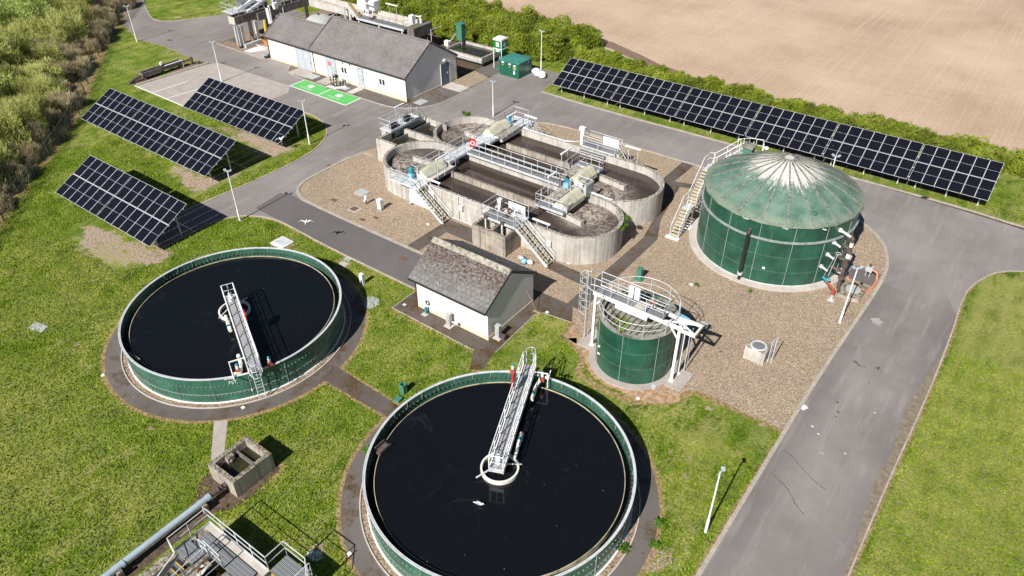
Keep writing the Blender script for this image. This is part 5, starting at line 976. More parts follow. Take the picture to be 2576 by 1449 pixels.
for x0_, x1_, y0_, y1_, m_ in ((-17.5,-17.18,34.2,35.2,'algae'),(-17.1,-16.78,33.9,35.3,'algae'),(-16.7,-16.38,33.9,35.2,'algae_bright'),(-16.7,-16.38,33.5,33.85,'algae')): MB().box(x0_+.03, x1_, y0_, y1_, Hs-.30, Hs-.26).build('algae_film', m_, t)
q = MB(); pts = [(cx+(Rs+.02)*cos(2*pi*i/32), cy+(Rs+.02)*sin(2*pi*i/32), Hs+.05) for i in range(32)]
for i in range(32): 
    a_, b_ = pts[i], pts[(i+1) % 32]; q.tube((a_[0],a_[1],a_[2]+1.1),(b_[0],b_[1],b_[2]+1.1),.024,6).tube((a_[0],a_[1],a_[2]+.6),(b_[0],b_[1],b_[2]+.6),.02,5)
    if i % 3 == 0: q.tube(a_, (a_[0],a_[1],a_[2]+1.1), .024, 5)
q.build('guard_rail', 'galv', t); MB().box(-18.0,-17.86,33.76,33.80,1.75,1.9).box(-18.0,-17.8,33.74,33.78,1.15,1.28).build('plate', 'sign_white', t)
g = T('gantry', 'white steel gantry spanning the small green tank with railed walkway', 'gantry', (-16.5, 35.8)); zg = 4.72
for y in (35.38, 36.28):
    MB().box(-19.55,-13.0,y-.06,y+.06,zg-.24,zg).build('beam', 'white_paint', g)
    for x in (-19.35,-13.2): l_ = MB().box(x-.09,x+.09,y-.07,y+.07,.1,zg-.24).bar((x+(.1 if x < -16 else -.1),y,3.8),(x+(.55 if x < -16 else -.6),y,zg-.26),.08,.1); l_.box(x-.17,x+.17,y-.15,y+.15,.12,.16).build('leg', 'white_paint', g)
MB().box(-19.5,-14.4,35.45,36.2,zg-.04,zg+.01).build('deck', 'grating', g); MB().box(-17.6,-15.3,34.95,35.38,zg-.12,zg+.03).box(-17.6,-15.3,34.9,34.95,zg-.2,zg+.1).build('side_deck', 'white_paint', g)
MB().box(-13.1,-12.2,35.2,35.32,zg-.22,zg-.02).box(-13.1,-12.2,36.34,36.46,zg-.22,zg-.02).box(-12.22,-12.1,35.2,36.46,zg-.22,zg-.02).bar((-14.3,35.4,zg+.0),(-12.2,36.4,zg-.05),.10,.08).bar((-14.3,36.3,zg+.0),(-12.2,35.3,zg-.05),.10,.08).build('end_frame', 'white_paint', g)
rail(MB(), [(-19.5,35.36,zg),(-14.4,35.36,zg),(-14.4,36.3,zg)], 1.1, .026, 1.3).build('handrail', 'galv', g); rail(MB(), [(-19.5,36.3,zg),(-14.4,36.3,zg)], 1.1, .026, 1.3).build('handrail', 'galv', g)
MB().box(-17.35,-17.0,36.1,36.3,zg+.1,zg+.95).box(-16.9,-16.55,36.1,36.3,zg+.1,zg+.95).build('control_box', 'white_paint', g); MB().cyl(-16.2,35.8,.24,zg+.01,zg+.07,18).box(-16.55,-15.85,35.5,36.1,zg+.0,zg+.03).build('access_hatch', 'concrete_light', g)
MB().box(-15.35,-15.3,35.5,35.75,zg+.35,zg+.95).build('warning_board', 'red_plastic', g); MB().box(-15.36,-15.29,35.45,35.8,zg+.55,zg+.75).build('warning_board', 'sign_white', g)
MB().cyl(-16.6,35.8,.12,Hs-.3,zg,10).path([(-17.9,36.1,zg),(-17.6,36.5,Hs+.2),(-17.2,36.9,Hs-.2)], .04, 5).path([(-19.1,35.5,zg),(-18.6,34.9,Hs),(-17.6,34.4,Hs-.25)], .03, 5).build('drive_shaft', 'black', g)
MB().box(-17.4,-16.9,36.4,37.0,Hs-.26,Hs+.25).build('motor_housing', 'green_grp', g); MB().bar((-13.9,36.6,zg-.1),(-13.2,36.7,zg-.3),.3,.08).build('cable_tray', 'blue_light', g)
q = MB().tube((-20.2,35.68,0),(-20.2,35.68,zg+1.2),.03,6).tube((-20.2,36.1,0),(-20.2,36.1,zg+1.2),.03,6); [q.tube((-20.2,35.68,z),(-20.2,36.1,z),.016,5) for z in np.arange(.3,zg,.28)]; q.tube((-20.2,35.68,4.6),(-19.5,35.5,4.6),.03,5).tube((-20.2,36.1,4.6),(-19.5,36.2,4.6),.03,5).build('ladder', 'galv', g)
q = MB()
for z in (2.3,2.95,3.6,4.25,4.9,5.5): q.path([(-20.2-.68*sin(pi*i/10), 35.89-.36*cos(pi*i/10), z) for i in range(11)], .02, 5)
for i in (2,4,6,8): q.tube((-20.2-.68*sin(pi*i/10), 35.89-.36*cos(pi*i/10), 2.3), (-20.2-.68*sin(pi*i/10), 35.89-.36*cos(pi*i/10), 5.5), .018, 5)
q.build('safety_cage', 'galv', g)
q = MB().tube((-18.85,36.5,.1),(-18.85,36.5,Hs),.03,5).tube((-18.85,36.95,.1),(-18.85,36.95,Hs),.03,5); [q.tube((-18.85,36.5,z),(-18.85,36.95,z),.015,5) for z in np.arange(.3,Hs,.3)]; t = T('ladder', 'plain ladder behind the left leg of the gantry', 'ladder', (-18.85,36.7)); q.build('rungs', 'galv', t)
t = T('ladder', 'plain ladder behind the right leg of the gantry', 'ladder', (-12.9,36.9)); q = MB().tube((-12.95,36.7,.1),(-12.95,36.7,3.6),.03,5).tube((-12.95,37.1,.1),(-12.95,37.1,3.6),.03,5); [q.tube((-12.95,36.7,z),(-12.95,37.1,z),.015,5) for z in np.arange(.3,3.6,.3)]; q.build('rungs', 'galv', t)
t = T('control_pillar', 'green pillar box with flared foot on gravel behind the gantry', 'cabinet', (-20.5,44.4)); MB().box(-20.72,-20.35,44.2,44.55,.1,1.05).build('body', 'green_grp', t); MB().box(-20.85,-20.22,44.05,44.7,0,.12).build('foot', 'green_grp', t); MB().box(-20.74,-20.33,44.18,44.57,1.05,1.1).build('cap', 'green_grp', t)
t = T('valve_pillar', 'grey valve pillar with black handwheels on gravel right of the gantry', 'valve', (-13.6,41.3)); MB().cyl(-13.75,41.2,.08,0,.75,10).build('stem', 'black', t); MB().box(-14.0,-13.45,41.25,41.55,.45,.8).build('casing', 'grey_box', t)
q = MB(); [q.ring(-13.9+.25*k, 41.15, .09, .13, .78+.03*k, .81+.03*k, 14) for k in range(3)]; q.build('handwheel', 'black', t)
t = T('valve_pillar', 'small steel foot valve beside the right slab of the small tank', 'valve', (-13.9,34.1)); MB().cyl(-13.9,34.2,.16,0,.14,12).build('body', 'galv', t)
# ================================================================== NEAR LEFT: CHAMBER, PIPE, SCREEN WALKWAY
t = T('concrete_chamber', 'open mossy concrete chamber with dark water on the near left lawn', 'concrete chamber', (-29.7,13.6)); x0, x1, y0, y1, z = -30.93, -28.62, 12.37, 15.05, 1.3
MB().prism([(x0,y0),(x1,y0),(x1,y0+.28),(x0+.28,y0+.28),(x0+.28,y1-.28),(x1,y1-.28),(x1,y1),(x0,y1)], -.1, z).box(x1-.28, x1, y0+.281, y1-.281, -.1, z-.003).build('wall', 'concrete_old', t)
MB().box(x0+.28, x1-.28, 14.02, 14.16, .3, .98).build('baffle', 'concrete_dark', t); MB().box(x0+.2, x0+.55, 13.3, 13.75, .8, 1.2).ball((x0+.45,13.5,.9),.17,(1,1,1),8,5).build('inlet', 'concrete_old', t)
struct(MB().poly([(x0+.27,y0+.27),(x1-.27,y0+.27),(x1-.27,y1-.27),(x0+.27,y1-.27)], .78), 'water', 'water_green')
t = T('pipeline', 'thick pale blue-grey pipe running from the chamber to the lower left edge', 'pipe', (-29.5, 8)); MB().tube((-29.55,2.2,.62),(-29.5,11.3,.62),.185,14).tube((-29.5,6.0,.62),(-29.5,6.14,.62),.215,14).tube((-29.5,11.1,.62),(-29.5,11.3,.62),.21,14).build('coated_pipe', 'fbe_pale' if 'fbe_pale' in M else plain('fbe_pale', (.36,.44,.50), .4, 0, .08, 2.), t)
MB().tube((-29.5,11.3,.62),(-29.48,12.4,.62),.16,14).tube((-29.5,11.8,.62),(-29.5,11.86,.62),.24,14).tube((-29.5,12.0,.62),(-29.5,12.06,.62),.24,14).build('flanged_end', 'cast_iron', t)
for y in (10.75, 5.7): MB().box(-29.95,-29.15,y-.14,y+.14,-.05,.44).box(-29.32,-29.12,y-.14,y+.14,.44,.62).build('saddle', 'concrete_old', t)
t = T('screen_platform', 'railed grating platform over the inlet channels at the bottom edge', 'platform', (-24.9, 8))
zb = 1.55; MB().box(-27.3,-22.5,9.60,9.98,-.1,zb-.12).box(-27.3,-27.0,4.0,9.599,-.1,zb-.12).box(-26.0,-25.7,4,9.0,-.1,zb-.16).box(-24.3,-24.0,4.0,9.599,-.1,zb-.16).box(-24.3,-22.5,9.0,9.599,-.1,zb-.14).build('channel_wall', 'concrete_old', t)
MB().box(-27.25,-22.5,9.62,9.97,zb-.115,zb-.02).build('edge_slab', 'concrete_light', t); MB().box(-27.28,-22.5,9.97,10.02,zb-.2,zb+.04).box(-27.32,-27.28,7.9,10.02,zb-.2,zb+.04).build('edge_channel', 'galv', t)
MB().box(-26.9,-22.9,8.75,9.55,zb-.06,zb).box(-27.2,-25.9,7.9,8.7,zb-.06,zb-.002).box(-24.1,-22.9,4.5,8.7,zb-.06,zb-.001).box(-22.5,-20.6,10.0,11.1,zb-.06,zb).build('deck', 'grating', t)
struct(MB().poly([(-27,4),(-24.3,4),(-24.3,8.7),(-27,8.7)], .5), 'water', 'water_green')
rail(MB(), [(-27.3,7.8,zb),(-27.3,10.0,zb),(-22.5,10.0,zb),(-22.5,11.12,zb),(-20.9,11.12,zb),(-20.0,10.4,zb-.3)], 1.1, .028, 1.35).build('handrail', 'galv', t)
rail(MB(), [(-27.25,7.8,zb),(-26.4,7.6,zb-.1),(-26.2,5.2,zb-1.1),(-26.1,4.6,zb-1.1)], 1.05, .028, 1.2).build('handrail', 'galv', t); rail(MB(), [(-26.05,8.7,zb),(-25.4,8.7,zb),(-25.2,4.4,zb)], 1.05, .028, 1.3).build('handrail', 'galv', t); rail(MB(), [(-25.8,8.8,zb),(-24.4,8.75,zb),(-24.3,4.4,zb)], 1.05, .028, 1.3).build('handrail', 'galv', t)
rail(MB(), [(-20.6,11.1,zb),(-20.6,10.0,zb),(-20.2,6.5,-.6)], 1.0, .028, 1.2).build('handrail', 'galv', t)
for i in range(6): MB().box(-26.9,-26.15,7.75-.32*i,7.9-.32*i,zb-.10-.22*i,zb-.06-.22*i).build('tread', 'galv_dark', t); MB().box(-26.9,-26.15,7.89-.32*i,7.93-.32*i,zb-.09-.22*i,zb-.045-.22*i).build('nosing', 'yellow', t)
for i in range(5): MB().box(-22.3,-21.3,9.8-.3*i,9.95-.3*i,zb-.10-.22*i,zb-.06-.22*i).build('tread', 'galv_dark', t); MB().box(-22.3,-21.3,9.93-.3*i,9.98-.3*i,zb-.09-.22*i,zb-.045-.22*i).build('nosing', 'yellow', t)
q = MB().path([(-25.6,8.3,1.2),(-24.9,7.2,1.2),(-24.8,5.5,1.2),(-24.6,4.3,1.2)], .11, 10); q.path([(-25.3,8.0,1.2),(-25.0,8.2,1.75)], .07, 8).path([(-24.95,6.2,1.2),(-24.7,6.6,1.7)], .07, 8); q.build('screen_pipe', 'pvc_white', t); MB().ball((-25.4,8.0,1.35),.15).ball((-24.9,6.5,1.35),.15).ball((-25.3,7.2,1.3),.12).build('valve', 'rust', t); MB().box(-25.9,-25.3,4.2,8.6,zb-.4,zb-.3).build('channel_cover', 'concrete_old', t)
t = T('retaining_wall', 'low mossy concrete wall at the bottom edge beside the railed platform', 'wall', (-27.7,6.5)); MB().box(-28.3,-27.32,2.5,7.9,-.1,.52).build('wall', 'concrete_old', t)

# ================================================================== GRAVEL YARD BITS
t = T('valve_chamber', 'square concrete valve chamber with round grate on the gravel yard', 'concrete chamber', (-9.6,41)); MB().box(-10.32,-8.9,40.48,41.6,-.1,1.05).build('body', 'concrete', t)
MB().ring(-9.6,41.05,.44,.52,1.05,1.11,32).ring(-9.6,41.05,.50,.56,1.05,1.07,32).build('cover_ring', 'galv', t); q = MB(); [q.box(-9.6+d_-.012,-9.6+d_+.012,41.05-sqrt(.2-d_*d_),41.05+sqrt(.2-d_*d_),1.06,1.09) for d_ in np.arange(-.4,.41,.08)]; q.build('grate', 'galv', t); MB().cyl(-9.6,41.05,.43,1.052,1.056,24).build('opening', 'black', t)
q = MB()
for x, z1 in ((-8.78,1.7),(-8.55,2.05)):
    for y in (41.1, 41.45): q.bar((x,y,0),(x,y,z1),.05,.05)
    q.bar((x,41.1,z1),(x,41.45,z1),.05,.05).bar((x,41.1,z1*.55),(x,41.45,z1*.55),.04,.05).bar((x,41.1,z1*.2),(x,41.45,z1*.2),.04,.05)
t = T('steel_frame', 'pair of upright galvanised frames beside the round-grate chamber', 'frame', (-8.66,41.3)); q.build('frames', 'galv', t)
t = T('manhole', 'mossy square slab with round grey lid, beside the big domed tank', 'manhole', (-6.5,52.4)); MB().box(-7.3,-5.7,51.35,53.5,-.05,.28).build('slab', 'concrete_old', t); MB().cyl(-6.5,52.55,.56,.28,.31,28).build('lid', 'slab_grey', t)
struct(MB().poly([(-7.6,54.3),(-5.3,54.2),(-5.35,56.3),(-7.6,56.3)], .012), 'dark_pad', 'asphalt_dark')
t = T('sampler_box', 'small grey box on a stand with an orange hose by the big tank', 'sampler', (-6.2,55.3)); MB().box(-6.45,-5.95,55.2,55.6,.5,.95).build('box', 'grey_box', t); MB().cyl(-6.2,55.4,.12,.95,1.1,10).build('cap', 'rust', t); MB().tube((-6.35,55.3,0),(-6.35,55.3,.5),.03).tube((-6.05,55.3,0),(-6.05,55.3,.5),.03).build('legs', 'galv', t)
MB().path([(-5.95,55.4,.7),(-5.55,55.35,.55),(-5.4,54.9,.2),(-5.42,53.9,.08),(-5.6,53.2,.08),(-5.9,52.9,.3)], .08, 8).build('hose', 'orange_hose', t); t = T('drain_hose', 'short orange hose end beside the mossy round-lidded manhole', 'hose', (-7.1,53.6)); MB().path([(-7.35,53.9,.3),(-7.15,53.6,.12),(-7.0,53.3,.06)], .10, 8).build('hose', 'orange_hose', t)
t = T('standpipe', 'short grey standpipe below the red pump of the domed tank', 'pipe', (-7.5,50.6)); MB().cyl(-7.5,50.5,.11,0,.45,10).box(-7.7,-7.3,50.4,50.8,0,.08).build('pipe', 'galv', t)
solo(MB().prism([(-48.73,40.65),(-47.55,40.6),(-47.58,41.68),(-48.76,41.72)], .0, .06), 'hatch_cover', 'slab_grey', 'square pale metal hatch on gravel left of the aeration tank', 'hatch')
t = T('manhole', 'rusty square manhole in a pale frame on gravel near the kerb', 'manhole', (-46.5,38.7)); MB().box(-46.98,-46.0,38.24,39.12,0,.03).build('frame', 'concrete_light', t); MB().box(-46.88,-46.2,38.34,39.02,.03,.045).build('lid', 'rust_lid', t)
for k, (x, y, s_, l) in enumerate(((-43.5,36.72,.28,'small rusty drain in the kerb below the gravel bed'),(-44.6,37.8,.32,'rusty iron cover on gravel, left of the pair'),(-43.9,38.75,.3,'rusty iron cover on gravel, right of the pair'),(-49.2,38.7,.34,'rusty cover on gravel near the left tip of the bed'),(-54.6,43.1,.3,'rusty gully at the left kerb of the gravel bed'),(-100.8,55.7,.45,'rusty manhole lid in the far road by the bend'),(-87.3,54.6,.42,'rusty manhole lid in the road by the parking bays'),(-37.5,35.5,.42,'rusty manhole lid in the road by the pump house'))):
    solo(MB().box(x-s_*.85,x+s_*.85,y-s_*.6,y+s_*.6,.008,.02), 'iron_cover', 'rust_lid', l, 'manhole cover', 'rusty iron covers')
t = cabinet(-44.72,-44.3,39.8,40.15,.15,1.05,'white_paint','white instrument box on a post, right of the two on gravel','cabinet'); 
t = T('valve_actuator', 'white valve actuator on a short post, left of the two on gravel', 'valve', (-46.3,40)); MB().cyl(-46.3,39.95,.05,0,.5,8).build('stem', 'black', t); MB().cyl(-46.3,39.95,.13,.5,.85,10).ball((-46.3,39.8,.4),.12,(1,1,1),8,5).build('head', 'white_paint', t)
solo(MB().ball((-39.35,40.6,.06),.13,(1.3,.9,.6),8,5,0,.1), 'stone', 'concrete_white', 'white stone on gravel at the foot of the first stairs', 'stone'); solo(MB().ball((-16.9,46.1,.05),.14,(1.2,.9,.5),8,5,0,.15), 'stone', 'concrete_white', 'white stone on gravel between the two upright tanks', 'stone'); solo(MB().ball((-42.9,42.2,.2),.16,(.8,.8,1.1),8,5,0,.05), 'grey_pot', 'grey_box', 'grey pot at the foot of the conduits on the tank wall', 'pot')
t = T('hatch', 'wide pale-framed metal hatch in the lawn above the left settling tank', 'hatch', (-47.5,31)); MB().prism([(-48.1,30.45),(-46.6,30.45),(-46.6,31.75),(-48.1,31.75)], -.05, .12).build('frame', 'concrete_white', t); MB().box(-47.95,-46.75,30.68,31.62,.12,.14).build('lid', 'galv', t)
for x0, x1, y0, y1, l, m_ in ((-41.45,-40.8,32.5,32.95,'dark square drain cover at the road edge, in bare soil','slab_grey'),(-41.2,-40.5,31.8,32.3,'pinkish square slab beside the dark drain cover','concrete_light')): solo(MB().box(x0,x1,y0,y1,-.02,.05), 'drain_cover', m_, l, 'drain cover')
t = T('feeder_pillar', 'white electrical box on two legs on the lawn by the pump house', 'cabinet', (-37.65,31)); MB().box(-37.85,-37.5,30.9,31.15,.45,.98).box(-37.85,-37.78,30.92,31.13,0,.45).box(-37.57,-37.5,30.92,31.13,0,.45).build('body', 'white_paint', t); MB().box(-37.72,-37.62,30.95,31.1,.0,.8).build('cable', 'black', t)
solo(MB().prism([(-36.2,29.9),(-35.5,29.1),(-34.95,29.1),(-34.75,29.9),(-35.3,30.4),(-35.9,30.3)], -.02, .03), 'slab', 'slab_grey', 'irregular grey slab where the lawn meets the left settling tank path', 'slab')
solo(MB().prism([(-53.4,12.7),(-52.1,13.15),(-52.4,13.75),(-53.7,13.5)], -.02, .04), 'slab', 'slab_grey', 'lone concrete slab in the left lawn', 'slab'); 
for x, y, l in ((-44.3,13.3,'small white marker on the path at the left of the left settling tank'),(-34.2,17.0,'small white marker on the path under the left bridge ladder'),(-20.9,13.6,'small white marker on the path left of the right settling tank'),(-33.2,31.0,'small white marker on the apron left of the pump house'),(-14.2,32.7,'small white marker in bare soil under the small green tank'),(-24.0,36.6,'small white marker by the broom at the pump house'),(-26.2,42.9,'small white marker on gravel by the second stairs')):
    solo(MB().prism([(x-.13,y-.08),(x+.1,y-.11),(x+.13,y+.09),(x-.1,y+.11)], .0, .06), 'marker_block', 'white_paint', l, 'marker', 'small white marker blocks')
t = T('green_box', 'open-topped green box standing on the lawn between the settling tanks', 'box', (-26.85,24)); MB().box(-27.05,-26.65,23.95,24.0,0,.75).box(-27.05,-27.0,24.0,24.35,0,.75).box(-26.7,-26.65,24.0,24.35,0,.75).box(-27.05,-26.65,24.3,24.35,0,.75).build('casing', 'green_grp', t); MB().box(-26.9,-26.8,24.1,24.2,0,.5).build('fitting', 'sign_white', t)
solo(MB().prism([(-26.85,23.15),(-26.4,23.2),(-26.42,23.6),(-26.85,23.55)], 0, .22), 'loose_panel', 'green_grp', 'green lid lying on the grass beside the open green box', 'lid')
t = T('hatch', 'pale angled slab at the rim of the right settling tank under the bridge end', 'slab', (-21.9,28.7)); MB().prism([(-22.4,28.2),(-21.4,28.4),(-20.6,29.6),(-21.5,29.7)], -.02, .1).build('slab', 'slab_grey', t)

# ================================================================== BEHIND THE BUILDING
t = T('transformer_kiosk', 'dark green substation kiosk with light green lid and warning labels', 'kiosk', (-54.3,74)); x0, x1, y0, y1 = -55.86, -52.86, 72.6, 75.35
MB().box(x0,x1,y0,y1,0,1.82).build('body', 'green_kiosk', t); MB().prism([(x0-.07,y0-.07),(x1+.07,y0-.07),(x1+.07,y1+.07),(x0-.07,y1+.07)], 1.82, 1.94).add([(x0-.07,y0-.07,1.94),(x1+.07,y0-.07,1.94),(x1+.07,y1+.07,1.94),(x0-.07,y1+.07,1.94),((x0+x1)/2,(y0+y1)/2,2.06)], [(0,1,4),(1,2,4),(2,3,4),(3,0,4)]).build('lid', 'green_kiosk_roof', t)
for x in (-55.0,-54.1,-53.45): MB().box(x-.008,x+.008,y0-.01,y0,.1,1.75).build('door_gap', 'black', t)
for x, z, w_, h_, m_ in ((-55.5,1.55,.38,.18,'sign_white'),(-55.4,1.25,.14,.14,'yellow'),(-54.45,1.5,.36,.18,'sign_white'),(-54.35,1.2,.14,.14,'yellow'),(-53.7,1.45,.36,.16,'sign_white'),(-53.75,1.2,.5,.13,'yellow'),(-53.65,.98,.25,.1,'sign_white'),(-53.7,.45,.25,.38,'sign_white')): MB().box(x,x+w_,y0-.012,y0-.002,z,z+h_).build('label_plate', m_, t)
MB().box(x1,x1+.012,74.4,74.75,1.5,1.62).build('label_plate', 'sign_white', t)
t = T('eyewash_shower', 'tall green emergency shower cubicle with white top and white frame', 'shower cubicle', (-57,74.6)); x0, x1, y0, y1 = -57.7, -56.45, 73.85, 75.1
MB().box(x0,x1,y0,y1,2.6,3.62).build('tank', 'green_bright', t); MB().box(x0-.05,x1+.05,y0-.05,y1+.05,3.62,3.82).build('lid', 'white_paint', t); MB().box(x0-.04,x1+.04,y0-.04,y1+.04,2.5,2.62).box(x1-.06,x1+.03,y0-.03,y0+.06,2.62,3.62).build('trim', 'white_paint', t)
MB().box(x0,x1,y0,y0+.03,2.15,2.5).box(x1-.03,x1,y0+.031,y1,0,2.5).box(x0,x1-.031,y1-.03,y1,0,2.5).build('side_panels', 'green_bright', t); MB().box(x0-.03,x0+.06,y0-.02,y0+.06,0,2.5).box(x1-.05,x1+.02,y0-.02,y0+.06,0,2.5).box(x0-.03,x0+.06,y1-.08,y1+.0,0,2.5).build('frame', 'white_paint', t)
MB().box(x0-.05,x1+.05,y0-.05,y1+.05,0,.06).build('base', 'green_grp', t); MB().box(x0+.4,x0+.85,y0-.012,y0-.002,2.85,3.4).box(x1+.002,x1+.012,y0+.4,y0+.85,2.85,3.4).box(x0+.35,x0+.9,y0-.012,y0-.002,2.25,2.42).build('pictogram', 'sign_white', t); MB().box(x0+.55,x0+.62,y0-.016,y0-.012,2.9,3.3).box(x0+.68,x0+.72,y0-.016,y0-.012,3.0,3.35).build('pictogram', 'green_bright', t); MB().cyl(-57,74.4,.16,.9,1.1,12).build('basin', 'yellow', t)
t = T('bulk_bags', 'heap of full white bulk bags beside the green kiosk', 'bulk bags', (-51.5,75.2))
for x, y, s_ in ((-52.2,75.4,1.),(-51.2,75.1,.95),(-50.8,74.7,.8),(-51.6,74.9,.9)): MB().ball((x,y,.32*s_),.62*s_,(1,.95,.62),12,7,0,.07).build('bag', 'plastic_bag', t, True)
t = T('settlement_trough', 'rectangular raised concrete tank of brown water behind the end of the building', 'concrete tank', (-62,75)); x0, x1, y0, y1 = -65.2, -58.85, 72.85, 77.0
MB().prism([(x0,y0),(x1,y0),(x1,y0+.3),(x0+.3,y0+.3),(x0+.3,y1-.3),(x1,y1-.3),(x1,y1),(x0,y1)], .55, 1.25).box(x1-.3,x1,y0+.301,y1-.301,.55,1.247).build('wall', 'concrete', t); MB().box(x0+.5,x1-.4,y0+.6,y1-.3,0,.6).build('base', 'concrete_dark', t); MB().bar((x0,y0-.06,.95),(x1,y0-.06,.95),.1,.06).bar((x0,y0-.1,.75),(x1,y0-.1,.75),.1,.06).build('pipe_rack', 'galv', t)
struct(MB().poly([(x0+.29,y0+.29),(x1-.29,y0+.29),(x1-.29,y1-.29),(x0+.29,y1-.29)], .95), 'water', 'water_green'); t = T('tall_cabinet', 'tall narrow green cabinet standing at the corner of the brown water tank', 'cabinet', (-65,76.2)); MB().box(-65.5,-64.6,75.9,76.7,1.5,3.6).build('body', 'green_grp', t); MB().box(-65.55,-64.55,75.85,76.75,3.6,3.68).build('cap', 'green_kiosk_roof', t); MB().box(-64.75,-64.7,75.95,76.0,.6,1.5).build('leg', 'galv', t)
t = T('white_unit', 'small white box and pipe beside the tall green cabinet', 'box', (-67.2,76)); MB().box(-67.5,-66.8,75.6,76.1,.4,1.1).build('box', 'white_paint', t); MB().tube((-66.8,75.9,.9),(-65.9,76.3,2.2),.05,6).build('pipe', 'galv', t)
# inlet works
t = T('inlet_works', 'raised concrete inlet channels on columns behind the control building', 'inlet works', (-80,70))
def chan(x0, x1, y0, y1, z0, z1, m, axis):
    mb = MB().box(x0,x1,y0,y1,z0,z0+.2)
    if axis == 'y': mb.box(x0,x0+.2,y0,y1,z0+.2,z1).box(x1-.2,x1,y0,y1,z0+.2,z1)
    else: mb.box(x0,x1,y0,y0+.2,z0+.2,z1).box(x0,x1,y1-.2,y1,z0+.2,z1)
    return mb.build('channel', m, t)
chan(-91.5,-90.15,59.55,63.0,3.05,4.05,'concrete_dark','y'); MB().box(-91.5,-90.15,59.5,59.549,3.05,4.05).build('channel_end', 'concrete_light', t); chan(-91.3,-89.9,63.05,72.0,2.8,3.8,'concrete_dark','y'); chan(-91.3,-69.9,72.05,74.5,2.65,3.55,'concrete_light','x')
MB().box(-70.0,-68.7,71.2,74.8,2.2,3.55).build('end_chamber', 'concrete_dark', t)
for x, y, m_ in ((-90.0,60.15,'concrete'),(-90.0,62.5,'concrete'),(-91.3,60.15,'concrete'),(-91.3,62.5,'concrete'),(-90.4,67.5,'concrete'),(-90.5,71.9,'concrete_light'),(-83,73,'concrete'),(-76.5,73,'concrete'),(-70,73,'concrete_light')):
    MB().box(x-.16,x+.16,y-.2,y+.2,0,2.9 if y < 64 else 2.6).build('column', m_, t)
MB().box(-82.4,-81.9,71.9,74.0,0,2.65).box(-77,-76.6,72.2,74.2,0,2.65).box(-90.8,-90.3,64.8,66.2,0,2.8).build('pier', 'concrete_dark', t)
MB().tube((-90.1,59.62,3.0),(-90.1,59.62,.25),.15,12).build('down_pipe', 'fbe_grey', t); MB().cyl(-90.1,59.62,.24,0,.28,12).build('pipe_flange', 'black', t)
MB().bar((-88.4,63.6,4.6),(-87.3,62.9,2.9),.35,.3).build('conveyor', 'galv', t); MB().tube((-88.0,62.6,3.3),(-88.0,62.5,1.4),.18,10).build('conveyor_sock', 'yellow', t)
MB().box(-94.0,-91.5,60.4,64.6,3.95,4.05).build('platform', 'galv', t); rail(MB(), [(-94,64.6,4.05),(-94,60.4,4.05),(-91.5,60.4,4.05)], 1.1, .03, 1.2).build('handrail', 'galv', t); rail(MB(), [(-91.4,60.3,4.1),(-90.1,60.3,4.1),(-90.1,64.5,4.1)], 1.1, .03, 1.2).build('handrail', 'galv', t)
MB().box(-93.4,-92.0,62.4,66.5,3.4,5.0).build('screen_housing', 'galv_dark', t); MB().bar((-92.2,61.6,4.1),(-91.2,66.5,6.0),.5,.4).bar((-90.6,62.0,4.1),(-90.4,66.8,5.6),.4,.3).bar((-91.9,64,5.3),(-89.6,64,5.2),.2,.2).build('screen_machine', 'galv', t); MB().box(-90.9,-90.3,66.5,67.6,3.8,5.0).box(-89.8,-89.3,65.6,66.2,3.8,4.6).build('drive_unit', 'white_paint', t)
rail(MB(), [(-91.2,66.5,3.8),(-91.2,72.0,3.8),(-84,72.1,3.6)], 1.1, .03, 1.3).build('handrail', 'galv', t); rail(MB(), [(-89.9,66.5,3.8),(-89.9,71.6,3.8)], 1.1, .03, 1.3).build('handrail', 'galv', t)
MB().path([(-89.7,64.8,4.4),(-89.4,64.8,4.3),(-89.4,64.8,1.2)], .10, 8).path([(-82.2,71.4,4.2),(-81.8,71.4,4.0),(-81.8,71.4,1.4)], .10, 8).path([(-88.9,66.6,3.9),(-88.9,66.6,1.0)], .06, 8).build('drop_pipe', 'galv', t); MB().cyl(-80.6,71.3,.22,1.2,3.3,12).build('stack_pipe', 'concrete_light', t)
MB().box(-78.6,-69.9,70.6,71.9,3.3,3.36).build('side_walkway', 'grating', t); MB().box(-78.6,-69.9,70.52,70.6,3.15,3.42).build('edge_channel', 'galv', t); rail(MB(), [(-78.6,70.56,3.4),(-69.9,70.56,3.4),(-69.6,71.8,3.4)], 1.1, .026, 1.3).build('handrail', 'galv_dark', t)
for x in (-78.4,-74.6,-70.4): MB().box(x-.08,x+.08,70.7,70.86,0,3.15).build('walkway_leg', 'white_paint', t)
MB().box(-76.9,-76.2,70.7,70.75,3.9,4.8).build('notice_board', 'sign_white', t); MB().bar((-80.4,71.2,4.9),(-78.4,71.0,3.4),.5,.06).build('short_stair', 'timber', t); MB().bar((-80.5,70.8,4.8),(-78.5,70.6,3.3),.06,.22).build('stair_stringer', 'galv', t)
MB().box(-81.0,-79.4,73.2,75.0,3.6,5.1).box(-79.2,-78.2,73.6,74.8,3.6,4.8).build('control_kiosk', 'white_paint', t); MB().cyl(-78.9,74.4,.15,3.6,5.1,10).bar((-79.3,73,4.7),(-77.6,73,4.6),.12,.12).build('actuator', 'white_paint', t)
MB().box(-70.8,-70.2,72.6,73.2,3.5,4.6).cyl(-69.6,73.6,.16,3.5,4.5,10).bar((-70.8,73.2,4.5),(-69.4,73.4,4.4),.1,.1).build('end_actuators', 'white_paint', t)
for i in range(5): MB().box(-88.5+i*4.1,-87.9+i*4.1,72.02,72.05,2.9,3.4).build('wash_patch', 'concrete_white', t)
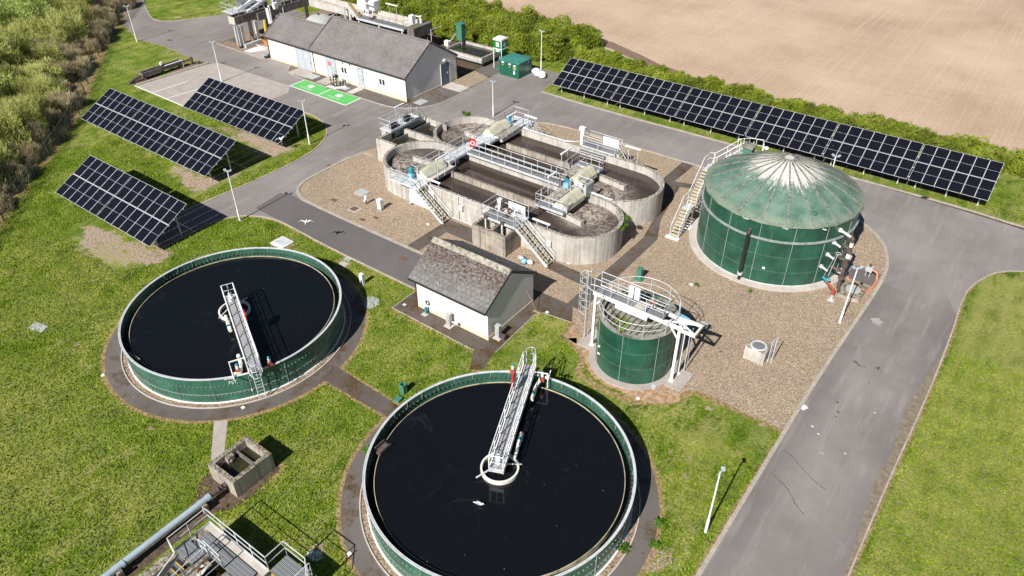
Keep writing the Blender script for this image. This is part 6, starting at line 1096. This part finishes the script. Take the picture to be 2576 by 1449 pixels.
strip_light(-74.0,73.0,3.4,1.9,1,0,2.2,'strip light on twin poles over the far inlet channel')
t = T('storage_dome', 'grey domed tank top behind the control building', 'storage tank', (-86.0,70.4)); MB().lathe(-86.2,70.4,[(1.95,0),(1.95,1.6),(1.75,1.95),(1.3,2.25),(.7,2.42),(0.01,2.48)],32).build('shell', 'slab_grey', t, True); MB().cyl(-86.2,70.4,.15,2.45,2.65,10).build('hatch', 'black', t)
t = T('sludge_frame', 'low railed steel frame beside the grey domed tank', 'frame', (-83,70.3)); q = MB(); rail(q, [(-84.2,69.6,1.2),(-82.6,70.6,2.2),(-82.2,71.4,2.2)], 1.1, .03, .6); rail(q, [(-83.8,69.2,.6),(-82.2,69.8,.6)], 1.0, .03, .5); q.build('rails', 'galv', t)
t = T('skip', 'open orange skip holding a white bag beside the building end', 'skip', (-86.2,62.6)); q = MB(); a_ = [(-87.3,61.7),(-85.4,61.7),(-85.4,64.3),(-87.3,64.3)]; b_ = [(-87.6,61.3),(-85.1,61.3),(-85.1,64.8),(-87.6,64.8)]
vs = [(*p, .15) for p in a_]+[(*p, 1.15) for p in b_]+[(x*.97+-86.35*.03, y*.97+63*.03, .22) for x, y in a_]+[(x*.96+-86.35*.04, y*.96+63*.04, 1.15) for x, y in b_]
q.add(vs, [(i,(i+1)%4,4+(i+1)%4,4+i) for i in range(4)]+[(8+(i+1)%4,8+i,12+i,12+(i+1)%4) for i in range(4)]+[(4+i,4+(i+1)%4,12+(i+1)%4,12+i) for i in range(4)]+[(8,9,10,11),(3,2,1,0)]).build('hull', 'orange', t); MB().ball((-86.1,63.2,.6),.5,(1,1,.7),10,6,0,.06).build('waste_bag', 'plastic_bag', t, True)
solo(MB().box(-89.6,-89.3,59.8,62.6,0,.55).box(-89.3,-86.9,61.5,61.62,0,.1), 'channel_curb', 'galv', 'low galvanised channel side under the inlet columns', 'channel'); solo(MB().prism([(-88.8,59.0),(-87.5,59.2),(-86.6,61.2),(-88.7,61.4)], .014, .03), 'white_slab', 'concrete_white', 'bright white washed slab in front of the orange skip', 'slab')
t = T('trailer', 'small grey two-wheeled trailer parked at the left corner of the building', 'trailer', (-84.1,59.2)); MB().box(-84.7,-83.8,58.9,59.5,.35,.55).bar((-84.7,59.2,.4),(-85.4,59.2,.35),.06,.06).build('bed', 'fbe_grey', t); MB().tube((-84.1,58.85,.2),(-84.1,58.95,.2),.2,14).tube((-84.1,59.5,.2),(-84.1,59.6,.2),.2,14).build('wheels', 'black', t)
# long trough by the parking bays
t = T('long_trough', 'long low stained concrete trough at the edge of the parking bays', 'trough', (-90.3,48)); MB().prism([(-90.8,45.0),(-90.1,45.0),(-90.1,50.7),(-90.8,50.7)], .45, .5).box(-90.85,-90.70,45.0,50.7,.45,.92).box(-90.2,-90.05,45.0,50.7,.42,.9).box(-90.69,-90.21,45.0,45.12,.45,.92).box(-90.69,-90.21,50.58,50.7,.45,.92).build('trough', 'concrete_dark', t)
for y in (45.4,47.9,50.4): MB().box(-90.75,-90.15,y-.1,y+.1,0,.44).build('support', 'concrete_dark', t)
MB().box(-90.22,-90.02,48.2,50.7,.9,.94).box(-90.08,-90.02,50.6,50.66,0,.9).box(-90.9,-90.6,48.0,48.3,.9,1.25).build('white_fittings', 'white_paint', t); MB().tube((-90.45,44.95,.55),(-90.45,43.9,.35),.17,12).tube((-90.45,43.9,.35),(-90.6,43.4,.12),.19,12).tube((-90.45,50.7,.6),(-90.3,51.8,.6),.12,10).cyl(-90.2,52.0,.2,.1,.9,10).build('end_pipes', 'cast_iron', t); MB().path([(-89.9,52.4,.1),(-89.6,52.7,.3),(-89.4,52.4,.1),(-89.2,52.8,.2),(-89.6,53.1,.08)], .05, 6).build('chain', 'black', t)
# EV charger
t = T('ev_charger', 'black and white vehicle charger behind the green bays', 'charger', (-69.55,58)); MB().box(-69.85,-69.3,57.8,58.15,.05,1.05).build('body', 'white_paint', t); MB().box(-69.88,-69.27,57.77,58.18,1.05,1.32).box(-69.86,-69.7,57.76,57.80,.1,1.05).box(-69.45,-69.29,57.76,57.8,.1,1.05).build('head', 'black', t); MB().box(-69.7,-69.45,57.78,57.81,1.33,1.38).build('cap', 'white_paint', t)
MB().path([(-69.8,57.75,.9),(-69.95,57.2,.06),(-69.9,56.6,.03),(-69.6,56.5,.03),(-69.5,56.8,.03),(-69.8,56.9,.03)], .03, 5).build('cable', 'green_grp', t)
for x, y, l in ((-70.2,57.65,'left yellow and black bollard by the charger'),(-69.1,57.45,'right yellow and black bollard by the charger')):
    t = T('bollard', l, 'bollard', (x,y), group='striped bollards'); q = MB(); [q.cyl(x,y,.085,i*.2,(i+1)*.2,12,i % 2) for i in range(5)]; q.build('post', ['yellow','black'], t); MB().cyl(x,y,.088,1.0,1.06,12).build('cap', 'black', t)
t = T('wheel_stop', 'pale frame and hoop beside the charger', 'frame', (-68.6,57.8)); MB().prism([(-69.4,57.05),(-68.9,57.0),(-68.0,58.1),(-68.3,58.3)], .02, .14).build('plinth', 'concrete_white', t); MB().path([(-68.9,58.2,.1),(-68.9,58.2,1.0),(-68.75,58.2,1.12),(-68.5,58.2,1.1),(-68.4,58.2,.9),(-68.4,58.2,.1)], .025, 6).build('hoop', 'galv', t); MB().prism([(-70.3,56.95),(-69.5,56.95),(-69.4,57.4),(-70.2,57.5)], .02, .10).build('plinth', 'concrete_white', t)

# ================================================================== BIRDS
def gull(x, y, z, rz, label, fly=False, dark=False, s=1.):
    t = T('bird', label, 'bird', (x,y,z), rz, local=True); t.scale = (s,s,s); w_, g_ = ('black','black') if dark else ('bird_white','bird_grey')
    MB().ball((0,0,.12),.10,(2.0,.9,.85),12,8).ball((.21,0,.18),.055,(1.1,1,1),8,6).tube((-.15,0,.12),(-.34,0,.11),.05,6,.025).build('body', w_, t, True); MB().tube((.26,0,.18),(.32,0,.17),.012,5,.004).build('beak', 'yellow' if not dark else 'black', t)
    for s_ in (-1, 1):
        if fly: MB().add([(.12,s_*.05,.14),(-.10,s_*.05,.14),(-.02,s_*.38,.24),(.13,s_*.36,.25),(-.16,s_*.72,.16)], [(0,1,2,3),(3,2,4)]+[(3,2,1,0),(4,2,3)]).build('wing', w_, t)
        else: MB().ball((-.05,s_*.07,.15),.06,(2.6,.5,.9),10,6).build('wing', g_, t, True)
gull(-44.6,31.9,2.6,2.2,'white gull in flight above the road by the left settling tank', True); gull(-16.53,19.18,1.62,.3,'white gull floating on the black water of the right settling tank')
gull(-60.75,42.35,1.35,2.9,'white gull at the lower right corner of the back solar tables', True); gull(-5.47,70.95,.02,.3,'black crow on the kerb of the road below the long solar row', False, True, 1.1)

# ================================================================== WIRE FENCE
FP = [(-124,66.5),(-119,61.5),(-114.5,57),(-110,53),(-106,49.5),(-102.4,46.3),(-99.6,44.2),(-97,42.1),(-94.6,40.4),(-91.8,38.5),(-88.95,36.6),(-86.6,34.9),(-84.1,32.6),(-81.6,30.2),(-79.2,27.7),(-76.2,24.8),(-74.0,22.8),(-72.2,20.9),(-70.1,18.9),(-68.0,16.9),(-65.9,14.9),(-63.6,12.8),(-61.0,10.4)]
ft = T('wire_fence', 'old dark green wire mesh fence leaning along the edge of the thicket', 'fence', (-84,30)); q = MB()
lean = [(-.25+.25*sin(i*2.3), -.25+.2*cos(i*1.7)) for i in range(len(FP))]
for (x, y), (lx, ly) in zip(FP, lean): MB().tube((x,y,-.1),(x-.12+lx*.3,y+ly*.3,1.8),.065,5).build('post', 'fence_post', ft)
for i in range(len(FP)-1):
    (xa, ya), (xb, yb) = FP[i], FP[i+1]; L = hypot(xb-xa, yb-ya); n = int((L+1.7)/.13); ux, uy = (xb-xa)/L, (yb-ya)/L
    def pt(s_, z): b_ = .10*sin(s_*2.1+i)*z; return (xa+ux*s_-.12*z/1.7-uy*b_, ya+uy*s_+ux*b_, z)
    for k in range(n):
        for sg in (1, -1):
            s0 = k*.13-1.7 if sg == 1 else k*.13; s1 = s0+1.7*sg; z0_, z1_ = 0., 1.7
            if s0 < 0: z0_ = -s0 if sg == 1 else 0; s0 = 0
            if s1 > L: z1_ = z0_+(L-s0) ; s1 = L
            if s1 < 0: z1_ = z0_+(s0); s1 = 0
            if s0 > L: z0_ = s0-L; s0 = L
            if z1_ <= z0_ or abs(s1-s0) < .02: continue
            a_, b_ = pt(s0, z0_), pt(s1, z1_); w_ = .011; q.add([(a_[0],a_[1],a_[2]-w_),(b_[0],b_[1],b_[2]-w_),(b_[0],b_[1],b_[2]+w_),(a_[0],a_[1],a_[2]+w_)], [(0,1,2,3)])
    q.tube(pt(0,1.7), pt(L,1.7), .012, 4).tube(pt(0,.9), pt(L,.9), .01, 4)
q.build('wire_mesh', 'wire', ft)

# ================================================================== VEGETATION
def leaf_mesh(name, mat, n, rx, rz_, z0, size, aspect, upw, kind='round', clumps=26, seed=1):
    """leaf-sized faces gathered in clumps through an uneven crown"""
    g = np.random.default_rng(seed); th = g.uniform(0, 2*pi, clumps); ph = g.uniform(-.2, 1., clumps); rr = g.uniform(.35, 1., clumps)**.6
    C = np.stack([rr*np.cos(th)*np.sqrt(1-np.clip(ph,0,.98)**2)*rx, rr*np.sin(th)*np.sqrt(1-np.clip(ph,0,.98)**2)*rx, z0+rr*np.clip(ph,0,1)*rz_], 1)
    cr = g.uniform(.20, .48, clumps)*rx; k = g.integers(0, clumps, n); d = g.normal(size=(n,3)); d /= np.linalg.norm(d, axis=1)[:,None]
    P = C[k]+d*(cr[k]*g.uniform(.35, 1., n)**.5)[:,None]*np.array([1,1,.85]); P[:,2] = np.abs(P[:,2])
    ax = g.normal(size=(n,3))*(1-upw)+d*.4; ax[:,2] += upw*1.2; ax /= np.linalg.norm(ax, axis=1)[:,None]
    sd_ = np.cross(ax, g.normal(size=(n,3))); sd_ /= np.linalg.norm(sd_, axis=1)[:,None]; L = size*g.uniform(.6, 1.4, n); W_ = L*aspect
    a = P-sd_*W_[:,None]/2; b = P+sd_*W_[:,None]/2; c = P+ax*L[:,None]; e = P-ax*(L*.35)[:,None]
    V = np.stack([e, b, c, a], 1).reshape(-1, 3); me = bpy.data.meshes.new(name); me.vertices.add(4*n); me.vertices.foreach_set('co', V.ravel())
    me.loops.add(4*n); me.loops.foreach_set('vertex_index', np.arange(4*n)); me.polygons.add(n); me.polygons.foreach_set('loop_start', np.arange(0, 4*n, 4)); me.update(calc_edges=True); me.materials.append(M[mat]); return me, C
def shrub(name, label, cat, grp, mat, n, rx, rz_, z0, size, aspect, upw, ntw, seed, twl=1., clumps=26):
    t = T(name, label, cat, (0,0,0), 0, grp, local=True); me, C = leaf_mesh(name+'_crown', mat, n, rx, rz_, z0, size, aspect, upw, clumps=clumps, seed=seed)
    o = bpy.data.objects.new('crown', me); COL.objects.link(o); o.parent = t; g = random.Random(seed); mb = MB()
    for i in range(5):
        a_ = g.uniform(0, 6.28); b_ = Vector((.12*cos(a_), .12*sin(a_), -.1)); e = Vector((rx*.35*cos(a_), rx*.35*sin(a_), z0+rz_*.45)); mb.tube(b_, e, .05, 5, .03)
        for j in range(ntw//5):
            c = C[g.randrange(len(C))]; s_ = b_.lerp(e, g.uniform(.4, 1)); c = Vector(c)+Vector((g.gauss(0,.25), g.gauss(0,.25), g.uniform(0,.5)))*twl; mb.tube(s_, c, .022, 3, .006)
    mb.build('stems', 'twig', t); return t
protos = {}
def place(key, make, spots, grp, label):
    pr = make()
    for i, (x, y, s_, sz) in enumerate(spots):
        o = pr if i == 0 else dup(pr, (0,0,0)); o.location = (x, y, 0); o.rotation_euler = (0, 0, random.uniform(0, 6.28)); o.scale = (s_, s_, sz); o['label'] = label; o['group'] = grp
# thicket beyond the fence
def fence_side(x, y):                                    # signed distance beyond the fence line
    best = 1e9; sgn = 1
    for (xa, ya), (xb, yb) in zip(FP[:-1], FP[1:]):
        dx, dy = xb-xa, yb-ya; L = dx*dx+dy*dy; tt = max(0, min(1, ((x-xa)*dx+(y-ya)*dy)/L)); d = hypot(x-xa-tt*dx, y-ya-tt*dy)
        if d < best: best = d; sgn = 1 if dx*(y-ya)-dy*(x-xa) < 0 else -1
    return best*sgn
def in_view(x, y, z, m=.06):
    v = cam.matrix_world.inverted() @ Vector((x, y, z)); 
    if v.z > -1: return False
    return abs(v.x/-v.z) < (1+m)*.5*2576/1891.44 and abs(v.y/-v.z) < (1+m)*.5*1449/1891.44
sp = {'edge': [], 'straw': [], 'willow': [], 'green': [], 'dark': []}; G_ = random.Random(11)
yy = 2.
while yy < 112:
    xx = -165.
    while xx < -58:
        x, y = xx+G_.uniform(-1,1), yy+G_.uniform(-1,1); d = fence_side(x, y)
        if 1.45 < d < 62 and (x+165)*.0+(y < 150):
            if any(in_view(x, y, z_) for z_ in (0, 2, 4)):
                u = G_.random(); far = (x < -108 or y > 52)
                if d < 3.6: k = 'edge'
                elif d < 9: k = 'straw' if u < .62 else 'willow'
                else: k = ('green' if u < (.62 if far else .25) else 'willow' if u < .9 else 'dark')
                s_ = G_.uniform(.8, 1.2); sp[k].append((x, y, s_*(1.05 if k != 'edge' else 1.05), s_*G_.uniform(.85,1.25)*(1. if d < 9 else 1.25)))
        xx += 2.5
    yy += 2.35
T1 = 'thicket shrubs beyond the wire fence'
def cut(l, n): G_.shuffle(l); return l[:n]
place('edge', lambda: shrub('dry_shrub', '', 'shrub', T1, 'leaf_straw', 5600, 1.45, 1.35, .1, .36, .13, .75, 110, 3, 1.2, 30), sp['edge'], 'dry shrubs pressed against the wire fence', 'straw-brown leafless scrub pressed against the wire fence')
h1 = len(sp['straw'])//2
place('straw', lambda: shrub('willow_shrub', '', 'shrub', T1, 'leaf_willow', 5200, 1.9, 2.1, .5, .36, .12, .62, 70, 4, 1.2, 34), sp['straw'][:h1], 'pale willow shrubs in the front of the thicket', 'pale yellow-green twiggy willow shrub near the front of the thicket')
place('straw2', lambda: shrub('dry_shrub', '', 'shrub', T1, 'leaf_straw', 4600, 1.9, 2.0, .4, .36, .10, .7, 90, 5, 1.3, 34), sp['straw'][h1:], 'dry shrubs in the front of the thicket', 'dry brownish twiggy shrub near the front of the thicket')
place('willow', lambda: shrub('willow_shrub', '', 'shrub', T1, 'leaf_willow', 6200, 2.3, 3.0, .9, .34, .16, .5, 60, 6, 1.2, 40), sp['willow'], 'pale willows inside the thicket', 'pale olive willow bush inside the thicket')
place('green', lambda: shrub('leafy_tree', '', 'tree', T1, 'leaf_green', 7000, 2.5, 3.6, 1.2, .26, .32, .4, 50, 8, 1.1, 44), sp['green'], 'light green trees at the back of the thicket', 'fresh light green leafy tree toward the back of the thicket')
place('dark', lambda: shrub('bare_tree', '', 'tree', T1, 'leaf_straw', 2600, 2.2, 3.2, .8, .30, .10, .6, 160, 9, 1.6, 30), sp['dark'], 'bare brown trees in the thicket', 'bare brown twiggy tree in the thicket')
# a pale dead tree standing out in the thicket
t = T('dead_tree', 'pale dead tree with bare whitish limbs in the thicket', 'tree', (-112,40)); q = MB(); B0 = Vector((-113,38.5,2.5))
def limb(p, d, L, r, k):
    e = p+d*L; q.tube(p, e, r, 5, r*.6)
    if k: 
        for j in range(3): nd = (d+Vector((G_.gauss(0,.45), G_.gauss(0,.45), G_.gauss(.1,.3)))).normalized(); limb(e if j else p.lerp(e,.6), nd, L*.68, r*.6, k-1)
for j in range(3): limb(B0, Vector((G_.uniform(-.5,.6), G_.uniform(-.3,.5), 1)).normalized(), 2.2, .10, 3)
q.build('limbs', plain('bark_pale', (.48,.43,.36), .8, 0, .15), t)
# field hedge
hs = {'a': [], 'b': [], 'c': [], 'low': []}
for i in range(150):
    x = -100+50*(i % 50)/50*1.0+G_.uniform(-.5,.5); y = [80.6,84,87.4][i//50]+G_.uniform(-.9,.9)
    if x < -52: hs['abc'[G_.randrange(3)]].append((x, y, G_.uniform(.85,1.15), G_.uniform(.85,1.2)))
for i in range(60):
    x = -112+i*.5*1.2; y = G_.uniform(90, 100)
    if x < -78: hs['abc'[G_.randrange(3)]].append((x, y, G_.uniform(.9,1.2), G_.uniform(.9,1.2)))
for i in range(88):
    x = -52+i*.72; y = 82.3+G_.uniform(-.9,1.4)+(.5 if i < 14 else 0)
    if x < 12: hs['low'].append((x, y, G_.uniform(.8,1.15), G_.uniform(.75,1.15)*(1.25 if x < -44 else 1.)))
H1 = 'hawthorn bushes of the tall hedge'
place('ha', lambda: shrub('hedge_bush', '', 'bush', H1, 'leaf_hedge', 6000, 1.7, 2.0, .5, .20, .55, .15, 60, 21, 1.1, 40), hs['a'], H1, 'green hawthorn bush in the tall hedge behind the inlet works and kiosk')
place('hb', lambda: shrub('hedge_bush', '', 'bush', H1, 'leaf_hedge', 4600, 1.6, 2.3, .5, .20, .5, .2, 150, 22, 1.3, 34), hs['b'], H1, 'green hawthorn bush in the tall hedge behind the inlet works and kiosk')
place('hc', lambda: shrub('hedge_bush', '', 'bush', H1, 'leaf_hedge', 4200, 1.7, 2.0, .4, .20, .5, .2, 120, 23, 1.4, 28), hs['c'], H1, 'green hawthorn bush in the tall hedge behind the inlet works and kiosk')
h2 = len(hs['low'])//2
place('la', lambda: shrub('low_bush', '', 'bush', H1, 'leaf_hedge', 4600, 1.35, 1.0, .25, .17, .55, .2, 50, 24, 1., 34), hs['low'][:h2], 'low hedge bushes above the long solar row', 'low bush of the clipped field hedge above the long solar row')
place('lb', lambda: shrub('low_bush', '', 'bush', H1, 'leaf_hedge', 4000, 1.45, 1.1, .2, .17, .5, .2, 70, 25, 1.1, 28), hs['low'][h2:], 'low hedge bushes above the long solar row', 'low bush of the clipped field hedge above the long solar row')
# trees outside the left edge whose shade reaches the lawn
for x, y in ((-57.5,1.5),(-63,6.5),(-51,-2.5)):
    o = shrub('leafy_tree', 'light green tree at the left edge of the lawn', 'tree', 'trees left of the lawn', 'leaf_green', 3000, 2.3, 3.4, 1.4, .3, .35, .3, 60, 131+int(x), 1.2, 26); o.location = (x, y, 0)
# small weeds growing on the tanks and gravel
def weed(x, y, z, r, label, n=160, up_=.3):
    t = T('weed', label, 'plant', (x,y,z), 0, None, local=True); me, _ = leaf_mesh('weed', 'leaf_weed', n, r, r*.8, .05, r*.5, .4, up_, clumps=9, seed=int(abs(x*10)+y)); o = bpy.data.objects.new('leaves', me); COL.objects.link(o); o.parent = t
weed(-47.8,56.3,2.3,.42,'bright green weed clump on the rim of the far left lobe', 420); weed(-23.9,47.6,1.9,.36,'green ivy on the near right lobe of the aeration tank', 320); weed(-24.1,48.3,2.2,.32,'green ivy near the notch between the right lobes', 260); weed(-23.85,46.9,2.1,.26,'small ivy tuft on the right lobe rim', 180)
weed(-24.0,18.3,1.65,.28,'green weed inside the left rim of the right settling tank', 200); weed(-12.9,47.9,.0,.22,'tuft of weed on gravel in front of the big tank', 90); weed(-16.5,46.2,.0,.2,'tuft of weed on gravel, second from the small tank', 80); weed(-8.6,25.0,.0,.28,'pale weeds at the right edge of the right settling tank path', 200); weed(-8.2,23.6,.0,.25,'pale weeds lower on the right settling tank path', 180); weed(-9.4,22.4,.0,.3,'pale weeds at the bottom of the right settling tank path', 200); weed(-28.6,49.2,2.5,.22,'weed beside the control panel of the right walkway', 90)
# loose grass tufts on the lawns
def tufts():
    n = 210000; g = rng; EX = [ [(-34.9,15.1),(-34.1,15.9),(-31.8,13.9),(-32.1,13.0)] ]; X = g.uniform(-78, 12, n*3); Y = g.uniform(2, 50, n*3); ok = ~inside(X, Y, ASPH) & ~inside(X, Y, GRAV) & (np.hypot(X+40.9, Y-21.85) > 9.3) & (np.hypot(X+17.1, Y-21.74) > 9.3) & ~inside(X, Y, EX[0])
    ok &= ~((X > -33.8) & (X < -21.9) & (Y > 30.1) & (Y < 38.5)) & ~((X > -32.5) & (X < -25.5) & (Y > 21.7) & (Y < 23.3)) & ~((X > -31.3) & (X < -28.3) & (Y > 11.8) & (Y < 15.2)) & ~((X > -28.3) & (X < -20) & (Y < 11.2)) & ~((X > -5.6) & (X < .7)) & ~((X > -30.5) & (X < -28.7) & (Y < 12.2)) & ~((X > -20.4) & (Y > 31.5) & (X < .7)) & ~((X > -25.6) & (X < -24) & (Y > 28.2) & (Y < 31)) & ~((X < -58) & (X+Y < -52)) & ~inside(X, Y, [(-64.3,21),(-64.3,24),(-56,25),(-52.5,24),(-55,20.5)]) & ~inside(X, Y, [(-68,33),(-68,45),(-60,45),(-60,31)])
    X, Y = X[ok][:n], Y[ok][:n]; ok = (seg_dist(X, Y, ASPH, True) > .28); X, Y = X[ok], Y[ok]; n = len(X); P = np.stack([X, Y, np.zeros(n)], 1); an = g.uniform(0, pi, n); s_ = np.stack([np.cos(an), np.sin(an), np.zeros(n)], 1)*g.uniform(.02,.06,n)[:,None]; tip = np.stack([g.normal(0,.07,n), g.normal(0,.07,n), g.uniform(.05,.15,n)], 1)
    V = np.stack([P-s_, P+s_, P+tip], 1).reshape(-1, 3); me = bpy.data.meshes.new('grass'); me.vertices.add(3*n); me.vertices.foreach_set('co', V.ravel()); me.loops.add(3*n); me.loops.foreach_set('vertex_index', np.arange(3*n)); me.polygons.add(n); me.polygons.foreach_set('loop_start', np.arange(0, 3*n, 3)); me.update(calc_edges=True)
    me.materials.append(M['blade']); o = bpy.data.objects.new('grass', me); COL.objects.link(o); tag(o, 'short tufted lawn grass', 'grass', kind='stuff')
mk_leaf('blade', [(.07,.13,.006), (.14,.23,.010), (.23,.31,.025), (.38,.38,.11)], .2)
tufts()
